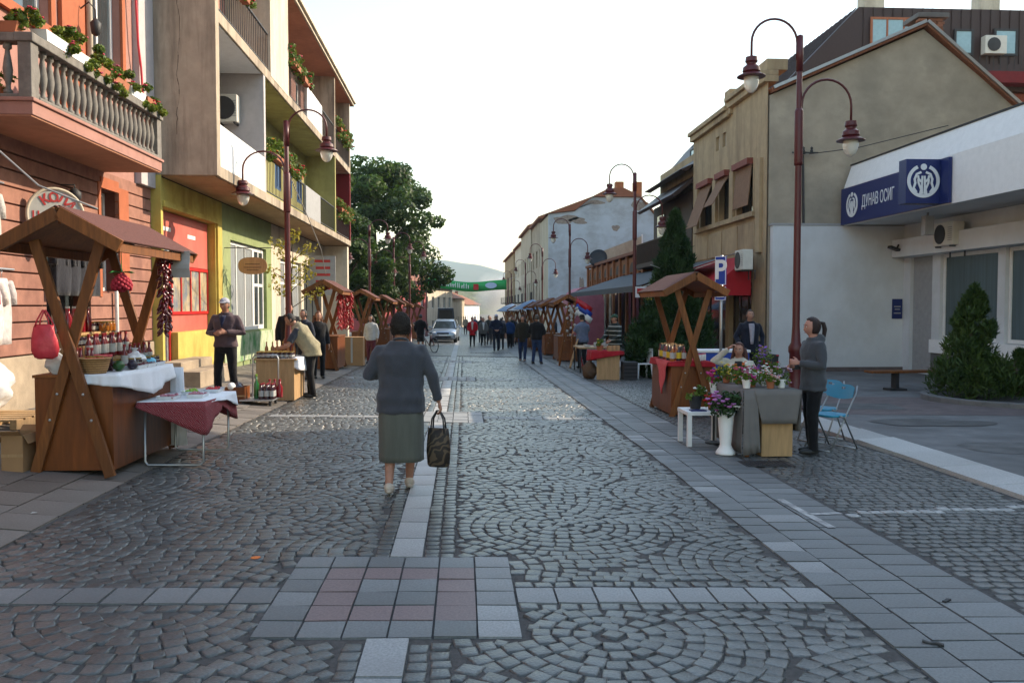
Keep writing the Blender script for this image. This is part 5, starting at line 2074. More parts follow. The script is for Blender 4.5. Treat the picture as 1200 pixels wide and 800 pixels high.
def pepper_string(label, loc, L_, n, m, r=.05, seed=0, group=None):
    rr = random.Random(seed)
    t_ = thing('pepper_string', label, 'pepper string', loc, group=group)
    b = MB()
    for k in range(n):
        z = -L_ * k / n
        a = rr.uniform(0, 6.28)
        d = Vector((math.cos(a), math.sin(a), -1.1)).normalized()
        p = Vector((0, 0, z)) + Vector((math.cos(a), math.sin(a), 0)) * .01
        b.tube([p, p + d * .03, p + d * r * 1.4, p + d * r * 1.9], [.006, .018, .014, .003], 6)
    b.build('peppers', m, t_, smooth=True)
    b = MB()
    b.tube([(0, 0, -L_), (0, 0, .05)], .004, 5)
    b.build('cord', M['wicker'], t_)
    return t_


M['pep_dark'] = gl('dry_pepper', (.10, .008, .01))
M['pep_red'] = mat('red_pepper', (.42, .012, .02), rough=.35, var=.2, bump=.05)
pepper_string('string of dried dark red peppers under the jam stall roof', (cxs + .46, cys + .35, zc + 1.22), .85, 80, M['pep_dark'], seed=1, r=.045)
pepper_string('second string of dried peppers nearer the far stall leg', (cxs + .42, cys + .62, zc + 1.22), .8, 70, M['pep_dark'], seed=2, r=.045)
for i, (dx, dy) in enumerate(((.30, .1), (.36, .5), (.56, .62), (.40, .78))):
    pepper_string(['bright red pepper string at the front of the second left stall', 'bright red pepper string inside the second left stall', 'outermost red pepper string on the second left stall', 'rear red pepper string on the second left stall'][i], (-3.95 + dx, 25.3 + dy, gz(-3.95, 25.3) + 2.25), 1.05, 90, M['pep_red'], seed=5 + i, r=.075)
b = MB()
b.box(-.16, .16, -.02, .02, 0, .05)
o = b.build('red_ribbon', M['pep_red'])
o.location = (-3.7, 25.0, gz(-3.9, 25) + 2.26)
o.rotation_euler = (0, 0, R(75))
tag(o, 'short red ribbon across the second left stall roof', 'ribbon')
b = MB()
for k in range(6):
    z0, z1 = -.30 * k / 6, -.30 * (k + 1) / 6
    y0, y1 = .015 * math.sin(k * 1.3), .015 * math.sin((k + 1) * 1.3)
    b.quad((-.1, y0, z0), (.1, y0 + .01, z0), (.1, y1 + .01, z1), (-.1, y1, z1))
o = b.build('paper_notice', M['paper'])
o.location = (cxs + .56, cys + .65, zc + 1.29)
o.modifiers.new('t', 'SOLIDIFY').thickness = .002
tag(o, 'white paper sheet hanging from the eave of the jam stall', 'notice')


def open_box(name, label, cat, loc, sx, sy, sz, m, rz=0, flaps=True, group=None):
    t_ = thing(name, label, cat, loc, rz, group)
    b = MB()
    w = .008
    b.box(-sx / 2, sx / 2, -sy / 2, sy / 2, 0, w)
    b.box(-sx / 2, -sx / 2 + w, -sy / 2, sy / 2, w + .001, sz)
    b.box(sx / 2 - w, sx / 2, -sy / 2, sy / 2, w + .001, sz)
    b.box(-sx / 2 + w + .001, sx / 2 - w - .001, -sy / 2, -sy / 2 + w, w + .001, sz)
    b.box(-sx / 2 + w + .001, sx / 2 - w - .001, sy / 2 - w, sy / 2, w + .001, sz)
    b.build('body', m, t_)
    if flaps:
        for s in (-1, 1):
            b = MB()
            b.beam((0, s * sy / 2, sz), (0, s * (sy / 2 + .07), sz + .05), sx * .96, .005)
            b.build('flap', m, t_)
            b = MB()
            b.beam((s * sx / 2, 0, sz), (s * (sx / 2 + .03), 0, sz - .09), .005, sy * .95) if False else b.beam((s * (sx / 2 + .004), 0, sz), (s * (sx / 2 + .05), 0, sz - .08), sy * .95, .005, up=(0, 0, 1))
            b.build('flap', m, t_)
    b = MB()
    b.box(-sx / 2 - .002, sx / 2 + .002, -sy / 2 - .002, -sy / 2 - .0005, sz * .42, sz * .5)
    b.build('tape', M['light_wood'], t_)
    return t_


open_box('cardboard_box', 'tall open cardboard box beside the foot of the jam stall', 'box', (-4.32, 8.55, gz(-4.3, 8.5)), .2, .34, .36, M['card'])

# folding table with the red lace cloth
fx, fy = -3.03, 9.55
fzv = gz(-3.0, 9.55) + .012
t = thing('folding_table', 'small folding table on bent steel legs by the jam stall', 'table', (fx, fy, fzv))
b = MB()
b.box(-.33, .33, -.55, .62, .66, .68)
b.build('table_top', M['white'], t, bevel=.005)
for y in (-.45, .5):
    b = MB()
    b.tube([(-.3, y, .66), (-.3, y - .02, .06), (-.27, y - .02, .02), (.27, y - .02, .02), (.3, y - .02, .06), (.3, y, .66)], .013, 8)
    b.build('leg_frame', M['steel'], t, smooth=True)
M['lace'] = stripes(mat('red_lace', (.20, .015, .025), rough=.95, var=.35, scale=60, bump=.4), (.30, .16, .16), 'DIAGONAL', 26, .86, .1, distort=6)
drape('table_runner', 'dark red lace cloth hanging in points over the folding table', [(fx - .34, fy - .57), (fx + .34, fy - .57), (fx + .34, fy + .02), (fx + .34, fy + .63), (fx - .34, fy + .63)], [.04, .34, .10, .33, .05], M['lace'], fzv + .681, rs, amp=.012)
drape('tablecloth', 'small white cloth laid over the red lace cloth', [(fx - .36, fy - .5), (fx + .30, fy - .45), (fx + .37, fy + .1), (fx + .37, fy + .55), (fx - .36, fy + .55)], [.02, .02, .05, .17, .02], M['cloth_white'], fzv + .690, rs, amp=.008)


def tray(label, loc, fill, rz=0, s=1.):
    t_ = thing('food_tray', label, 'tray', loc, rz, 'plastic trays of sweets and fruit on the folding table')
    b = MB()
    b.loft([[(x * s * q, y * s * q, z) for x, y in ((-.09, -.13), (.09, -.13), (.09, .13), (-.09, .13))] for q, z in ((.85, .0), (1, .04), (1.05, .042), (.97, .036), (.8, .006))])
    b.build('tray_body', M['plastic_clear'], t_, fix=True)
    b = MB()
    rr = random.Random(int(loc[1] * 100))
    for k in range(24): b.ell((rr.uniform(-.07, .07) * s, rr.uniform(-.11, .11) * s, .028 + rr.uniform(0, .015)), .019, .019, .016, 7, 5)
    b.build('filling', fill, t_, smooth=True)
    return t_


M['berry2'] = mat('dark_berry', (.10, .012, .02), rough=.4, bump=.1)
M['sweet'] = mat('pink_sweets', (.40, .16, .20), rough=.5, var=.4, scale=30, bump=.1)
M['pepgreen'] = mat('green_pepper', (.20, .36, .02), rough=.4, bump=.05)
tray('tray of dark berries at the near end of the folding table', (fx - .1, fy - .3, fzv + .696), M['sweet'])
tray('second tray in the middle of the folding table, pale sweets', (fx + .14, fy - .1, fzv + .696), M['sweet'])
tray('tray of green peppers on the folding table', (fx - .02, fy + .22, fzv + .696), M['pepgreen'])
tray('tray of red fruit at the far end of the folding table', (fx + .15, fy + .46, fzv + .696), M['pep_red'])
for k in range(3):
    t_ = tray('tray of dark berries on the white cloth of the jam stall', (cxs + .30, cys - .05 + .27 * k, zc + .008), M['berry2'])
    t_['group'] = 'berry trays on the jam stall'
tag(drape('white_panel', 'pale sheet hanging from the far side of the jam stall', [(cxs + .3, cys + .82), (cxs + .5, cys + .82), (cxs + .5, cys + .85), (cxs + .3, cys + .85)], [.9, .9, .9, .9], M['cloth_white'], zc - .05, rs, cat='cloth'))

# second left table: pale panelled table, hand trolley, bottles, box
vz = gz(-3.45, 16.3)
t = thing('vendor_table', 'pale wood panelled table where the man in the beige vest bends', 'table', (-3.45, 16.35, vz))
b = MB()
b.box(-.36, .33, -.45, -.43, .02, .76); part_ = b.build('front_panel', M['light_wood'], t)
b = MB()
b.box(.31, .33, -.428, .55, .02, .76); b.build('side_panel', M['light_wood'], t)
b = MB()
b.box(-.36, -.34, -.428, .55, .02, .76); b.build('side_panel', M['light_wood'], t)
b = MB()
b.box(-.4, .38, -.48, .6, .762, .79); b.build('table_top', M['light_wood'], t, bevel=.004)
tag(drape('tablecloth', 'white cloth over the street end of the pale panelled table', [(-3.35, 15.95), (-3.05, 15.95), (-3.05, 16.9), (-3.35, 16.9)], [.0, .22, .3, .0], M['cloth_white'], vz + .79, rs))
G2 = 'jars and bottles on the pale panelled table'
q1 = jar_proto('jam_jar', 'dark jar with gold lid on the pale panelled table', 'jar', M['jam_dark'], M['gold'], r=.04, h=.12, lab=M['paper'], group=G2)
q2 = jar_proto('juice_bottle', 'amber bottle on the pale panelled table', 'bottle', M['honey'], M['gold'], r=.035, h=.28, neck=True, group=G2)
for k in range(22): put(q1, (-3.78 + .085 * (k % 8), 15.98 + .13 * (k // 8), vz + .795))
for k in range(6): put(q2, (-3.75 + .1 * k, 16.5 + .06 * (k % 2), vz + .795))
t = thing('cheese_wheel', 'shallow basket of yellow produce on the pale panelled table', 'basket', (-3.6, 16.75, vz + .795))
b = MB()
b.lathe([(.10, 0), (.17, .1), (.16, .1), (.09, .02)], n=18); b.build('basket_body', M['wicker'], t, smooth=True)
b = MB()
for k in range(14): b.ell((.09 * math.cos(k * 2.4) * (k / 14), .09 * math.sin(k * 2.4) * (k / 14), .10 + .02 * (k % 3)), .035, .035, .03, 8, 6)
b.build('produce', mat('yellow_fruit', (.55, .30, .03), rough=.5), t, smooth=True)
t.name = 'produce_basket'
t = thing('hand_trolley', 'tubular hand trolley with bottles standing before the pale table', 'trolley', (-3.52, 15.25, gz(-3.5, 15.25)))
b = MB()
b.tube([(-.25, .22, .08), (-.25, .26, .80), (-.22, .26, .86), (.17, .26, .86), (.2, .26, .80), (.2, .22, .08)], .014, 8)
b.build('handle', M['steel'], t, smooth=True)
b = MB()
b.box(-.36, .22, -.3, .24, .09, .115); b.build('platform', M['steel'], t, bevel=.004)
for x in (-.3, .16):
    for y in (-.24, .2):
        b = MB(); b.tube([(x - .02, y, .045), (x + .02, y, .045)], .045, 12); b.build('wheel', M['iron'], t)
tz = gz(-3.5, 15.25) + .116
g1 = jar_proto('wine_bottle', 'tall green bottle on the hand trolley', 'bottle', gl('green_bottle', (.02, .14, .03)), M['pepgreen'], r=.045, h=.42, neck=True)
put(g1, (-3.65, 15.25, tz))
g2 = jar_proto('juice_bottle', 'dark bottle with white label on the hand trolley', 'bottle', M['jam_dark'], M['capred'], r=.045, h=.27, lab=M['paper'], neck=True, group='dark bottles on the hand trolley')
for k in range(8): put(g2, (-3.53 + .095 * (k % 3), 15.08 + .1 * (k // 3), tz))
g3 = jar_proto('juice_bottle', 'red capped red bottle on the hand trolley', 'bottle', M['juice_red'], M['capred'], r=.05, h=.32, neck=True, group='red bottles on the hand trolley')
for k in range(3): put(g3, (-3.45 + .09 * k, 15.38, tz))
open_box('wooden_crate', 'low brown box of wares beside the hand trolley', 'box', (-3.98, 15.25, gz(-4, 15.2)), .34, .36, .28, M['wood_panel'], flaps=False)
bag('bundle', 'dark bundle lying in the low brown box', 'bundle', (-3.98, 15.25, gz(-4, 15.2) + .1), .13, .14, .13, M['blue_glass'], 5, knot=False)
fruit('enamel_pot', 'white lidded pot peeking out of the low brown box', 'pot', (-4.05, 15.12, gz(-4, 15.2) + .22), .07, M['white'])
# cardboard screen right of second stall
b = MB()
b.box(-.36, .36, -.25, .25, 0, .92)
o = b.build('cardboard_box', M['card'], bevel=.01)
o.location = (-3.55, 27.6, gz(-3.5, 27.6))
tag(o, 'tall pale cardboard block just past the pepper stall', 'box')
b = MB(); b.box(-.03, .03, -.258, -.2505, .1, .9); b.build('tape', M['paper'], o)

# ---- clothes rails at the coral house
def garment(label, loc, rz, m, L_=.62, w=.42, sleeve=True, cat='shirt', seed=0):
    t_ = thing('hanging_' + cat, label, cat, loc, rz, 'clothes hanging outside the coral house')
    b = MB()
    rr = random.Random(seed)
    rings = []
    for j in range(9):
        z = -L_ * j / 8
        ww = (w * .28 if j == 0 else w * .5 * (1 - .06 * math.sin(j))) * (1 + .02 * j)
        n = 20
        ring = []
        for k in range(n):
            a = 2 * PI * k / n
            ring.append((ww * math.cos(a), (.035 + .012 * math.sin(3 * a + j * .6 + seed) * (j / 4)) * math.sin(a) + .006 * math.sin(5 * a), z))
        rings.append(ring)
    b.loft(rings)
    if sleeve:
        for s in (-1, 1): b.tube([(s * w * .42, 0, -.05), (s * w * .62, 0, -.2), (s * w * .66, 0, -.34)], [.06, .065, .06], 9)
    b.build('fabric', m, t_, smooth=True)
    b = MB()
    b.tube([(0, 0, .0), (0, 0, .06), (.02, 0, .09), (0, 0, .11), (-.02, 0, .09)], .004, 5)
    b.build('hanger', M['steel'], t_)
    return t_


for kx, (zr, y0, y1) in enumerate(((3.32, 9.5, 11.4), (2.22, 9.7, 11.6))):
    t = thing('clothes_rail', ['upper clothes rail under the stone balcony', 'lower clothes rail beside the shop door of the coral house'][kx], 'rail', (-5.9, y0, zr))
    b = MB(); b.tube([(0, 0, 0), (0, y1 - y0, 0)], .014, 8); b.build('bar', M['steel'], t)
    for yy_ in (.05, y1 - y0 - .05):
        b = MB(); b.beam((0, yy_, 0), (-.28, yy_, 0), .03, .03); b.build('bracket', M['iron'], t)
cl = [((.55, .56, .58), 'pale grey shirt'), ((.05, .05, .07), 'black shirt'), ((.32, .02, .05), 'red top'), ((.60, .60, .66), 'white shirt'), ((.12, .13, .18), 'navy shirt'), ((.50, .47, .44), 'beige shirt')]
for k in range(6): garment(cl[k][1] + ' on the upper clothes rail under the balcony', (-5.9, 9.75 + .27 * k, 3.2), R(80 + 8 * (k % 3)), cmat(cl[k][0]), .7, seed=k)
cl2 = [((.55, .50, .50), 'pale pink shirt'), ((.40, .24, .05), 'mustard top'), ((.02, .03, .09), 'dark blue top'), ((.48, .03, .09), 'crimson top'), ((.62, .56, .52), 'cream shirt'), ((.50, .45, .44), 'long beige shirt')]
for k in range(6): garment(cl2[k][1] + ' on the lower clothes rail by the shop door', (-5.9, 9.95 + .27 * k, 2.1), R(78 + 8 * (k % 3)), cmat(cl2[k][0]), .85, seed=9 + k)
for k in range(4): garment('dark garment hanging in the shop doorway of the coral house', (-6.02, 13.25 + .34 * k, 2.7), R(88), cmat((.018, .018, .024)), .8, seed=20 + k)
bag('plastic_sack', 'large white translucent sack resting on the wooden pallet', 'sack', (-6.0, 11.05, gz(-5.9, 11) + .13), .29, .36, .36, M['plastic_clear'], 7, knot=False, amp=.3)
t = thing('pallet', 'low wooden pallet under the white sack', 'pallet', (-5.75, 11.0, gz(-5.7, 11)))
for k in range(5):
    b = MB(); b.box(-.4, .4, -.5 + .21 * k, -.5 + .21 * k + .15, .1, .122); b.build('plank', M['light_wood'], t)
for x in (-.36, 0, .36):
    b = MB(); b.box(x - .04, x + .04, -.5, .5, .0, .098); b.build('bearer', M['light_wood'], t)

# ---- signs on the left
t = thing('round_sign', 'round cream shop sign with red lettering on the coral house', 'sign', (-5.85, 12.66, 3.04))
b = MB()
n = 40
b.prism([(.375 * math.cos(2 * PI * k / n), .375 * math.sin(2 * PI * k / n)) for k in range(n)], (0, 0, 0), (.75, .66, 0), (0, 0, 1), (.66, -.75, 0), .05)
b.build('board', M['paper'], t)
b = MB()
b.tube([(.75 * .375 * math.cos(2 * PI * k / n) + .033, .66 * .375 * math.cos(2 * PI * k / n) - .037, .375 * math.sin(2 * PI * k / n)) for k in range(n + 1)], .022, 8, cap=False)
b.build('rim', M['cream'], t, smooth=True)
u = Vector((.75, .66, 0))
# the sign hangs turned a little towards the street so both faces read
M['letter_red'] = mat('letter_red', (.42, .03, .03), rough=.6, bump=0)
nvec = Vector((.66, -.75, 0))
for i, ch_ in enumerate('КОЛА'):
    a = R(128 - 29 * i - 4)
    c = u * (.245 * math.cos(a)) + Vector((0, 0, .245 * math.sin(a))) + nvec * .054
    tn = u * math.sin(a) - Vector((0, 0, math.cos(a)))
    vn = u * math.cos(a) + Vector((0, 0, math.sin(a)))
    textobj('letter', ch_, .18, c, tn, vn, M['letter_red'], t, world=False, bold=.006)
for i, ch_ in enumerate('ЦАРИ'):
    textobj('letter', ch_, .145, u * (-.26 + .115 * i) + Vector((0, 0, -.02)) + nvec * .054, u, (0, 0, 1), M['letter_red'], t, world=False, bold=.004)

t = thing('hanging_sign', 'oval wooden sign hanging from a bracket by the green shop', 'sign', (-5.3, 21.9, 2.75))
b = MB()
n = 32
b.prism([(.36 * (abs(math.cos(2 * PI * k / n)) ** .7) * (1 if math.cos(2 * PI * k / n) > 0 else -1), .215 * (abs(math.sin(2 * PI * k / n)) ** .8) * (1 if math.sin(2 * PI * k / n) > 0 else -1)) for k in range(n)], (0, 0, 0), (1, 0, 0), (0, 0, 1), (0, 1, 0), .035)
b.build('board', M['light_wood'], t)
b = MB()
b.beam((-.72, .02, .45), (.5, .02, .45), .02, .02)
for x in (-.2, .2): b.tube([(x, .02, .18), (x, .02, .45)], .005, 5)
b.build('bracket', M['iron'], t)
b = MB()
for k, (w, z) in enumerate(((.36, .04), (.44, -.04), (.3, -.11))): b.box(-w / 2, w / 2, -.004, -.0005, z - .008, z + .008)
b.build('carved_line', M['bark'], t)
t = thing('shop_board', 'grey shop board with dark red lettering at the white shop', 'sign', (-5.4, 33.2, 2.9))
b = MB(); b.box(-.5, .5, 0, .05, -.75, .75); b.build('board', M['grey_panel'], t)
b = MB()
for k in range(5): b.box(-.3 + .05 * (k % 2), .3, -.006, -.001, .5 - .26 * k, .6 - .26 * k)
b.build('lettering', M['letter_red'], t)
t = thing('floodlight', 'small dark spotlight on a bracket above the round sign', 'lamp', (-6.0, 13.2, 3.55))
b = MB(); b.lathe([(.05, 0), (.09, .06), (.09, .14), (.03, .2)], (0.2, 0, -.25), 12); b.tube([(0, 0, 0), (.2, 0, 0), (.2, 0, -.06)], .012, 6); b.build('housing', M['iron'], t, smooth=True)
t = thing('wall_lantern', 'black lantern on a curled bracket above the balcony', 'lamp', (-6.15, 14.3, 6.2))
b = MB(); b.tube([(0, 0, .3), (.15, 0, .42), (.25, 0, .3), (.25, 0, .15)], .012, 6); b.lathe([(.02, .16), (.09, .08), (.07, -.08), (.02, -.12)], (.25, 0, 0), 8); b.build('housing', M['iron'], t, smooth=True)
b = MB()
b.tube([(-6.04, 16.75, 10), (-6.04, 16.4, 7.6), (-6.04, 16.5, 6.6), (-6.04, 16.62, 6.2), (-6.04, 16.7, 5.6), (-6.04, 16.75, 4.6)], .022, 7)
tag(b.build('red_hose', M['plastic_red'], None, smooth=True), 'red hose running down the corner of the coral house', 'hose')
for nm, lab, pts in (('cable', 'grey cable sagging from the coral house to the stall roof', [(-6.1, 9.6, 4.6), (-5.4, 9.7, 3.75), (-4.6, 9.6, 3.05), (-3.9, 9.4, 2.78)]),
                     ('cable', 'pale cable hanging from the left lamp to the pepper stall', [(-3.86, 19.2, 4.7), (-3.7, 20.6, 3.9), (-3.7, 22.6, 3.2), (-3.9, 24.5, 2.65)]),
                     ('cable', 'black cable from the gable bracket to the office roof', [(10.4, 25.35, 6.3), (11.0, 23.5, 6.15), (11.6, 20, 6.05)]),
                     ('cable', 'thin cable sagging across the red awning', [(5.3, 24, 2.9), (6.5, 26, 2.75), (8.9, 26.6, 3.5)])):
    b = MB(); b.tube(pts, .011, 6)
    tag(b.build(nm, M['iron'] if 'black' in lab else M['grey_panel'], None, smooth=True), lab, 'cable')

# flower boxes on the balustrade
M['fl_pink'] = mat('pink_petal', (.55, .09, .18), rough=.7, bump=0)
M['fl_red'] = mat('red_petal', (.50, .01, .02), rough=.7, bump=0)
M['fl_mag'] = mat('magenta_petal', (.42, .02, .16), rough=.7, bump=0)
M['fl_white'] = mat('white_petal', (.75, .75, .72), rough=.7, bump=0)
M['fl_vio'] = mat('violet_petal', (.22, .10, .45), rough=.7, bump=0)
M['fl_lil'] = mat('lilac_petal', (.42, .16, .42), rough=.7, bump=0)
M['fl_yel'] = mat('yellow_petal', (.62, .45, .03), rough=.7, bump=0)
M['fl_or'] = mat('orange_petal', (.62, .16, .03), rough=.7, bump=0)
M['leaf_lt'] = leaf_mat('fresh_leaf', (.05, .10, .012), (.17, .24, .04))


def planter(name, label, loc, sx, sy, sz, pot, bloom, rz=0, leaves=700, hgt=.2, spread=1.25, nb=14, group=None, cat='flower box', rnd_pot=False, leaf=None, droop=.0, lsize=.032, bsize=.028, up=.5):
    rs_ = np.random.RandomState(int(abs(loc[1] * 131 + loc[0] * 17)) % 99999)
    t_ = thing(name, label, cat, loc, rz, group)
    b = MB()
    if rnd_pot: b.lathe([(sx * .36, 0), (sx * .5, sz), (sx * .54, sz), (sx * .54, sz + .015), (sx * .44, sz + .01), (sx * .4, sz * .8)], n=16)
    else:
        b.loft([[(x * q, y * q, z) for x, y in ((-sx / 2, -sy / 2), (sx / 2, -sy / 2), (sx / 2, sy / 2), (-sx / 2, sy / 2))] for q, z in ((.85, 0), (1, sz), (.9, sz), (.82, sz * .7))])
    b.build('pot', pot, t_, fix=True)
    k = max(3, int(max(sx, sy) / .1))
    C = [(rs_.uniform(-.5, .5) * sx * spread, rs_.uniform(-.5, .5) * sy * spread, sz + rs_.uniform(-.02 - droop, hgt)) for _ in range(k * 2)]
    leaf_cloud('foliage', C, [.085 * max(.6, hgt / .2)] * len(C), [leaves // len(C)] * len(C), lsize, leaf or M['leaf_lt'], t_, rs_, tone_c=list(rs_.uniform(.2, .8, len(C))))
    b = MB()
    for _ in range(nb):
        c = C[rs_.randint(len(C))]
        p = Vector(c) + Vector(rs_.normal(scale=.03, size=3)) + Vector((0, 0, .05 * up))
        for q in range(5):
            a = q * 1.256 + rs_.rand()
            b.ell(p + Vector((math.cos(a), math.sin(a), .3 * rs_.rand())) * bsize * .6, bsize * .55, bsize * .55, bsize * .4, 6, 4)
    if isinstance(bloom, (list, tuple)):
        b.m = [rs_.randint(len(bloom)) for _ in range(nb) for __ in range(5) for ___ in range(len(b.f) // (nb * 5))]
        b.build('blossom', list(bloom), t_, smooth=True)
    else: b.build('blossom', bloom, t_, smooth=True)
    return t_


M['leaf_mix'] = leaf_mat('geranium_leaf', (.035, .085, .010), (.22, .27, .03))
labs = ['flower box with pink geraniums at the near end of the stone balustrade', 'white flower box second along the stone balustrade', 'flower box with red blooms in the middle of the stone balustrade', 'leafy flower box past the middle of the stone balustrade', 'flower box with trailing leaves near the far end of the stone balustrade', 'last flower box with red blooms at the far end of the stone balustrade']
for k in range(6):
    planter('flower_box', labs[k], (-5.25, 11.35 + .68 * k, 5.04), .2, .62, .13, M['white'] if k in (0, 1, 4) else M['terracotta'], [M['fl_pink'], M['fl_red']] if k != 5 else M['fl_red'], leaves=1500, hgt=.2, spread=1.6, nb=26, group='flower boxes on the stone balustrade', droop=.2, lsize=.03, bsize=.03, leaf=M['leaf_mix'])
planter('flower_box', 'terracotta trough on the near corner of the balustrade', (-5.6, 10.83, 5.04), .5, .18, .13, M['terracotta'], [M['fl_pink'], M['fl_or']], leaves=500, hgt=.16, nb=6)
planter('flower_box', 'dark trough of straggly plants left of the terracotta trough', (-6.0, 10.84, 5.04), .3, .18, .16, M['iron'], M['fl_pink'], leaves=450, hgt=.25, nb=3)
planter('flower_pot', 'small terracotta pot standing inside the balcony', (-5.75, 11.1, 4.27), .2, .2, .17, M['terracotta'], M['fl_red'], rnd_pot=True, leaves=150, nb=3, cat='flower pot')
# flowers on the block's railings
for i, (y, z, L_, bl, lab) in enumerate(((19.6, 8.5, .5, M['fl_red'], 'red geraniums on the upper railing near the end wall'), (25.4, 8.6, 1.3, [M['fl_red'], M['fl_pink']], 'flower box with trailing plants on the upper middle railing'), (26.9, 8.55, .9, M['fl_red'], 'red flower box by the white parapet panel'),
                                         (22.9, 5.5, 1.6, [M['fl_red'], M['fl_yel']], 'leafy flower box on the lower grey railing'), (25.2, 5.5, 1.9, M['fl_red'], 'long flower box of red geraniums on the lower railing'),
                                         (35.6, 5.45, 3.0, [M['fl_red'], M['fl_or']], 'mass of red and orange flowers on the last lower railing'), (35.6, 8.6, 3.0, M['fl_red'], 'mass of red flowers on the last upper railing'))):
    planter('flower_box', lab, (-4.86, y, z), .2, L_, .14, M['terracotta'], bl, leaves=int(900 * L_), hgt=.3, nb=int(26 * L_), group='flower boxes on the apartment block', droop=.35 if i > 4 else .15, bsize=.05, lsize=.045)
# air conditioners
def ac_unit(label, loc, rz, w=.85, h=.6, d=.32):
    t_ = thing('air_conditioner', label, 'air conditioner', loc, rz)
    b = MB(); b.box(-w / 2, w / 2, -d / 2, d / 2, 0, h); b.build('casing', M['ac'], t_, bevel=.02)
    b = MB()
    b.lathe([(h * .42, 0), (h * .42, .012), (h * .38, .016), (.03, .01)], n=22)
    g = b.build('fan_grille', M['iron'], t_)
    g.location = (-w * .14, -d / 2 - .001, h / 2)
    g.rotation_euler = (R(90), 0, 0)
    b = MB()
    for k in range(7): b.box(w * .26, w * .46, -d / 2 - .006, -d / 2 - .001, h * .2 + k * h * .09, h * .2 + k * h * .09 + h * .035)
    b.build('louvre', M['grey_panel'], t_)
    for x in (-w * .36, w * .36):
        b = MB(); b.beam((x, -d / 2, -.02), (x, d / 2 + .12, -.02), .04, .035); b.beam((x, d / 2 + .1, -.3), (x, d / 2 + .1, .0), .03, .03); b.build('bracket', M['iron'], t_)
    return t_


ac_unit('air conditioner high in the first balcony of the yellow block', (-5.72, 21.4, 6.2), 0, .5, .66)
ac_unit('weathered air conditioner on the ochre house above the man', (8.72, 26.2, 2.85), R(-90), .8, .62)
ac_unit('boxy air conditioner under the office canopy', (13.0, 22.3, 3.35), R(-90), .95, .62)
# ================================================================ RIGHT SIDE FURNITURE
sx_, sy_ = 3.86, 14.95
zr = gz(sx_, sy_) + .98 * .95
drape('tablecloth', 'red cloth lying over the counter of the right bottle stall', [(sx_ - .37, sy_ - .76), (sx_ + .38, sy_ - .76), (sx_ + .38, sy_ + .76), (sx_ - .37, sy_ + .76)], [.06, .08, .1, .12], M['red_cloth'], zr + .002, rs, amp=.008)
b = MB()
pts = []
for j in range(9):
    s = j / 8
    wy = .42 * (1 - s) ** 1.1 + .02
    pts.append([(-.02 - .012 * math.sin(s * 9 + k) - .01 * k % 2 * .01, -wy + 2 * wy * k / 8, -.58 * s) for k in range(9)])
b.add([p for r_ in pts for p in r_], [(j * 9 + k, j * 9 + k + 1, (j + 1) * 9 + k + 1, (j + 1) * 9 + k) for j in range(8) for k in range(8)])
b.add([(-.02, -.44, 0), (.3, -.4, .012), (.3, .4, .012), (-.02, .44, 0)], [(0, 1, 2, 3)])
o = b.build('checked_cloth', M['pink_cloth'], None, smooth=True)
o.location = (sx_ - .385, sy_ - .25, zr + .012)
o.modifiers.new('t', 'SOLIDIFY').thickness = .004
tag(o, 'pink pointed cloth hanging at the street side of the bottle stall', 'cloth')
b1 = jar_proto('brandy_bottle', 'amber bottle with cork on the right bottle stall', 'bottle', M['brandy'], M['cork'], r=.042, h=.27, lab=M['paper'], neck=True, group='bottles on the right bottle stall')
b2 = jar_proto('wine_bottle', 'dark bottle with cork on the right bottle stall', 'bottle', M['blue_glass'], M['cork'], r=.04, h=.28, lab=M['fl_yel'], neck=True, group='dark bottles on the right bottle stall')
b3 = jar_proto('wine_bottle', 'red bottle on the right bottle stall', 'bottle', M['jam_red'], M['iron'], r=.04, h=.27, lab=M['paper'], neck=True, group='red bottles on the right bottle stall')
for k in range(24):
    put((b1, b2, b3, b2)[(k * 7 + k // 6) % 4], (sx_ - .30 + .1 * (k % 3) + .01 * (k % 2), sy_ - .58 + .13 * (k // 3), zr + .012))
pl = jar_proto('small_jar', 'pink lidded jar near the rear corner of the bottle stall', 'jar', M['fl_white'], M['fl_pink'], r=.04, h=.12, group='pink jars on the bottle stall')
for k in range(4): put(pl, (sx_ + .12 + .07 * k, sy_ - .55 + .09 * k, zr + .012))

# flower table
fx0, fx1, fy0, fy1 = 3.33, 4.0, 9.92, 10.95
gzf = gzr(3.7, 10.3) + .02
zt = gzf + .80
M['grey_cloth'] = mat('grey_cloth', (.155, .145, .14), rough=.97, var=.12, scale=3, bump=.25, bscale=25)
t = thing('flower_table', 'flower table on a pale wooden box under a grey cloth', 'table', (fx0, fy0, gzf))
b = MB(); b.box(.02, fx1 - fx0 - .03, .02, fy1 - fy0 - .03, .76, .80); b.build('table_top', M['light_wood'], t)
b = MB(); b.box(.23, fx1 - fx0 - .06, .05, .45, .0, .755); b.build('front_box', M['light_wood'], t, bevel=.005)
for x in (.04, fx1 - fx0 - .06):
    for y in (.06, fy1 - fy0 - .08):
        if x < .1 or y > .5:
            b = MB(); b.box(x, x + .045, y, y + .045, 0, .758); b.build('leg', M['wood'], t)
# cloth: top sheet, long left side, front flap gathered to a trapezium
b = MB()
X0, X1, Y0_, Y1_ = fx0 - .015, fx1 + .015, fy0 - .015, fy1 + .015
b.quad((X0, Y0_, zt + .004), (X1, Y0_, zt + .004), (X1, Y1_, zt + .004), (X0, Y1_, zt + .004))


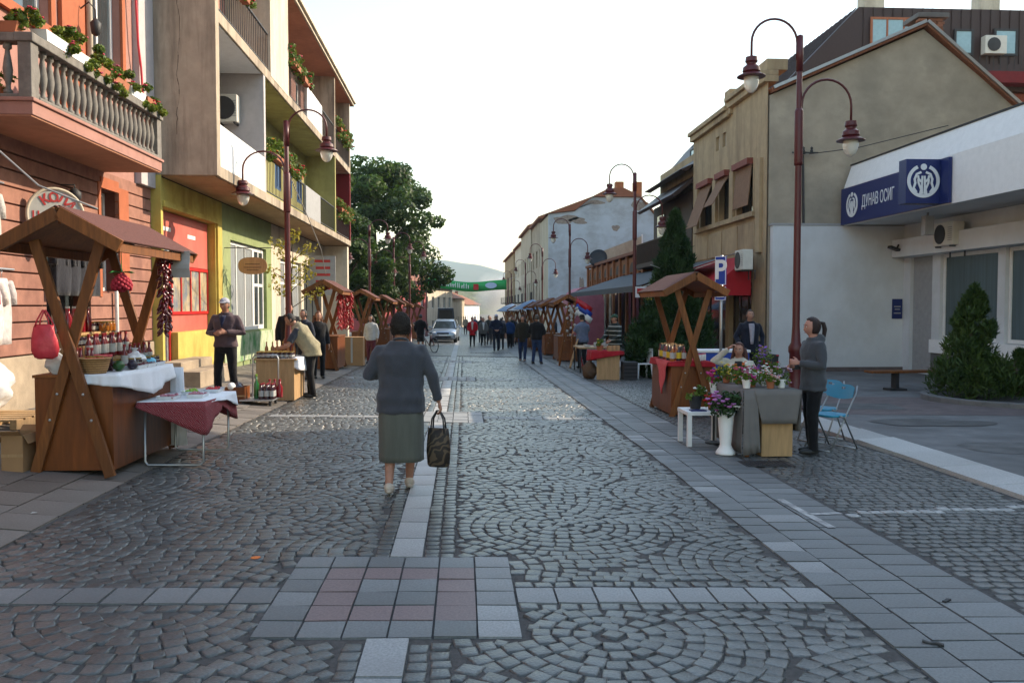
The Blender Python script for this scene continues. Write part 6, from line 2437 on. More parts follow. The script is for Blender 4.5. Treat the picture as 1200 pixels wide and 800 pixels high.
def hang(p, q, drops, inset0=0., inset1=0., wv=.012, n=18, rows=7):
    P_, Q_ = Vector((*p, 0)), Vector((*q, 0))
    e = (Q_ - P_)
    L_ = e.length
    e.normalize()
    nn = Vector((e.y, -e.x, 0))
    vs = []
    for j in range(rows):
        s = j / (rows - 1)
        for k in range(n + 1):
            f = k / n
            ff = inset0 * s + f * (1 - (inset0 + inset1) * s)
            d = drops[0] + (drops[1] - drops[0]) * f
            w = (.004 + wv * s * (math.sin(f * 15 + p[0] * 7) + .6 * math.sin(f * 31 + 2)))
            v = P_ + e * L_ * ff + nn * w
            vs.append((v.x, v.y, zt + .004 - d * s))
    b.add(vs, [(j * (n + 1) + k, j * (n + 1) + k + 1, (j + 1) * (n + 1) + k + 1, (j + 1) * (n + 1) + k) for j in range(rows - 1) for k in range(n)])


hang((X0 + .12, Y0_ - .004), (X1, Y0_ - .004), (.40, .40), .18, .1, .004)
hang((X0, Y0_), (X0 + .16, Y0_), (.78, .74), 0, -.3, .01, 8)
hang((X0, Y1_), (X0, Y0_), (.72, .78), 0, 0, .014)
hang((X1, Y0_), (X1, Y1_), (.5, .6), .05, 0, .014)
o = b.build('tablecloth', M['grey_cloth'], None, smooth=True)
o.modifiers.new('t', 'SOLIDIFY').thickness = .004
tag(o, 'grey cloth gathered round the front of the flower table', 'tablecloth')
pots = [('pink potted flowers at the near corner of the flower table', 3.42, 10.12, M['fl_mag'], 'fl', .12), ('white and violet potted flowers mid table', 3.55, 10.3, M['fl_white'], 'fl', .12), ('yellow potted primroses at the back left of the flower table', 3.4, 10.85, M['fl_yel'], 'fl', .10),
        ('orange potted flowers behind the yellow ones', 3.55, 10.8, M['fl_or'], 'fl', .1), ('tall violet potted flower standing over the flower table', 3.82, 10.7, M['fl_vio'], 'tall', .3), ('red potted flowers beside the tall violet one', 4.05 - .13, 10.75, M['fl_red'], 'fl', .16),
        ('pale lilac blooms spilling at the front right of the flower table', 3.86, 10.15, [M['fl_white'], M['fl_lil']], 'fl', .12), ('small red and white potted flowers at the table front', 3.7, 10.08, [M['fl_red'], M['fl_white']], 'fl', .08), ('crimson potted flowers beside the lilac ones', 3.6, 10.5, M['fl_mag'], 'fl', .1), ('white wrapped potted flowers near the table centre', 3.74, 10.4, M['fl_white'], 'fl', .12)]
for lab, x, y, m_, kind, h_ in pots:
    planter('potted_flower', lab, (x, y, zt + .01), .11, .11, .09, M['terracotta'] if 'mid' in lab or 'crimson' in lab or 'yellow' in lab or 'red' in lab else M['white'], m_, rnd_pot=True, leaves=240, hgt=h_, spread=1.7 if kind == 'fl' else 1.2, nb=30 if kind == 'fl' else 60, group='potted flowers on the flower table', cat='potted flower', bsize=.016, lsize=.02, up=.9)
planter('potted_flower', 'magenta flowers in a white pot on a stand behind the vase', (3.3, 11.05, gzf + .66), .12, .12, .12, M['white'], M['fl_mag'], rnd_pot=True, leaves=60, hgt=.08, spread=1.2, nb=22, cat='potted flower', bsize=.03, up=1.4)
t = thing('plant_stand', 'thin dark stand holding the magenta flowers', 'stand', (3.3, 11.05, gzf - .01))
b = MB(); b.lathe([(.11, 0), (.11, .02), (.015, .04), (.015, .64), (.08, .65), (.08, .67)], n=14); b.build('column', M['iron'], t)
planter('potted_flower', 'rose and greenery behind the flower table by the seated woman', (3.85, 11.9, gzf + .35), .2, .2, .2, M['iron'], [M['fl_pink'], M['fl_or']], rnd_pot=True, leaves=260, hgt=.35, spread=1.6, nb=4, cat='potted flower', bsize=.04)
t = thing('plant_stool', 'dark stool under the rose pot', 'stool', (3.85, 11.9, gzf - .02))
b = MB(); b.lathe([(.12, .34), (.12, .369)], n=14)
for k in range(3): b.beam((.09 * math.cos(k * 2.1), .09 * math.sin(k * 2.1), .34), (.12 * math.cos(k * 2.1), .12 * math.sin(k * 2.1), 0), .025, .025)
b.build('frame', M['iron'], t)
# white side table
wz = gzr(3.1, 10.95) + .018
t = thing('side_table', 'small square white side table with potted plants', 'table', (3.12, 10.98, wz))
b = MB(); b.box(-.26, .26, -.26, .26, .40, .45); b.build('table_top', M['white'], t, bevel=.004)
for i in (-1, 1):
    for j in (-1, 1):
        b = MB(); b.box(i * .255 - (.055 if i > 0 else 0), i * .255 + (.055 if i < 0 else 0), j * .255 - (.055 if j > 0 else 0), j * .255 + (.055 if j < 0 else 0), 0, .399); b.build('leg', M['white'], t)
planter('potted_flower', 'dark potted plant with a white flower on the white side table', (3.05, 11.05, wz + .451), .18, .18, .16, M['iron'], M['fl_white'], rnd_pot=True, leaves=160, hgt=.12, nb=3, cat='potted flower', spread=1.5)
planter('potted_flower', 'red flowers on the white side table', (3.24, 10.95, wz + .451), .12, .12, .09, M['terracotta'], M['fl_red'], rnd_pot=True, leaves=70, hgt=.08, nb=12, cat='potted flower')
b = MB(); b.box(-.1, .1, -.07, .07, 0, .012)
o = b.build('booklet', M['navy'], bevel=.003); o.location = (3.02, 10.82, wz + .451); tag(o, 'dark blue booklet lying on the white side table', 'booklet')
# tall white vase
vzz = gzr(3.16, 10.1) + .018
t = thing('vase', 'tall white fluted vase of chrysanthemums on the paving', 'vase', (3.17, 10.12, vzz))
b = MB(); b.lathe([(.115, 0), (.12, .015), (.11, .04), (.075, .09), (.068, .12), (.085, .32), (.095, .45), (.108, .50), (.112, .52), (.098, .52), (.085, .45), (.05, .2)], n=24); b.build('vase_body', M['white'], t, smooth=True)
rs2 = np.random.RandomState(12)
C = [(rs2.uniform(-.15, .15), rs2.uniform(-.13, .13), .53 + rs2.uniform(-.02, .18)) for _ in range(18)]
leaf_cloud('foliage', C, [.08] * 18, [60] * 18, .026, M['leaf_dark'], t, rs2)
for nm, m_, n_, cx_ in (('purple_blossom', M['fl_lil'], 46, -.07), ('white_blossom', M['fl_white'], 22, .10)):
    b = MB()
    for k in range(n_):
        p = Vector((cx_ + rs2.normal(scale=.06), rs2.normal(scale=.08), .64 + rs2.normal(scale=.05)))
        for q in range(7):
            a = q * .9
            b.ell(p + Vector((math.cos(a) * .018, math.sin(a) * .018, .006)), .016, .016, .010, 6, 4)
        b.ell(p, .014, .014, .014, 6, 4)
    b.build(nm, m_, t, smooth=True)
# folding chairs
M['blue_plastic'] = mat('turquoise_plastic', (.035, .27, .42), rough=.35, var=.06, bump=.03, spec=.5)
M['chrome'] = mat('grey_tube', (.32, .33, .34), rough=.35, metal=.7, var=.05, bump=0)


def chair(label, loc, rz):
    """folding chair facing +Y"""
    t_ = thing('folding_chair', label, 'chair', loc, rz, 'turquoise folding chairs by the flower table')
    b = MB()
    rings = []
    for z, s in ((.43, .96), (.445, 1), (.46, .97)):
        rings.append([(.205 * s * abs(math.cos(a)) ** .55 * (1 if math.cos(a) > 0 else -1), .19 * s * abs(math.sin(a)) ** .55 * (1 if math.sin(a) > 0 else -1), z) for a in [2 * PI * k / 28 for k in range(28)]])
    b.loft(rings); b.build('seat', M['blue_plastic'], t_, smooth=False, bevel=.004)
    b = MB()
    vs, fs = [], []
    nx, nz = 12, 6
    for s in (0, 1):
        for j in range(nz + 1):
            for i in range(nx + 1):
                u = -1 + 2 * i / nx
                h = j / nz
                w = .20 * (1 - .10 * h)
                top = .82 - .035 * u ** 4
                bot = .64 + .035 * (1 - u * u) * -1 + .03
                vs.append((u * w, -.235 - .06 * h + .035 * (u * u) + .012 * s, bot + (top - bot) * h))
    o_ = (nx + 1) * (nz + 1)
    hole = {(i, nz - 2) for i in (5, 6)}
    for j in range(nz):
        for i in range(nx):
            if (i, j) in hole: continue
            a = j * (nx + 1) + i
            q = (a, a + 1, a + nx + 2, a + nx + 1)
            fs.append(q); fs.append(tuple(v + o_ for v in q[::-1]))
    b.add(vs, fs)
    b.build('backrest', M['blue_plastic'], t_, smooth=True)
    for s in (-1, 1):
        b = MB(); b.tube([(s * .2, .22, .01), (s * .2, -.12, .52), (s * .195, -.27, .72), (s * .18, -.31, .81)], .011, 8); b.build('front_leg', M['chrome'], t_, smooth=True)
        b = MB(); b.tube([(s * .215, -.28, .01), (s * .215, -.02, .42), (s * .215, .06, .45)], .011, 8); b.build('rear_leg', M['chrome'], t_, smooth=True)
    b = MB(); b.tube([(-.2, .22, .012), (.2, .22, .012)], .011, 8); b.tube([(-.215, -.28, .012), (.215, -.28, .012)], .011, 8); b.build('crossbar', M['chrome'], t_, smooth=True)
    return t_


chair('nearer turquoise folding chair, seat fully in view', (4.66, 10.6, gzr(4.82, 10.55) + .018), R(118))
chair('farther turquoise folding chair, half hidden behind the young woman', (4.86, 11.35, gzr(4.86, 11.35) + .018), R(128))
# drain cover
t = thing('drain_cover', 'dark iron drain cover in the paving before the flower table', 'drain cover', (3.45, 9.5, gzr(3.45, 9.5) + .014))
b = MB(); b.box(-.28, .28, -.17, .17, 0, .006); b.build('frame', M['iron'], t)
b = MB()
for k in range(11): b.box(-.25 + k * .046, -.25 + k * .046 + .024, -.14, .14, .0062, .012)
b.build('bars', M['iron'], t)
# litter
for i, (x, y, rz, lab) in enumerate(((2.93, 4.96, .5, 'small black scrap of litter on the right band of slabs'), (2.48, 4.31, -.5, 'longer black scrap of litter nearer the camera'))):
    b = MB()
    b.loft([[(x_, y_ * .012, z_ * .006 + .006 + .004 * math.sin(x_ * 90)) for y_, z_ in ((-1, -1), (1, -1), (1, 1), (-1, 1))] for x_ in ((-.03, -.012, .012, .032) if i == 0 else (-.055, -.02, .01, .05))])
    o = b.build('litter', M['iron'], fix=True, bevel=.003); o.location = (x, y, gzr(x, y) + .014); o.rotation_euler = (0, 0, rz); tag(o, lab, 'litter')
b = MB(); b.quad((-.02, -.014, 0), (.02, -.01, .004), (.022, .014, .002), (-.018, .016, .006))
for (x, y, lab) in ((-3.45, 7.0, 'pale scrap of paper on the left pavement'),):
    o = b.build('paper_scrap', M['paper']); o.location = (x, y, gz(x, y) + .016); o.modifiers.new('t', 'SOLIDIFY').thickness = .002; tag(o, lab, 'litter')
b = MB(); b.lathe([(.03, 0), (.035, .004), (.0, .006)], n=7)
o = b.build('fallen_leaf', M['fl_or']); o.location = (-1.42, 5.85, .03); tag(o, 'small orange leaf on the cobbles by the pink slabs', 'leaf')
# bench
t = thing('bench', 'backless brown plank bench in front of the office', 'bench', (10.1, 18.75, fz(10, 18.75)), R(3))
for k in range(2):
    b = MB(); b.box(-1.0, 1.0, -.18 + .185 * k, -.005 + .185 * k, .40, .45); b.build('plank', M['wood'], t, bevel=.005)
for x in (-.35, .75):
    b = MB(); b.box(x - .04, x + .04, -.1, .1, .05, .395); b.box(x - .2, x + .2, -.16, .16, .0, .048); b.build('leg', M['iron'], t)
# litter bin
t = thing('litter_bin', 'dark grey litter bin by the lamp post behind the flowers', 'bin', (6.15, 16.9, gz(6.2, 16.9)))
b = MB(); b.lathe([(.17, .08), (.2, .85), (.21, .86), (.21, .9), (.18, .9), (.17, .5)], n=18); b.build('bin_body', M['iron'], t)
b = MB(); b.lathe([(.1, 0), (.1, .079)], n=12); b.build('foot', M['iron'], t)
# parking sign
t = thing('parking_sign', 'blue parking sign on a grey post beside the bottle stall', 'sign', (5.42, 17.7, gz(5.4, 17.7)), R(-45))
b = MB(); b.lathe([(.03, 0), (.03, 3.0)], n=10); b.build('post', M['steel'], t, smooth=True)
M['sign_blue'] = mat('traffic_blue', (.012, .055, .33), rough=.4, var=.05, bump=0)
for z0, z1, nm in ((2.38, 2.98, 'parking_plate'), (2.06, 2.34, 'lower_plate')):
    b = MB(); b.box(-.12, .13, -.06, -.035, z0, z1); p_ = b.build(nm, M['sign_blue'], t, bevel=.004)
    b = MB()
    for (a0, a1, c0, c1) in ((-.118, .128, z0 + .002, z0 + .014), (-.118, .128, z1 - .014, z1 - .002), (-.118, -.106, z0 + .0145, z1 - .0145), (.116, .128, z0 + .0145, z1 - .0145)): b.box(a0, a1, -.0635, -.0602, c0, c1)
    b.build('border', M['signwhite'], p_)
    if z0 > 2.3: textobj('letter', 'P', .56, (.005, -.066, 2.68), (1, 0, 0), (0, 0, 1), M['signwhite'], p_, world=False, bold=.012)
    else:
        b = MB()
        for k in range(3): b.box(-.08, .09, -.0635, -.0602, 2.12 + .06 * k, 2.145 + .06 * k)
        b.build('print_line', M['signwhite'], p_)
# ice chest behind the seated woman
t = thing('drinks_chest', 'blue and white chest with a red mark behind the seated woman', 'chest', (5.85, 19.2, gz(6, 19.2)))
b = MB(); b.box(-.55, .6, -.3, .3, .08, .86); b.build('cabinet', M['sign_blue'], t, bevel=.02)
b = MB(); b.box(-.57, .62, -.32, .32, .862, .92); b.build('lid', M['white'], t, bevel=.01)
b = MB(); b.prism([(.0, .5), (.5, .62), (.52, .76), (.05, .66)], (0, -.301, 0), (1, 0, 0), (0, 0, 1), (0, -1, 0), .006); b.build('red_panel', M['pep_red'], t)
b = MB()
for x in (-.5, .5):
    for y in (-.25, .25): b.box(x - .03, x + .03, y - .03, y + .03, 0, .079)
b.build('foot', M['iron'], t)
# awnings
M['awn_red'] = mat('red_awning', (.40, .012, .02), rough=.85, var=.12, scale=3, bump=.15)
M['awn_grey'] = mat('grey_awning', (.075, .08, .088), rough=.85, var=.12, scale=2, bump=.15)
M['awn_pink'] = mat('pink_awning', (.42, .14, .17), rough=.8, var=.12, scale=3, bump=.15)


def awning(name, label, x0, z0, x1, z1, y0, y1, m, val=.28, ends=True):
    t_ = thing(name, label, 'awning', (x0, y0, z0))
    b = MB()
    b.prism([(0, 0), (x1 - x0, z1 - z0), (x1 - x0, z1 - z0 + .02), (0, .02)], (0, 0, 0), (1, 0, 0), (0, 0, 1), (0, 1, 0), y1 - y0)
    b.build('canopy', m, t_, fix=True)
    b = MB()
    b.box(x1 - x0 - .012, x1 - x0, 0, y1 - y0, z1 - z0 - val, z1 - z0 - .002)
    b.build('valance', m, t_)
    b = MB()
    for y in (.1, y1 - y0 - .1):
        b.beam((0, y, -.05), (x1 - x0 + .03, y, z1 - z0 - .06), .03, .03)
    b.beam((x1 - x0 + .03, 0, z1 - z0 - .04), (x1 - x0 + .03, y1 - y0, z1 - z0 - .04), .04, .04)
    b.build('arm_frame', M['white'], t_)
    if ends:
        for y in (0.004, y1 - y0 - .004):
            b = MB(); b.prism([(0, 0), (x1 - x0 - .014, z1 - z0 - .0), (x1 - x0 - .014, z1 - z0 - val), (0, z1 - z0 - val)], (0, y, 0), (1, 0, 0), (0, 0, 1), (0, 1, 0), .004); b.build('end_panel', m, t_, fix=True)
    return t_


awning('red_awning', 'red awning over the shop of the ochre house', 9.15, 3.35, 8.05, 2.45, 26.75, 33.2, M['awn_red'], val=.38)
awning('cafe_awning', 'long grey awning reaching out over the cafe terrace', 8.75, 3.35, 5.95, 2.42, 28.5, 47, M['awn_grey'], val=.2, ends=False)
b = MB()
b.box(0, 1.2, 0, .05, 0, .36)
o = b.build('cafe_sign', M['signwhite']); o.location = (5.75, 28.3, 2.02); tag(o, 'white sign with a red band hanging under the cafe awning end', 'sign')
b = MB(); b.box(.05, 1.15, -.006, -.001, .12, .30); b.build('red_band', M['pep_red'], o)
b = MB(); b.box(.35, .8, -.006, -.001, -.2, -.02); b.build('yellow_card', M['fl_yel'], o)
# pink barrel canopy
t = thing('barrel_canopy', 'dusty pink barrel shaped canopy by the cafe awning', 'canopy', (6.3, 50, -.6))
n = 12
for k in range(n):
    a0, a1 = PI * k / n, PI * (k + 1) / n
    b = MB()
    q = [(1.0 - 1.0 * math.cos(a), 2.5 + .95 * math.sin(a)) for a in (a0, a1)]
    b.add([(q[0][0], 0, q[0][1]), (q[1][0], 0, q[1][1]), (q[1][0], 4, q[1][1]), (q[0][0], 4, q[0][1])], [(0, 1, 2, 3)])
    o = b.build('canopy_panel', M['awn_pink'], t); o.modifiers.new('t', 'SOLIDIFY').thickness = .03
b = MB(); b.box(0, .05, 0, 4, 0, 2.5); b.box(1.95, 2.0, 0, 4, 0, 2.5); b.prism([(1.0 - 1.0 * math.cos(PI * k / n), .95 * math.sin(PI * k / n) + 2.5) for k in range(n + 1)] + [(2, 0), (0, 0)], (0, .02, 0), (1, 0, 0), (0, 0, 1), (0, 1, 0), .04); b.build('side_wall', M['awn_pink'], t)
# table with red cloth, board, ladder ornament, sack, crates
tz0 = gzr(3.9, 22.95)
t = thing('box_table', 'trestle box table with a red cloth and wooden front panel', 'table', (3.9, 23.1, tz0))
b = MB(); b.box(-.32, .3, -.35, -.33, 0, .74); b.build('front_panel', M['light_wood'], t)
b = MB(); b.box(-.4, .4, -.36, .5, .742, .77); b.build('table_top', M['light_wood'], t)
for x in (-.36, .34):
    b = MB(); b.box(x - .02, x + .02, .4, .44, 0, .741); b.build('leg', M['wood'], t)
drape('tablecloth', 'dark red cloth bunched on the box table', [(3.45, 22.7), (4.3, 22.7), (4.3, 23.6), (3.45, 23.6)], [.22, .08, .3, .3], M['red_cloth'], tz0 + .772, rs, amp=.02)
for k in range(3): open_box('wooden_crate', ('nearest', 'middle', 'farthest')[k] + ' little crate standing on the red cloth of the box table', 'crate', (3.95 + .12 * k, 22.95 + .05 * k, tz0 + .78), .1, .2, .14, M['light_wood'], flaps=False)
planter('potted_flower', 'green potted herb on the box table', (3.72, 23.1, tz0 + .78), .2, .2, .13, M['terracotta'], M['fl_yel'], rnd_pot=True, leaves=200, hgt=.14, nb=3, cat='potted plant')
bag('sack', 'brown sack standing at the side of the box table', 'sack', (3.42, 23.0, tz0), .2, .2, .26, mat('burlap', (.10, .06, .035), rough=.95, bump=.4), 4, knot=False)
b = MB(); b.box(-.2, .2, -.2, .2, 0, .5)
o = b.build('plastic_crate', M['iron'], bevel=.02); o.location = (4.5, 22.95, gzr(4.5, 23)); tag(o, 'black crate at the right side of the box table', 'crate')
b = MB()
for k in range(4): b.box(-.18, .18, -.206, -.2005, .08 + .1 * k, .13 + .1 * k)
b.build('slot', M['dark'], o)
t = thing('plastic_chair', 'white plastic chair standing behind the black crate', 'chair', (5.0, 23.6, gzr(5.0, 23.6)), R(100))
b = MB(); b.box(-.22, .22, -.2, .22, .4, .43); b.build('seat', M['white'], t, bevel=.01)
for k in range(5):
    b = MB(); b.box(-.2 + .085 * k, -.2 + .085 * k + .055, -.23, -.205, .43, .84); b.build('back_slat', M['white'], t)
for i in (-1, 1):
    for j in (-1, 1):
        b = MB(); b.beam((i * .2, j * .19, .4), (i * .23, j * .23, 0), .04, .04); b.build('leg', M['white'], t)
t = thing('display_board', 'wooden board leaning on a red frame by the vendor in blue', 'board', (3.5, 28.2, gzr(3.5, 28.2)))
b = MB(); b.beam((0, -.25, 0), (.28, .0, .92), .5, .03, up=(1, 0, 0)); b.build('panel', M['light_wood'], t)
b = MB(); b.beam((.3, .0, .9), (.48, .0, 0), .04, .04); b.beam((.3, .3, .9), (.48, .3, 0), .04, .04); b.quad((.3, .02, .7), (.46, .02, .05), (.46, .28, .05), (.3, .28, .7)); b.build('prop_frame', M['pep_red'], t)
t = thing('vendor_table', 'dark vendor table with pale goods before the man in the blue shirt', 'table', (4.0, 26.2, gzr(4.0, 26.2)))
b = MB(); b.box(-.5, .55, -.6, .9, .75, .79); b.build('table_top', M['light_wood'], t)
for x in (-.46, .5):
    for y in (-.55, .85):
        b = MB(); b.box(x - .02, x + .02, y - .02, y + .02, 0, .749); b.build('leg', M['iron'], t)
b = MB()
rr = random.Random(4)
for k in range(16):
    x, y = rr.uniform(-.45, .45), rr.uniform(-.5, .8)
    b.box(x, x + .09, y, y + .1, .792, .792 + rr.uniform(.03, .12))
o = b.build('small_goods', M['paper'], None); o.location = t.location; tag(o, 'pale small goods spread on the dark vendor table', 'goods', kind='stuff')
t = thing('ladder_ornament', 'tall narrow wooden ladder hung with trinkets and a flag', 'ladder', (3.62, 29.6, gzr(3.6, 29.6)))
for s in (-1, 1):
    b = MB(); b.beam((s * .2 - .1, -.2, 0), (s * .1 + .15, .0, 2.2), .05, .05); b.build('rail', M['wood'], t)
for k in range(9):
    b = MB(); z = .25 + .22 * k; f = z / 2.2; b.beam((-.2 * (1 - f) - .1 + .25 * f - .1 * f, -.2 * (1 - f), z), (.2 * (1 - f) - .1 + .25 * f + .1 * f, -.2 * (1 - f), z), .03, .03); b.build('rung', M['wood'], t)
rs3 = np.random.RandomState(3)
b = MB()
for k in range(26): b.ell((.15 + rs3.normal(scale=.09), -.06 + rs3.normal(scale=.04), 1.75 + rs3.normal(scale=.28)), .05, .04, .05, 7, 5)
b.build('paper_flower', M['paper'], t, smooth=True)
t2 = thing('flag', 'small red blue and white striped flag on the ladder ornament', 'flag', (3.95, 29.5, gzr(3.6, 29.6) + 2.35))
for k, m_ in enumerate((M['pep_red'], M['sign_blue'], M['fl_white'])):
    b = MB()
    pts = []
    for j in range(7): pts.append(((j / 6) * .55, .03 * math.sin(j * 1.2), -.18 * k - .35 * (j / 6) ** 1.2))
    b.add([p for x, y, z in pts for p in ((x, y, z), (x - .09, y, z - .18))], [(2 * j, 2 * j + 1, 2 * j + 3, 2 * j + 2) for j in range(6)])
    o = b.build('stripe', m_, t2, smooth=True); o.modifiers.new('t', 'SOLIDIFY').thickness = .004
b = MB(); b.beam((-.02, 0, .1), (-.18, 0, -.8), .02, .02); b.build('stick', M['wood'], t2)
# umbrella-like pale canopies over the far right stalls
for k, (x, y, r_, m_) in enumerate(((3.9, 48, 1.1, M['bluesign']), (4.2, 56, 1.3, M['grey_panel']), (3.6, 63, 1.2, M['bluesign']))):
    t = thing('parasol', ['blue grey parasol above the right stall row', 'pale parasol farther along the right stall row', 'farthest blue grey parasol in the right stall row'][k], 'parasol', (x, y, gzr(x, y)))
    b = MB(); b.lathe([(r_, 2.15), (r_ * .5, 2.5), (.02, 2.7), (.015, 2.66), (r_ * .5, 2.46), (r_ * .98, 2.13)], n=8); b.build('canopy', m_, t)
    b = MB(); b.tube([(0, 0, 0), (0, 0, 2.66)], .025, 8); b.build('pole', M['steel'], t)

# ---- office sign
t = thing('flat_sign', 'long navy sign with white lettering along the office canopy', 'sign', (11.42, 25.3, 4.16))
b = MB(); b.box(11.40, 11.485, 19.6, 25.32, 4.17, 5.24); b.build('board', M['navy'], t, world=True)
u, v = Vector((0, -1, 0)), Vector((0, 0, 1))
textobj('lettering', 'ДУНАВ ОСИГ', .47, (11.395, 23.98, 4.70), u, v, M['signwhite'], t, bold=0, align='LEFT', xs=.6)


def emblem(parent, c, u, v, r, nm='emblem'):
    """ring open at the top, a disc in the gap, and two mirrored branching strokes"""
    u, v, c = Vector(u), Vector(v), Vector(c)
    w = u.cross(v)
    b = MB()
    D = .012

    def stroke(pts, wd):
        pts = [Vector(p) for p in pts]
        L_, R_ = [], []
        for i, p in enumerate(pts):
            d = (pts[min(i + 1, len(pts) - 1)] - pts[max(i - 1, 0)]).normalized()
            nn = Vector((-d.y, d.x)) * (wd if not hasattr(wd, '__len__') else wd[i]) / 2
            L_.append(p + nn); R_.append(p - nn)
        for i in range(len(pts) - 1):
            b.prism([tuple(L_[i] * r), tuple(R_[i] * r), tuple(R_[i + 1] * r), tuple(L_[i + 1] * r)], c + w * (.0005 + .0004 * stroke.k), u, v, w, D)
        stroke.k += 1
    stroke.k = 0
    stroke([(.9 * math.sin(a), .9 * math.cos(a)) for a in [R(24 + 312 * k / 40) for k in range(41)]], .2)
    b.prism([(.19 * r * math.cos(k * PI / 10), (.83 + .0) * r + .19 * r * math.sin(k * PI / 10)) for k in range(20)], c + w * .004, u, v, w, D)
    for s in (-1, 1):
        stroke([(s * .07, -.78), (s * .09, -.3), (s * .07, .30)][::-1], .11)
        stroke([(s * .07, -.1), (s * .3, .12), (s * .34, .32)], .12)
        stroke([(s * .14, .52), (s * .42, .40), (s * .54, .1), (s * .5, -.12), (s * .6, -.42), (s * .42, -.68)], .14)
        stroke([(s * .2, -.8), (s * .14, -.5), (s * .3, -.12), (s * .32, .1)], .12)
    return b.build(nm, M['signwhite'], parent, world=True, fix=True)


emblem(t, (11.397, 24.58, 4.70), u, v, .36)
t = thing('blade_sign', 'square navy sign box with a round white emblem projecting from the canopy', 'sign', (10.95, 20.6, 4.27))
b = MB(); b.box(10.56, 11.398, 19.95, 20.3, 4.19, 5.24); b.build('box', M['navy'], t, world=True, bevel=.006)
emblem(t, (10.98, 19.942, 4.72), (1, 0, 0), (0, 0, 1), .40)
t = thing('door_plaque', 'small dark blue plaque with white lettering by the office door', 'plaque', (13.36, 25.1, 1.7))
b = MB(); b.box(13.05, 13.36, 25.31, 25.345, 1.35, 1.95); b.build('plate', M['navy'], t, world=True)
b = MB()
for z, w in ((1.7, .2), (1.62, .16), (1.5, .22)): b.box(13.2 - w / 2, 13.2 + w / 2, 25.304, 25.3095, z, z + .035)
b.build('print_line', M['grey_panel'], t, world=True)
t = thing('floodlight', 'dark floodlight on the office lintel', 'lamp', (12.95, 24.9, 3.45))
b = MB(); b.cbox((-.1, 0, 0), .3, .22, .07, Matrix.Rotation(R(20), 3, 'Y')); b.beam((0, 0, .03), (.04, 0, .12), .04, .04); b.build('housing', M['iron'], t)
t = thing('loudspeaker', 'grey box hanging under the office canopy', 'loudspeaker', (12.2, 21.9, 3.6))
b = MB(); b.box(-.12, .12, -.1, .1, 0, .5); b.beam((0, 0, .5), (0, 0, .59), .04, .04); b.build('housing', M['grey_panel'], t)
t = thing('satellite_dish', 'dark satellite dish above the arcade roof', 'dish', (8.9, 56, 3.9))
b = MB(); b.lathe([(.02, 0), (.35, .05), (.6, .16), (.62, .18), (.35, .08), (.02, .03)], n=20); o = b.build('dish_bowl', M['iron'], t, smooth=True); o.location = (0, 0, .9); o.rotation_euler = (R(70), 0, R(-20))
b = MB(); b.tube([(0, .1, 0), (0, .1, .9)], .03, 6); b.build('mast', M['iron'], t)
t = thing('roof_hoarding', 'pale hoarding panel leaning on the arcade roof', 'panel', (9.6, 58, 4.3))
b = MB(); b.prism([(0, 0), (2.6, .0), (2.6, 2.2), (.0, 1.2)], (0, 0, 0), (1, 0, 0), (0, 0, 1), (0, 1, 0), .1); b.build('panel_face', M['beige'], t)
b = MB(); b.beam((2.62, 0, 0), (2.62, 0, 2.3), .08, .08); b.build('post', M['white'], t)

# ================================================================ BANNER, CARS, BICYCLE
t = thing('street_banner', 'green banner with white strokes strung across the street', 'banner', (.4, 85, 3.5))
b = MB()
nx = 40
M['ban_green'] = mat('banner_green', (.03, .33, .09), rough=.7, var=.1, bump=.1, scale=3)
zf_ = lambda f: 3.62 - .62 * f * .5 - .28 * math.sin(PI * f) + .05 * math.sin(9 * f)
vs = []
for k in range(nx + 1):
    f = k / nx
    x = -3.6 + 7.9 * f
    vs += [(x, 85 + .06 * math.sin(11 * f), zf_(f)), (x, 85 + .1 * math.sin(11 * f + .6), zf_(f) + .88 + .1 * f)]
b.add(vs, [(2 * k, 2 * k + 2, 2 * k + 3, 2 * k + 1) for k in range(nx)])
o = b.build('fabric', M['ban_green'], t, world=True, smooth=True)
o.modifiers.new('t', 'SOLIDIFY').thickness = .01
b = MB()
rr = random.Random(2)
x = -2.3
while x < .6:
    f = (x + 3.6) / 7.9
    h = rr.choice((.28, .36, .5)); w = rr.uniform(.05, .09)
    b.box(x, x + w, 84.86, 84.865, zf_(f) + .28, zf_(f) + .28 + h)
    if rr.random() < .4: b.box(x + w + .002, x + w + .1, 84.86, 84.865, zf_(f) + .28 + h - .07, zf_(f) + .28 + h)
    x += rr.uniform(.12, .24)
b.build('white_stroke', M['signwhite'], t, world=True)
b = MB(); f = .57; b.box(1.0, 1.5, 84.85, 84.86, zf_(f) + .18, zf_(f) + .75); b.build('red_square', M['pep_red'], t, world=True)
b = MB(); b.prism([(2.75 + .58 * math.cos(k * PI / 12), .5 + .3 * math.sin(k * PI / 12)) for k in range(24)], (0, 84.85, zf_(.8)), (1, 0, 0), (0, 0, 1), (0, 1, 0), .01); b.build('pale_oval', mat('pale_blue_print', (.45, .55, .75), rough=.6), t, world=True)
b = MB()
b.tube([(-3.6, 85, 4.55), (-6.9, 85.3, 5.0)], .02, 5); b.tube([(4.3, 85, 4.3), (5.3, 85, 4.6)], .02, 5)
b.build('rope', M['paper'], t, world=True)
t = thing('banner_post', 'thin post carrying the right end of the green banner', 'post', (4.45, 85, -1.1))
b = MB(); b.tube([(0, 0, 0), (0, 0, 5.6)], .06, 8); b.build('pole', M['lamp_red'], t)


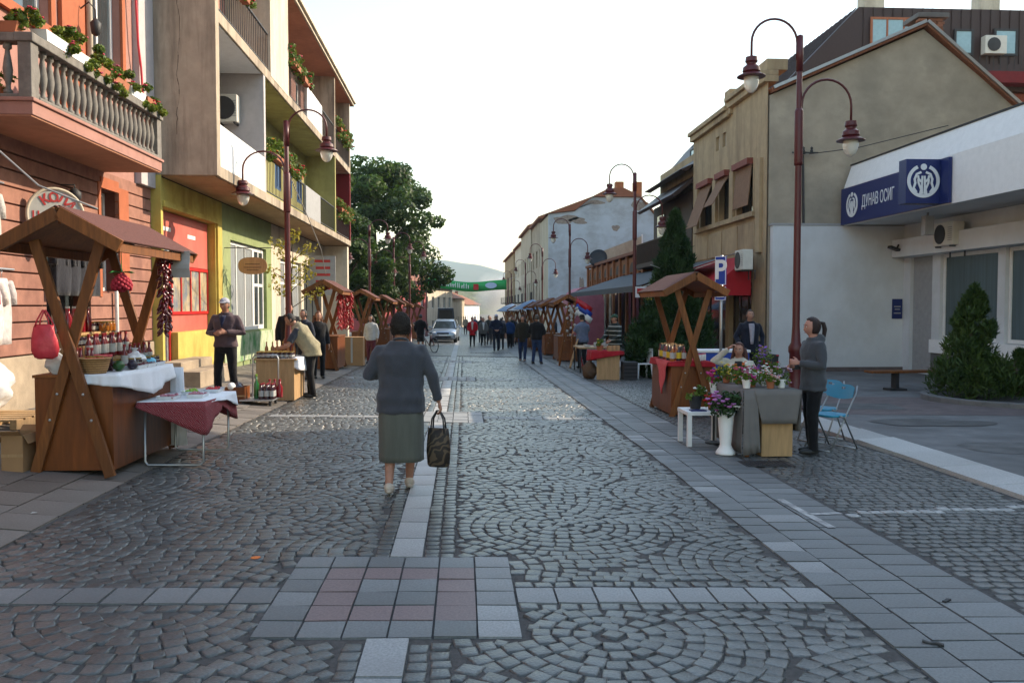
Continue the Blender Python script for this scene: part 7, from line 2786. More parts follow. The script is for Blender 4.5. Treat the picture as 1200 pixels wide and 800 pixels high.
def make_car(label, loc, rz, paint, cat='car'):
    t_ = thing('parked_car', label, cat, loc, rz)
    st = [(-2.05, .30, .58, .66), (-2.0, .24, .68, .78), (-1.85, .20, .76, .84), (-1.3, .18, .86, .87), (-.85, .18, .92, .88), (.2, .18, .96, .885), (1.3, .18, .98, .88), (1.8, .2, .98, .85), (1.98, .3, .92, .78)]
    b = MB()
    rings = []
    for y, z0, z1, hw in st:
        ring = []
        for k in range(20):
            a = 2 * PI * k / 20
            c, s = math.cos(a), math.sin(a)
            ring.append((hw * abs(c) ** .35 * (1 if c > 0 else -1), y, (z0 + z1) / 2 + (z1 - z0) / 2 * abs(s) ** .5 * (1 if s > 0 else -1)))
        rings.append(ring)
    b.loft(rings)
    b.build('body', paint, t_, smooth=True, fix=True)
    b = MB()
    ca = [(-.98, .90, .78, .86), (-.35, 1.34, .62, .30), (0.0, 1.43, .58, .2), (.9, 1.45, .58, .2), (1.5, 1.36, .60, .3), (1.93, .98, .72, .86)]
    rings = []
    for y, z1, hwt, _ in ca: rings.append([(-.80, y, .88), (-hwt - .04, y, z1 - .06), (-hwt + .06, y, z1), (hwt - .06, y, z1), (hwt + .04, y, z1 - .06), (.80, y, .88)])
    b.loft(rings)
    b.build('window_glass', M['glass'], t_, smooth=False, fix=True)
    b = MB()
    rings = [[(-hw, y, z - .035), (-hw, y, z + .012), (hw, y, z + .012), (hw, y, z - .035)] for y, z, hw in ((-.36, 1.345, .58), (0, 1.44, .57), (.9, 1.46, .57), (1.45, 1.385, .56))]
    b.loft(rings); b.build('roof', paint, t_, smooth=False, fix=True, bevel=.01)
    b = MB()
    for s in (-1, 1):
        b.beam((s * .77, -.95, .9), (s * .62, -.33, 1.36), .06, .05); b.beam((s * .80, .35, .9), (s * .63, .35, 1.42), .06, .05); b.beam((s * .78, 1.85, .95), (s * .6, 1.45, 1.4), .1, .06)
    b.build('pillar', paint, t_)
    for i in (-1, 1):
        for y in (-1.3, 1.25):
            b = MB(); b.tube([(i * .66, y, .31), (i * .86, y, .31)], .31, 20); w_ = b.build('wheel', M['iron'], t_)
            b = MB(); b.tube([(i * .862, y, .31), (i * .872, y, .31)], .19, 14); b.build('rim', M['steel'], w_)
        b = MB(); b.ell((i * .58, -1.95, .64), .16, .09, .085, 12, 8); b.build('headlight', M['signwhite'], t_, smooth=True)
        b = MB(); b.ell((i * .66, 1.93, .78), .12, .07, .12, 12, 8); b.build('tail_light', M['pep_red'], t_, smooth=True)
        b = MB(); b.ell((i * .95, -.7, .98), .09, .05, .07, 10, 6); b.beam((i * .82, -.7, .94), (i * .92, -.7, .97), .04, .03); b.build('mirror', paint, t_, smooth=True)
    b = MB(); b.box(-.38, .38, -2.075, -2.03, .56, .66); b.box(-.5, .5, -2.085, -2.03, .32, .42); b.build('grille', M['dark'], t_)
    b = MB(); b.box(-.26, .26, -2.105, -2.087, .44, .54); b.build('number_plate', M['signwhite'], t_)
    return t_


M['car_silver'] = mat('silver_paint', (.30, .35, .42), rough=.28, var=.04, bump=0, metal=.55, coat=.6)
M['car_dark'] = mat('dark_blue_paint', (.05, .075, .11), rough=.28, var=.04, bump=0, metal=.4, coat=.6)
c1 = make_car('silver blue hatchback parked facing us on the left of the street', (-1.2, 56.5, gzr(-1.2, 56)), R(-3), M['car_silver'])
c2 = make_car('dark car behind the silver one with its tailgate raised', (-1.25, 63, gzr(-1.2, 63)), R(180), M['car_dark'])
b = MB()
b.prism([(-.62, 0), (.62, 0), (.55, .95), (-.55, .95)], (0, 1.5, 1.42), (1, 0, 0), (0, .42, .9), (0, -.9, .42), .05)
tg = b.build('tailgate', M['car_dark'], c2, fix=True)
b = MB()
b.prism([(-.5, .2), (.5, .2), (.45, .8), (-.45, .8)], (0, 1.52, 1.41), (1, 0, 0), (0, .42, .9), (0, .9, -.42), .012)
b.build('rear_glass', M['glass'], tg, fix=True)
t = thing('bicycle', 'dark bicycle held by the person in shorts', 'bicycle', (-1.62, 39.3, gzr(-1.6, 39.3)), R(35))
for y in (-.52, .52):
    b = MB(); b.tube([(0, y + .33 * math.cos(k * PI / 14), .33 + .33 * math.sin(k * PI / 14)) for k in range(29)], .02, 6, cap=False)
    w_ = b.build('wheel', M['iron'], t, smooth=True)
    b = MB()
    for k in range(10): b.tube([(0, y, .33), (0, y + .31 * math.cos(k * PI / 5), .33 + .31 * math.sin(k * PI / 5))], .003, 4)
    b.build('spoke', M['steel'], w_)
b = MB()
for p, q in (((0, -.52, .33), (0, -.12, .30)), ((0, -.12, .30), (0, -.2, .85)), ((0, -.2, .78), (0, .38, .82)), ((0, -.12, .30), (0, .4, .75)), ((0, .38, .9), (0, .52, .33)), ((0, -.52, .33), (0, -.2, .75))): b.tube([p, q], .018, 7)
b.build('frame', M['lamp_red'], t, smooth=True)
b = MB(); b.tube([(-.27, .3, .98), (-.1, .38, 1.0), (.1, .38, 1.0), (.27, .3, .98)], .014, 7); b.build('handlebar', M['iron'], t, smooth=True)
b = MB(); b.ell((0, -.22, .88), .07, .13, .035, 10, 6); b.build('saddle', M['iron'], t, smooth=True)

# ================================================================ HILLS, SMOKE, HAZE
def hill_mesh(name, x0, x1, y0, y1, nx, ny, hf, m):
    xs, ys = np.linspace(x0, x1, nx + 1), np.linspace(y0, y1, ny + 1)
    v = np.array([(x, y, hf(x, y)) for y in ys for x in xs])
    f = np.array([(j * (nx + 1) + i, j * (nx + 1) + i + 1, (j + 1) * (nx + 1) + i + 1, (j + 1) * (nx + 1) + i) for j in range(ny) for i in range(nx)])
    return struct(np_mesh(name, v, f, m, smooth=True))


M['hill_near'] = mat('wooded_hillside', (.10, .105, .04), rough=.95, var=.6, scale=.045, bump=1., bscale=.12, stain=(.12, .10, .05), sscale=(.012, .012, .012), samt=.6, bdist=6)
M['hill_far'] = mat('far_hillside', (.05, .075, .055), rough=.95, var=.4, scale=.008, bump=0, stain=(.10, .10, .06), sscale=(.003, .003, .003), samt=.5)


def hn(x, y):
    s = max(0, min(1, (y - 420) / 380))
    h = 17 + 5 * math.sin(x * .011 + 1.2) - 7 * max(0, min(1, (x - 10) / 90)) + 14 * max(0, min(1, (-x - 60) / 200))
    return -3.2 + (h + 3.2) * s * s * (3 - 2 * s) + 1.6 * mnoise.noise(Vector((x * .05, y * .05, 0))) * s


def hfar(x, y):
    s = max(0, min(1, (y - 1300) / 1300))
    h = 114 - .17 * x + 22 * mnoise.noise(Vector((x * .004, 1.5, 0))) + 10 * mnoise.noise(Vector((x * .013, 4, 0)))
    return -4 + (h + 4) * s * s * (3 - 2 * s) + 4 * mnoise.noise(Vector((x * .02, y * .02, 0))) * s


hill_mesh('near_hill', -620, 620, 400, 900, 80, 26, hn, M['hill_near'])
hill_mesh('far_hill', -2000, 2000, 1000, 2900, 90, 24, hfar, M['hill_far'])
struct(np_mesh('valley_ground', np.array([(-2200, 890, -3.4), (2200, 890, -3.4), (2200, 2950, -4.2), (-2200, 2950, -4.2)]), np.array([(0, 1, 2, 3)]), M['hill_far']))


def volume(name, b, dens, col, noise=None, aniso=.2):
    o = b.build(name, [], None)
    m = bpy.data.materials.new(name)
    m.use_nodes = True
    N, L = m.node_tree.nodes, m.node_tree.links
    N.remove(N['Principled BSDF'])
    v = N.new('ShaderNodeVolumePrincipled')
    v.inputs['Color'].default_value = (*col, 1)
    v.inputs['Density'].default_value = dens
    v.inputs['Anisotropy'].default_value = aniso
    L.new(v.outputs[0], N['Material Output'].inputs['Volume'])
    if noise:
        tc = N.new('ShaderNodeTexCoord')
        n = N.new('ShaderNodeTexNoise')
        n.inputs['Scale'].default_value = noise
        n.inputs['Detail'].default_value = 3
        L.new(tc.outputs['Object'], n.inputs['Vector'])
        g = N.new('ShaderNodeTexGradient'); g.gradient_type = 'SPHERICAL'
        mp = N.new('ShaderNodeMapping')
        mp.inputs['Location'].default_value = (-1, -1, -1); mp.inputs['Scale'].default_value = (2, 2, 2)
        L.new(tc.outputs['Generated'], mp.inputs[0]); L.new(mp.outputs[0], g.inputs[0])
        r = N.new('ShaderNodeMapRange'); r.inputs[1].default_value = .42; r.inputs[2].default_value = .7; r.inputs[3].default_value = .1; r.inputs[4].default_value = dens
        L.new(n.outputs[0], r.inputs[0])
        r.inputs[3].default_value = dens * .15
        mu = N.new('ShaderNodeMath'); mu.operation = 'MULTIPLY'
        L.new(r.outputs[0], mu.inputs[0]); L.new(g.outputs['Fac'], mu.inputs[1])
        L.new(mu.outputs[0], v.inputs['Density'])
    o.data.materials.append(m)
    return stuff(o)


b = MB(); b.ell((0, 0, 0), 4.5, 7, 5.0, 20, 12)
sm_ = volume('smoke', b, .7, (.9, .9, .92), noise=.35)
sm_.location = (6.0, 160, 3.4)
tag(sm_, 'pale grill smoke drifting at the far end of the street', 'smoke')
b = MB(); b.box(-2300, 2300, -150, 3000, -6, 190)
tag(volume('haze', b, 2.2e-4, (.72, .86, 1.0), aniso=.35), 'pale haze over the valley', 'haze')
# ================================================================ PEOPLE
def hand(b, wr, d, f, inward, curl=22, s=1.):
    d, f = Vector(d).normalized(), Vector(f)
    f = (f - d * f.dot(d)).normalized()           # thumb side
    n = Vector(inward)
    n = (n - d * n.dot(d) - f * n.dot(f)).normalized()   # palm side
    wr = Vector(wr)
    rot = Matrix((f, n, d)).transposed()
    b.ell(wr + d * .05 * s, .040 * s, .017 * s, .055 * s, 12, 8, rot=rot)
    for i, L_ in enumerate((.072, .082, .076, .060)):
        p = wr + d * (.088 - .006 * abs(i - 1)) * s + f * (.030 - .0205 * i) * s
        dd = d + f * (.10 - .07 * i)
        pts = [p - dd * .02 * s, p]
        for k in range(3):
            a = R(curl * (k + .6) + 4 * i)
            e = dd * math.cos(a) + n * math.sin(a)
            p = p + e * L_ * s * (.42, .33, .25)[k]
            pts.append(p)
        b.tube(pts, [.0095 * s, .0092 * s, .0088 * s, .0082 * s, .006 * s], 7)
    p = wr + d * .028 * s + f * .030 * s
    e = (d * .62 + f * .66 + n * .35).normalized()
    b.tube([p - e * .02 * s, p + e * .022 * s, p + e * .045 * s + d * .008 * s, p + e * .05 * s + d * .032 * s], [.014 * s, .0125 * s, .011 * s, .008 * s], 8)


def headfn(u, p):
    k = 1.
    x, y, z = p
    if u.z < -.1:
        j = min(1, (-u.z - .1) / .9)
        x *= 1 - .30 * j ** 1.3
        if u.y > 0: y *= 1 - .06 * j
        else: y *= 1 - .40 * j
    if u.y > .55:
        nx = math.exp(-(u.x / .16) ** 2)
        if -.42 < u.z < .12: y += .024 * nx * (1 - abs((u.z + .30) / .42)) if u.z > -.42 else 0
        ey = math.exp(-((abs(u.x) - .36) / .17) ** 2) * math.exp(-((u.z - .04) / .13) ** 2)
        y -= .010 * ey
        y += .005 * math.exp(-((u.z - .22) / .1) ** 2) * math.exp(-(u.x / .5) ** 2)
        y += .007 * math.exp(-((u.z + .56) / .07) ** 2) * math.exp(-(u.x / .26) ** 2)
        y -= .004 * math.exp(-((u.z + .70) / .06) ** 2) * math.exp(-(u.x / .3) ** 2)
        y += .008 * math.exp(-((u.z + .86) / .1) ** 2) * math.exp(-(u.x / .25) ** 2)
    return Vector((x, y, z))


def person(label, loc, face, H=1.72, stout=1., lean=0., seat=0., elbows=None, wrists=None, knees=None, ankles=None, foot_dir=(0, 0),
           top=(.1, .1, .12), hem=.82, sleeve='long', bottom=('trousers', (.03, .03, .035)), hair=('short', (.03, .02, .015)), shoe=(.02, .02, .02), skin=(.42, .22, .15),
           near=False, head_turn=0., head_nod=0., extra=None, vest=None, group=None, fingers=True, toptop=None, hips=1., hood=False, mtop=None, mbottom=None, gap=0.):
    t = thing('person', label, 'person', loc, R(face), group)
    t.scale = (H / 1.72,) * 3
    fy_ = loc[1]
    vx = .009 if near else .017 if fy_ < 26 else .024 if fy_ < 45 else .032
    cv = .014 if near else .022 if fy_ < 26 else .032 if fy_ < 45 else .042
    PV = Vector((0, 0, .93 - seat))
    Rm = Matrix.Rotation(-R(lean), 3, 'X')

    def T(p):
        p = Vector(p)
        if p.z < .93: return p - Vector((0, 0, seat))
        return PV + Rm @ (p - Vector((0, 0, .93)))
    sh = [T((s * .175 * (1 + .25 * (stout - 1)), -.01, 1.395)) for s in (-1, 1)]
    elbows = [Vector(e) for e in (elbows or [(-.25 * (1 + .4 * (stout - 1)), -.04, 1.12), (.25 * (1 + .4 * (stout - 1)), -.04, 1.12)])]
    wrists = [Vector(e) for e in (wrists or [(-.27 * (1 + .4 * (stout - 1)), .04, .87), (.27 * (1 + .4 * (stout - 1)), .04, .87)])]
    hip = [Vector((s * .092 * hips, 0, .90 - seat)) for s in (-1, 1)]
    knees = [Vector(k) for k in (knees or [(-.10, .03, .49), (.10, .03, .49)])]
    ankles = [Vector(k) for k in (ankles or [(-.105, 0, .085), (.105, 0, .085)])]
    TR = [(.80, .125, .09, 0), (.86, .160, .112, -.005), (.93, .168, .120, -.008), (1.03, .152, .108, .0), (1.14, .150, .105, .004), (1.25, .166, .112, .004), (1.34, .178, .108, -.004), (1.40, .165, .092, -.01), (1.445, .105, .07, -.014), (1.49, .058, .058, -.008)]

    def ring(z, rx, ry, yo, g, n=24, st=True):
        w = stout if st else 1
        if z > 1.36: w = 1 + (w - 1) * .35
        out = []
        for k in range(n):
            a = 2 * PI * k / n
            c, s = math.cos(a), math.sin(a)
            out.append(T(((rx * w + g) * abs(c) ** .85 * (1 if c > 0 else -1), yo + (ry * w + g) * abs(s) ** .85 * (1 if s > 0 else -1), z)))
        return out
    # ---- skin body
    b = MB()
    b.loft([ring(z, rx * .86, ry * .86, yo, -.006) for z, rx, ry, yo in TR])
    nk = T((0, .0, 1.47))
    hc = T((0, .022, 1.605)) + Vector((0, .0, 0))
    hrot = Matrix.Rotation(R(head_turn), 3, 'Z') @ Matrix.Rotation(-R(head_nod + lean * .4), 3, 'X')
    b.tube([T((0, -.012, 1.42)), nk, hc + hrot @ Vector((0, -.015, -.06))], [.066, .056, .058], 14)
    b.ell(hc, .076, .096, .118, 28, 22, headfn, rot=hrot)
    for s in (-1, 1): b.ell(hc + hrot @ Vector((s * .076, -.008, -.005)), .012, .022, .034, 8, 6)
    for i, s in enumerate((-1, 1)):
        b.tube([sh[i], sh[i].lerp(elbows[i], .5), elbows[i], elbows[i].lerp(wrists[i], .35), wrists[i]], [.034, .036, .033, .034, .027] if sleeve == 'long' else [.042, .042, .038, .038, .027], 12)
        d = wrists[i] - elbows[i]
        inward = Vector((-s, 0, 0)) if abs(d.normalized().z) > .5 else Vector((0, 0, -1))
        thumb = Vector((0, 1, 0)) if abs(d.normalized().z) > .5 else Vector((-s * .3, 0, 1))
        hand(b, wrists[i], d, thumb, inward, 40 if near else 30)
        b.tube([hip[i], hip[i].lerp(knees[i], .5), knees[i], knees[i].lerp(ankles[i], .3), ankles[i], ankles[i] - Vector((0, -.02, .03))], [.088, .075, .055, .056, .036, .034], 12)
        fd = Matrix.Rotation(R(foot_dir[i]), 3, 'Z')
        b.ell(ankles[i] + fd @ Vector((0, .055, -.05)), .038, .115, .03, 12, 8, rot=fd)
    meshobj('body', remesh(b, vx, 3), cmat(skin, kind='skin'), t)
    # ---- face
    for s in (-1, 1):
        e = MB(); e.ell(hc + hrot @ Vector((s * .030, .0865, .006)), .0125, .007, .0065, 8, 6)
        eo = e.build('eye', M['eye_white'], t, smooth=True)
        e = MB(); e.ell(hc + hrot @ Vector((s * .030, .0915, .006)), .006, .004, .0062, 8, 6); e.build('iris', M['eye_dark'], eo, smooth=True)
        e = MB(); q = [hc + hrot @ Vector((s * x, y, z)) for x, y, z in ((.014, .094, .024), (.03, .093, .029), (.046, .082, .023))]
        e.tube(q, [.003, .004, .002], 5); e.build('eyebrow', cmat(hair[1], .9), t)
    e = MB(); e.tube([hc + hrot @ Vector((x, y, -.067)) for x, y in ((-.022, .082), (0, .093), (.022, .082))], [.002, .0052, .002], 6); e.build('mouth', M['lip'], t)
    # ---- lower clothes
    cvm = cmat(bottom[1]) if mbottom is None else mbottom
    if bottom[0] == 'trousers':
        b = MB()
        b.loft([ring(z, rx * hips, ry * hips, yo, g_) for (z, rx, ry, yo), g_ in zip([(.78, .13, .10, 0)] + TR[1:4], (.010, .004, -.006, -.02))])
        for i in (0, 1):
            b.tube([hip[i] + Vector((0, 0, .02)), hip[i].lerp(knees[i], .5), knees[i], knees[i].lerp(ankles[i], .5), ankles[i] + Vector((0, -.004, -.035))], [.106 * hips, .09, .074, .066, .060], 14)
        me = remesh(b, cv, 4)
        meshobj('trousers', wrinkle(me, .006 if near else .004, 9), cvm, t)
    else:
        hz = bottom[2]
        b = MB()
        rr_ = []
        for z, rx, ry in ((1.0, .130, .095), (.93, .142, .108), (.84, .152, .120), (.74, .164, .136), (.5, .164, .138), (hz + .05, .162, .138), (hz, .163, .139)):
            r0 = ring(z, rx, ry, 0, .0, 36)
            c = sum(r0, Vector()) / len(r0)
            rr_.append([c + (p - c) * (1 + (.05 * math.sin(k * .87) + .03 * math.sin(k * 1.9 + 1)) * max(0, (.9 - z))) for k, p in enumerate(r0)])
        rr_.append([p * 1 + (sum(rr_[-1], Vector()) / 36 - p) * .06 for p in rr_[-1]])
        b.loft(rr_, cap=False)
        o = b.build('skirt', cvm, t, smooth=True)
        o.modifiers.new('t', 'SOLIDIFY').thickness = .006
    # ---- upper clothes
    def garment_top(name, rgb, hz, slv, g, m_=None):
        b = MB()
        prof = [(hz, .165 * (1.02 if hz < .9 else 1), .118, -.004), (hz + .03, .168, .122, -.004)] + [r for r in TR if r[0] > hz + .05 and r[0] < 1.46] + [(1.475, .078, .070, -.010)]
        b.loft([ring(z, rx, ry, yo, g) for z, rx, ry, yo in prof])
        for i in (0, 1):
            if slv == 'long': b.tube([sh[i] + (T((0, 0, 1.40)) - sh[i]) * .35, sh[i] + (T((0, 0, 1.30)) - sh[i]) * .02, sh[i].lerp(elbows[i], .5), elbows[i], elbows[i].lerp(wrists[i], .5), wrists[i].lerp(elbows[i], .04)], [.045, .064 + g * .3, .060 + g * .3, .055 + g * .3, .050, .043], 14)
            elif slv == 'short': b.tube([sh[i] + Vector((0, 0, -.01)), sh[i].lerp(elbows[i], .5), sh[i].lerp(elbows[i], .8)], [.072, .068, .068], 14)
            else: b.ell(sh[i] + Vector((0, 0, -.03)), .055, .06, .06, 10, 8)
        if hood: b.ell(T((0, -.075, 1.45)), .11, .07, .075, 14, 10)
        return meshobj(name, wrinkle(remesh(b, cv, 4), .012 if near else .005, 8), m_ or cmat(rgb), t)
    garment_top('top', top, hem, sleeve, .020, mtop)
    if vest: garment_top('vest', vest[0], vest[1], 'none', .034)
    if toptop:     # pale shirt showing in the opening of a jacket
        e = MB()
        g0 = .118 * stout + .02
        pts = [((-.06, 1.43), (.06, 1.43)), ((-.062, 1.36), (.062, 1.36)), ((-.05, 1.2), (.05, 1.2)), ((-.04, 1.06), (.04, 1.06)), ((-.03, .98), (.03, .98))] if hem < .85 else [((-.06, 1.43), (.06, 1.43)), ((-.05, 1.37), (.05, 1.37)), ((-.03, 1.29), (.03, 1.29)), ((-.006, 1.22), (.006, 1.22))]
        vs = []
        for (a, c) in pts:
            z = a[1]
            yy_ = (.078 if z > 1.4 else .108 if z > 1.3 else .118) * (stout if z < 1.36 else 1) + .031
            vs += [T((a[0], yy_, z)), T((c[0], yy_, z)), T((0, yy_ + .012, z))]
        f = []
        for k in range(len(pts) - 1):
            o_ = 3 * k
            f += [(o_, o_ + 2, o_ + 5, o_ + 3), (o_ + 2, o_ + 1, o_ + 4, o_ + 5)]
        e.add(vs, f); oo = e.build('shirt_front', cmat(toptop), t, smooth=True, fix=True); oo.modifiers.new('t', 'SOLIDIFY').thickness = .01
    # collar
    e = MB()
    e.tube([T((.068 * math.cos(a), -.012 + .066 * math.sin(a), 1.478 - .02 * math.sin(a))) for a in [2 * PI * k / 16 for k in range(17)]], .013, 7, cap=False)
    e.build('collar', mtop if mtop is not None else cmat((vest or (top,))[0]), t, smooth=True)
    # ---- shoes
    for i in (0, 1):
        fd = Matrix.Rotation(R(foot_dir[i]), 3, 'Z')
        b = MB()
        c = ankles[i]
        b.ell(c + fd @ Vector((0, .055, -.047)), .049, .135, .040, 14, 8, lambda u, p: Vector((p.x * (1 - .15 * max(0, -u.y)), p.y, max(p.z, -.034))), rot=fd)
        b.ell(c + Vector((0, -.012, -.02)), .048, .056, .052, 12, 8, lambda u, p: Vector((p.x, p.y, max(p.z, -.06))))
        b.build('shoe', cmat(shoe, .5, 'leather'), t, smooth=True)
    # ---- hair / cap
    kind, hrgb = hair[0], hair[1]
    hm = cmat(hrgb, .7, 'hair')
    sd = abs(hash(label)) % 97 if False else len(label)

    def hairfn(front, low, k=1.10, amp=.02):
        def fn(u, p):
            cover = (u.z > front + .12 * u.y) if u.y > .25 else (u.z > low)
            n_ = mnoise.noise(Vector((u.x, u.y, u.z)) * (9 if kind == 'curly' else 5) + Vector((sd, 0, 0)))
            kk = (k + amp * n_) if cover else .86
            if u.z < 0 and u.y < 0: p = Vector((p.x, p.y * (1 - .2 * -u.z), p.z))
            return p * kk
        return fn
    b = MB()
    hcc = hc + hrot @ Vector((0, -.006, .004))
    if kind in ('short', 'cap'):
        b.ell(hcc, .078, .100, .120, 30, 22, hairfn(.62, -.45, 1.06, .015), rot=hrot)
    elif kind == 'bald':
        b.ell(hcc, .077, .098, .119, 30, 22, lambda u, p: p * (1.03 if (u.y < .1 and -.5 < u.z < .25) else .9), rot=hrot)
    elif kind == 'curly':
        b.ell(hcc, .080, .102, .120, 60, 46, hairfn(.52, -.62, 1.15, .10), rot=hrot)
        r4 = random.Random(5)
        for _ in range(900):
            u = Vector((r4.gauss(0, 1), r4.gauss(-.35, 1), r4.gauss(.35, 1))).normalized()
            if u.y > .4 and u.z < .45 or u.z < -.62: continue
            p = hcc + hrot @ Vector((u.x * .090, u.y * .114, u.z * .134))
            w = u.orthogonal().normalized(); w2 = u.cross(w)
            a0 = r4.uniform(0, 6)
            q = [p + (w * math.cos(a0 + k) + w2 * math.sin(a0 + k)) * .008 + u * (.003 + .003 * k) for k in range(4)]
            b.tube(q, [.003, .0035, .003, .0015], 4)
    else:
        b.ell(hcc, .080, .103, .121, 30, 22, hairfn(.60, -.75, 1.09, .02), rot=hrot)
        if kind == 'long':
            for s in (-1, -.6, -.2, .2, .6, 1):
                b.tube([hcc + hrot @ Vector((s * .075, -.05 - .03 * (1 - abs(s)), .02)), hcc + hrot @ Vector((s * .095, -.06 - .04 * (1 - abs(s)), -.10)), hcc + Vector((s * .11, -.07 - .03 * (1 - abs(s)), -.20)), hcc + Vector((s * .11, -.05 - .04 * (1 - abs(s)), -.29))], [.035, .042, .04, .018], 9)
        if kind == 'pony':
            b.tube([hcc + hrot @ Vector((0, -.10, .05)), hcc + hrot @ Vector((0, -.145, .045)), hcc + hrot @ Vector((0, -.165, -.03)), hcc + hrot @ Vector((0, -.155, -.12)), hcc + hrot @ Vector((0, -.14, -.18))], [.022, .026, .030, .024, .008], 10)
    b.build('hair', hm, t, smooth=True)
    if kind == 'cap':
        crgb = hair[2]
        b = MB()
        b.ell(hc + hrot @ Vector((0, -.002, .045)), .085, .110, .085, 22, 12, lambda u, p: Vector((p.x, p.y, max(p.z, -.012))), rot=hrot)
        b.ell(hc + hrot @ Vector((0, .105, .045)), .062, .055, .008, 16, 6, rot=hrot @ Matrix.Rotation(R(-12), 3, 'X'))
        b.build('cap', cmat(crgb), t, smooth=True)
    return t


def wrinkle(me, amp, sc):
    if len(me.vertices) < 2600: return me
    for v in me.vertices:
        n = mnoise.noise(v.co * sc) + .5 * mnoise.noise(Vector((v.co.x * 2.1, v.co.y * 2.1, v.co.z * 1.2)) * sc)
        v.co += v.normal * n * amp
    return me


M['eye_white'] = mat('eye_white', (.6, .58, .55), rough=.3, bump=0, var=.02)
M['eye_dark'] = mat('eye_dark', (.02, .014, .01), rough=.2, bump=0)
M['lip'] = mat('lip', (.30, .10, .085), rough=.5, bump=0)
BLK = (.010, .010, .012)

M['knit'] = mat('blue_grey_knit', (.058, .062, .076), rough=.97, var=.14, scale=5, bump=.6, bscale=130, sheen=.25, spec=.1)
M['skirt'] = mat('olive_skirt', (.105, .108, .092), rough=.95, var=.15, scale=4, stretch=(3, 3, .4), bump=.3, bscale=90, sheen=.15, spec=.1)
w1 = person('stout older woman in a blue grey cardigan and long skirt walking away', (-.58, 7.93, gzr(-.6, 7.9) + .012), 0, H=1.645, stout=1.30, top=(.1, .11, .14), mtop=M['knit'], hem=.78, bottom=('skirt', (.07, .07, .055), .32), mbottom=M['skirt'],
            elbows=[(-.315, -.02, 1.13), (.30, -.03, 1.15)], wrists=[(-.2, .22, 1.14), (.365, .0, .885)], knees=[(-.10, -.02, .48), (.09, .16, .50)], ankles=[(-.105, -.16, .10), (.065, .20, .085)], hair=('curly', (.026, .020, .016)),
            skin=(.38, .19, .13), shoe=(.50, .42, .34), near=True, head_nod=6)
# her bag
t = thing('handbag', 'patterned dark handbag carried by the woman in the blue cardigan', 'handbag', (w1.location.x + .36 * 1.645 / 1.72, w1.location.y + .03, 0))
bz = .885 * 1.645 / 1.72 - .10
b = MB()
rings = []
for z, rx, ry in ((0, .045, .09), (.02, .055, .105), (.15, .06, .115), (.30, .045, .105), (.36, .02, .10)):
    rings.append([(rx * abs(math.cos(a)) ** .7 * (1 if math.cos(a) > 0 else -1), ry * abs(math.sin(a)) ** .7 * (1 if math.sin(a) > 0 else -1), bz - .50 + z) for a in [2 * PI * k / 24 for k in range(24)]])
b.loft(rings)
M['bagpat'] = stripes(mat('animal_print', (.022, .016, .013), rough=.6, var=.2, bump=.15), (.10, .068, .042), 'DIAGONAL', 7, .6, .12, distort=14)
b.build('bag_body', M['bagpat'], t, smooth=True)
for s in (-1, 1):
    b = MB()
    b.tube([(s * .03, -.07, bz - .20), (s * .022, -.055, bz - .05), (s * .008, -.012, bz + .025), (s * .008, .012, bz + .025), (s * .022, .055, bz - .05), (s * .03, .07, bz - .20)], .008, 8)
    b.build('strap', M['iron'], t, smooth=True)
t.rotation_euler = (0, 0, R(70))

person('man in a flat grey cap and mauve jacket, hands joined, on the left pavement', (-4.3, 15.72, gz(-4.3, 15.7) + .012), 172, H=1.80, stout=1.12, top=(.085, .058, .066), hem=.88, bottom=('trousers', BLK), hair=('cap', (.10, .09, .08), (.36, .36, .42)),
       elbows=[(-.31, -.02, 1.12), (.31, -.02, 1.12)], wrists=[(-.09, .20, 1.14), (.09, .22, 1.12)], ankles=[(-.15, 0, .085), (.14, .03, .085)], knees=[(-.13, .03, .49), (.13, .04, .49)], skin=(.36, .17, .11), near=True, toptop=(.02, .025, .06), foot_dir=(12, -15))
person('man in a beige vest bending over the pale panelled table', (-2.95, 16.75, gz(-2.95, 16.8) + .02), 98, H=1.74, stout=1.30, lean=33, top=(.045, .05, .065), sleeve='short', hem=.86, vest=((.30, .265, .17), .80), bottom=('trousers', BLK), hair=('short', (.014, .012, .012)),
       elbows=[(-.27, .42, 1.00), (.27, .42, 1.02)], wrists=[(-.14, .64, .92), (.16, .64, .93)], near=True, skin=(.38, .2, .13), head_nod=18, ankles=[(-.11, -.03, .085), (.11, .03, .085)])
person('bald man in a black jacket behind the man with the vest', (-4.15, 20.6, gz(-4.15, 20.6) + .012), 195, H=1.80, top=BLK, hair=('bald', (.03, .025, .02)), bottom=('trousers', BLK))
person('dark haired person partly hidden behind the vested man', (-3.85, 20.9, gz(-3.85, 20.9) + .012), 150, H=1.68, top=(.03, .035, .05), hair=('short', (.012, .01, .01)))
person('woman with long auburn hair in black, past the vested man', (-3.6, 21.4, gz(-3.6, 21.4) + .012), 205, H=1.66, top=BLK, hair=('long', (.12, .045, .02)), bottom=('trousers', BLK))
person('vendor in a pale top standing at the pepper stall', (-3.1, 28.9, gz(-3.4, 29)), 160, H=1.62, top=(.45, .45, .44), hair=('long', (.03, .02, .015)), bottom=('trousers', (.12, .03, .04)))
person('person in a teal shirt beside the third left stall', (-2.75, 36.5, gzr(-2.75, 36.5) + .012), 185, H=1.62, top=(.06, .20, .22), hair=('short', (.03, .02, .015)))
person('person in dark top and shorts standing with a bicycle', (-1.95, 39.0, gzr(-1.9, 39)), -15, H=1.72, top=BLK, hem=.78, bottom=('skirt', (.02, .02, .022), .55), hair=('cap', (.03, .02, .015), (.06, .06, .07)), wrists=[(-.27, .05, .9), (.3, .2, .95)], elbows=[(-.26, -.03, 1.12), (.28, -.02, 1.15)])
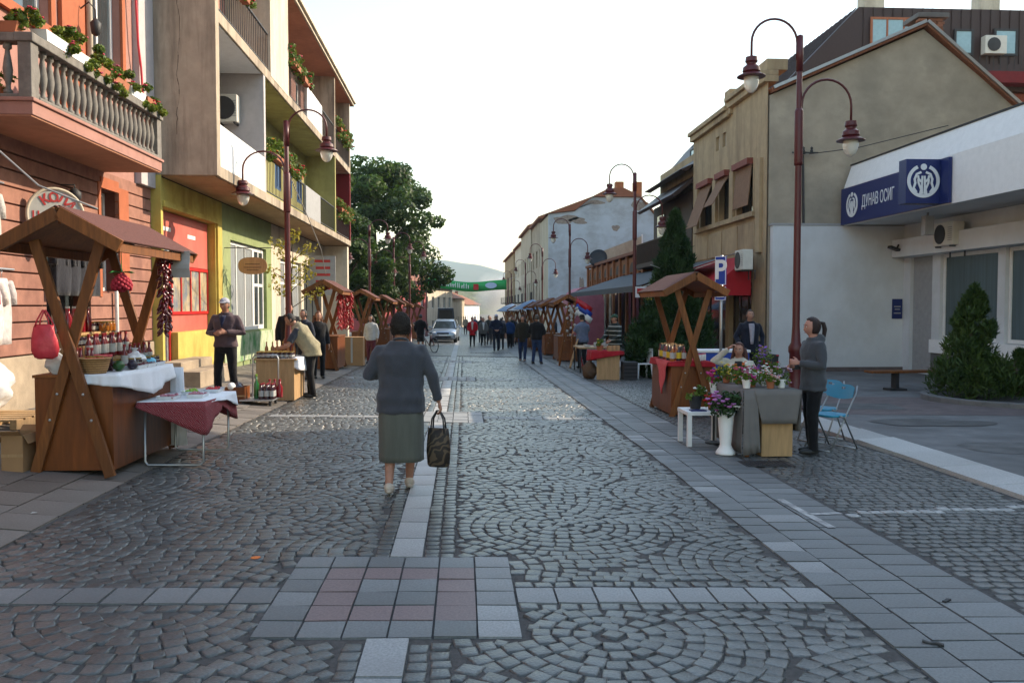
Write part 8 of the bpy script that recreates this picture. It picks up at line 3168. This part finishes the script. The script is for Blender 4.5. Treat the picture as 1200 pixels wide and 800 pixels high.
person('woman in a red coat walking towards us', (.50, 47.7, gzr(.5, 47.7)), 178, H=1.66, stout=1.12, top=(.40, .012, .02), hem=.66, hair=('short', (.05, .025, .015)), bottom=('trousers', BLK), toptop=(.5, .42, .4), elbows=[(-.28, -.02, 1.12), (.28, -.02, 1.12)], wrists=[(-.28, .1, .9), (.26, .14, .92)])
person('woman in a grey cardigan and white top walking towards us', (1.15, 49.5, gzr(1.1, 49.5)), 184, H=1.62, stout=1.2, top=(.10, .10, .095), hem=.72, hair=('short', (.16, .06, .025)), toptop=(.55, .53, .5), bottom=('trousers', BLK))
person('man in dark clothes beside the woman in grey', (1.55, 51.5, gzr(1.5, 51.5)), 180, H=1.76, top=(.04, .042, .04), hair=('short', (.05, .04, .03)), bottom=('trousers', (.03, .03, .035)))
person('man in navy with a pale cap, hands behind his back', (1.62, 42.1, gzr(1.6, 42.1)), 5, H=1.80, stout=1.25, top=(.012, .016, .035), hem=.80, hair=('cap', (.2, .19, .18), (.45, .45, .55)), bottom=('trousers', (.012, .016, .03)), elbows=[(-.32, -.1, 1.12), (.32, -.1, 1.12)], wrists=[(-.08, -.20, .98), (.08, -.20, .98)], ankles=[(-.1, -.1, .09), (.1, .1, .085)])
person('woman with pale hair in a blue jacket walking away', (2.5, 46, gzr(2.5, 46)), 0, H=1.64, stout=1.22, top=(.010, .035, .115), hem=.80, hair=('short', (.42, .34, .22)), bottom=('trousers', BLK), ankles=[(-.08, .12, .085), (.08, -.1, .1)])
person('woman with long curly dark hair and jeans facing us', (2.25, 32.4, gzr(2.3, 32.3)), 170, H=1.72, top=(.022, .020, .014), hem=.72, stout=1.05, hair=('long', (.018, .012, .010)), bottom=('trousers', (.02, .035, .09)), shoe=(.25, .18, .14), ankles=[(-.09, .1, .085), (.09, -.06, .085)])
person('man in a black jacket and jeans with his back to us', (2.6, 30.2, gzr(2.6, 30.2)), -20, H=1.76, stout=1.1, top=BLK, hem=.84, hair=('short', (.09, .075, .06)), bottom=('trousers', (.02, .04, .10)), elbows=[(-.27, -.02, 1.12), (.29, .0, 1.12)], wrists=[(-.2, .18, 1.0), (.22, .2, 1.02)], ankles=[(-.14, 0, .085), (.15, .04, .085)])
for k, (x, y, f, c, hr) in enumerate(((1.9, 60, 178, (.05, .05, .06), (.03, .02, .02)), (2.6, 66, 2, (.14, .13, .12), (.3, .3, .3)), (1.0, 74, 182, (.03, .05, .10), (.05, .03, .02)), (.2, 82, 180, (.20, .16, .12), (.06, .04, .03)), (3.1, 55, 185, (.08, .02, .02), (.03, .02, .02)), (3.2, 70, 0, (.10, .10, .12), (.03, .02, .02)))):
    person('distant %s pedestrian down the middle of the street' % ['dark coated', 'grey', 'blue clad', 'beige', 'maroon clad', 'slate clad'][k], (x, y, gzr(x, y)), f, H=1.70, top=c, hair=('short', hr), group='distant pedestrians')
for k, (x, y, f, c, hr, lab) in enumerate(((1.95, 44.2, 4, (.02, .022, .03), (.05, .04, .035), 'man in charcoal walking beside the navy man'), (2.95, 41.5, 182, (.05, .03, .03), (.03, .02, .015), 'person in maroon near the right stalls'), (3.1, 52.5, 175, (.03, .04, .07), (.2, .16, .1), 'person in dusky blue browsing the right stall row'),
    (1.15, 55.5, 2, (.03, .03, .035), (.04, .03, .03), 'person in black further up behind the grey pair'), (2.15, 57.5, 178, (.16, .15, .14), (.05, .03, .02), 'person in pale grey further up the street'), (2.75, 49, 186, (.02, .025, .02), (.03, .02, .02), 'person in dark green behind the woman in blue'))):
    person(lab, (x, y, gzr(x, y)), f, H=1.62 + .03 * k, stout=1.08, top=c, hem=.78, hair=('short', hr))
person('vendor in a blue shirt and black cap with his back to us', (3.95, 28.2, gzr(3.9, 28.2)), 25, H=1.78, stout=1.18, top=(.125, .15, .22), sleeve='short', hair=('cap', (.03, .025, .02), BLK), elbows=[(-.3, .08, 1.12), (.3, .1, 1.12)], wrists=[(-.22, .3, 1.0), (.22, .32, 1.0)])
M['striped'] = stripes(mat('dark_knit', (.018, .026, .024), rough=.95, bump=.3), (.36, .38, .36), 'Z', 2.6, .93, .02)
person('vendor in a striped dark jumper and green cap', (4.35, 24.3, gzr(4.3, 24.3)), 120, H=1.78, stout=1.15, mtop=M['striped'], hair=('cap', (.03, .025, .02), (.03, .07, .045)), elbows=[(-.3, .1, 1.12), (.3, .1, 1.12)], wrists=[(-.2, .34, 1.0), (.2, .34, 1.0)], skin=(.36, .19, .13))
person('man in a dark suit and pale shirt standing by the ochre house', (6.62, 19.4, gz(6.6, 19.4) + .0), 178, H=1.82, stout=1.12, top=(.013, .016, .028), hem=.80, toptop=(.30, .29, .34), hair=('short', (.025, .022, .02)), bottom=('trousers', (.014, .016, .024)), skin=(.36, .20, .14), wrists=[(-.24, .12, .92), (.24, .12, .92)], elbows=[(-.29, -.04, 1.14), (.29, -.04, 1.14)], near=True)
person('seated woman in a cream jacket, one hand at her forehead', (4.35, 13.25, gzr(4.35, 13.25) + .015), 160, H=1.66, stout=1.15, seat=.40, top=(.50, .47, .40), hem=.84, toptop=(.02, .02, .02), hair=('long', (.075, .025, .018)), near=True, skin=(.40, .20, .14), bottom=('trousers', (.03, .03, .04)),
       elbows=[(-.28, .05, .72), (.40, .06, 1.02)], wrists=[(-.1, .26, .66), (.16, .13, 1.235)], knees=[(-.12, .42, .52), (.12, .42, .52)], ankles=[(-.12, .40, .085), (.12, .40, .085)], head_turn=-8)
t = thing('stool', 'low wooden stool under the seated woman', 'stool', (4.37, 13.32, gzr(4.35, 13.3) + .015))
b = MB(); b.lathe([(.19, .36), (.19, .40)], n=18); b.build('seat', M['wood'], t)
for k in range(4):
    b = MB(); a = k * PI / 2 + .7; b.beam((.13 * math.cos(a), .13 * math.sin(a), .36), (.17 * math.cos(a), .17 * math.sin(a), 0), .035, .035); b.build('leg', M['wood'], t)
M['hoodie'] = mat('slate_fleece', (.060, .066, .078), rough=.97, var=.1, bump=.4, bscale=110, sheen=.2, spec=.1)
person('young woman with a ponytail in a slate jacket facing the flower table', (4.28, 10.22, gzr(4.28, 10.2) + .018), 92, H=1.665, stout=1.06, top=(.09, .1, .12), mtop=M['hoodie'], hem=.80, hair=('pony', (.022, .009, .008)), bottom=('trousers', BLK), near=True, hood=True, skin=(.40, .20, .15),
       elbows=[(-.25, -.02, 1.12), (.25, -.02, 1.12)], wrists=[(-.08, .22, 1.16), (.12, .22, 1.10)], hips=1.0, ankles=[(-.09, .02, .085), (.09, -.05, .085)], knees=[(-.09, .04, .49), (.09, .0, .49)])
for k, (x, y, f, c, hr) in enumerate(((4.9, 34.6, 90, (.20, .03, .04), (.03, .02, .02)), (4.9, 40, 95, (.10, .12, .14), (.05, .04, .03)), (4.9, 45.5, 90, (.03, .03, .04), (.3, .3, .3)))):
    person('vendor %s behind the right stall row' % ['in a red top', 'in a grey top', 'in black'][k], (x, y, gzr(x, y)), f, H=1.68, top=c, hair=('short', hr), group='vendors behind the right stalls')

bpy.data.scenes.remove(TMP)
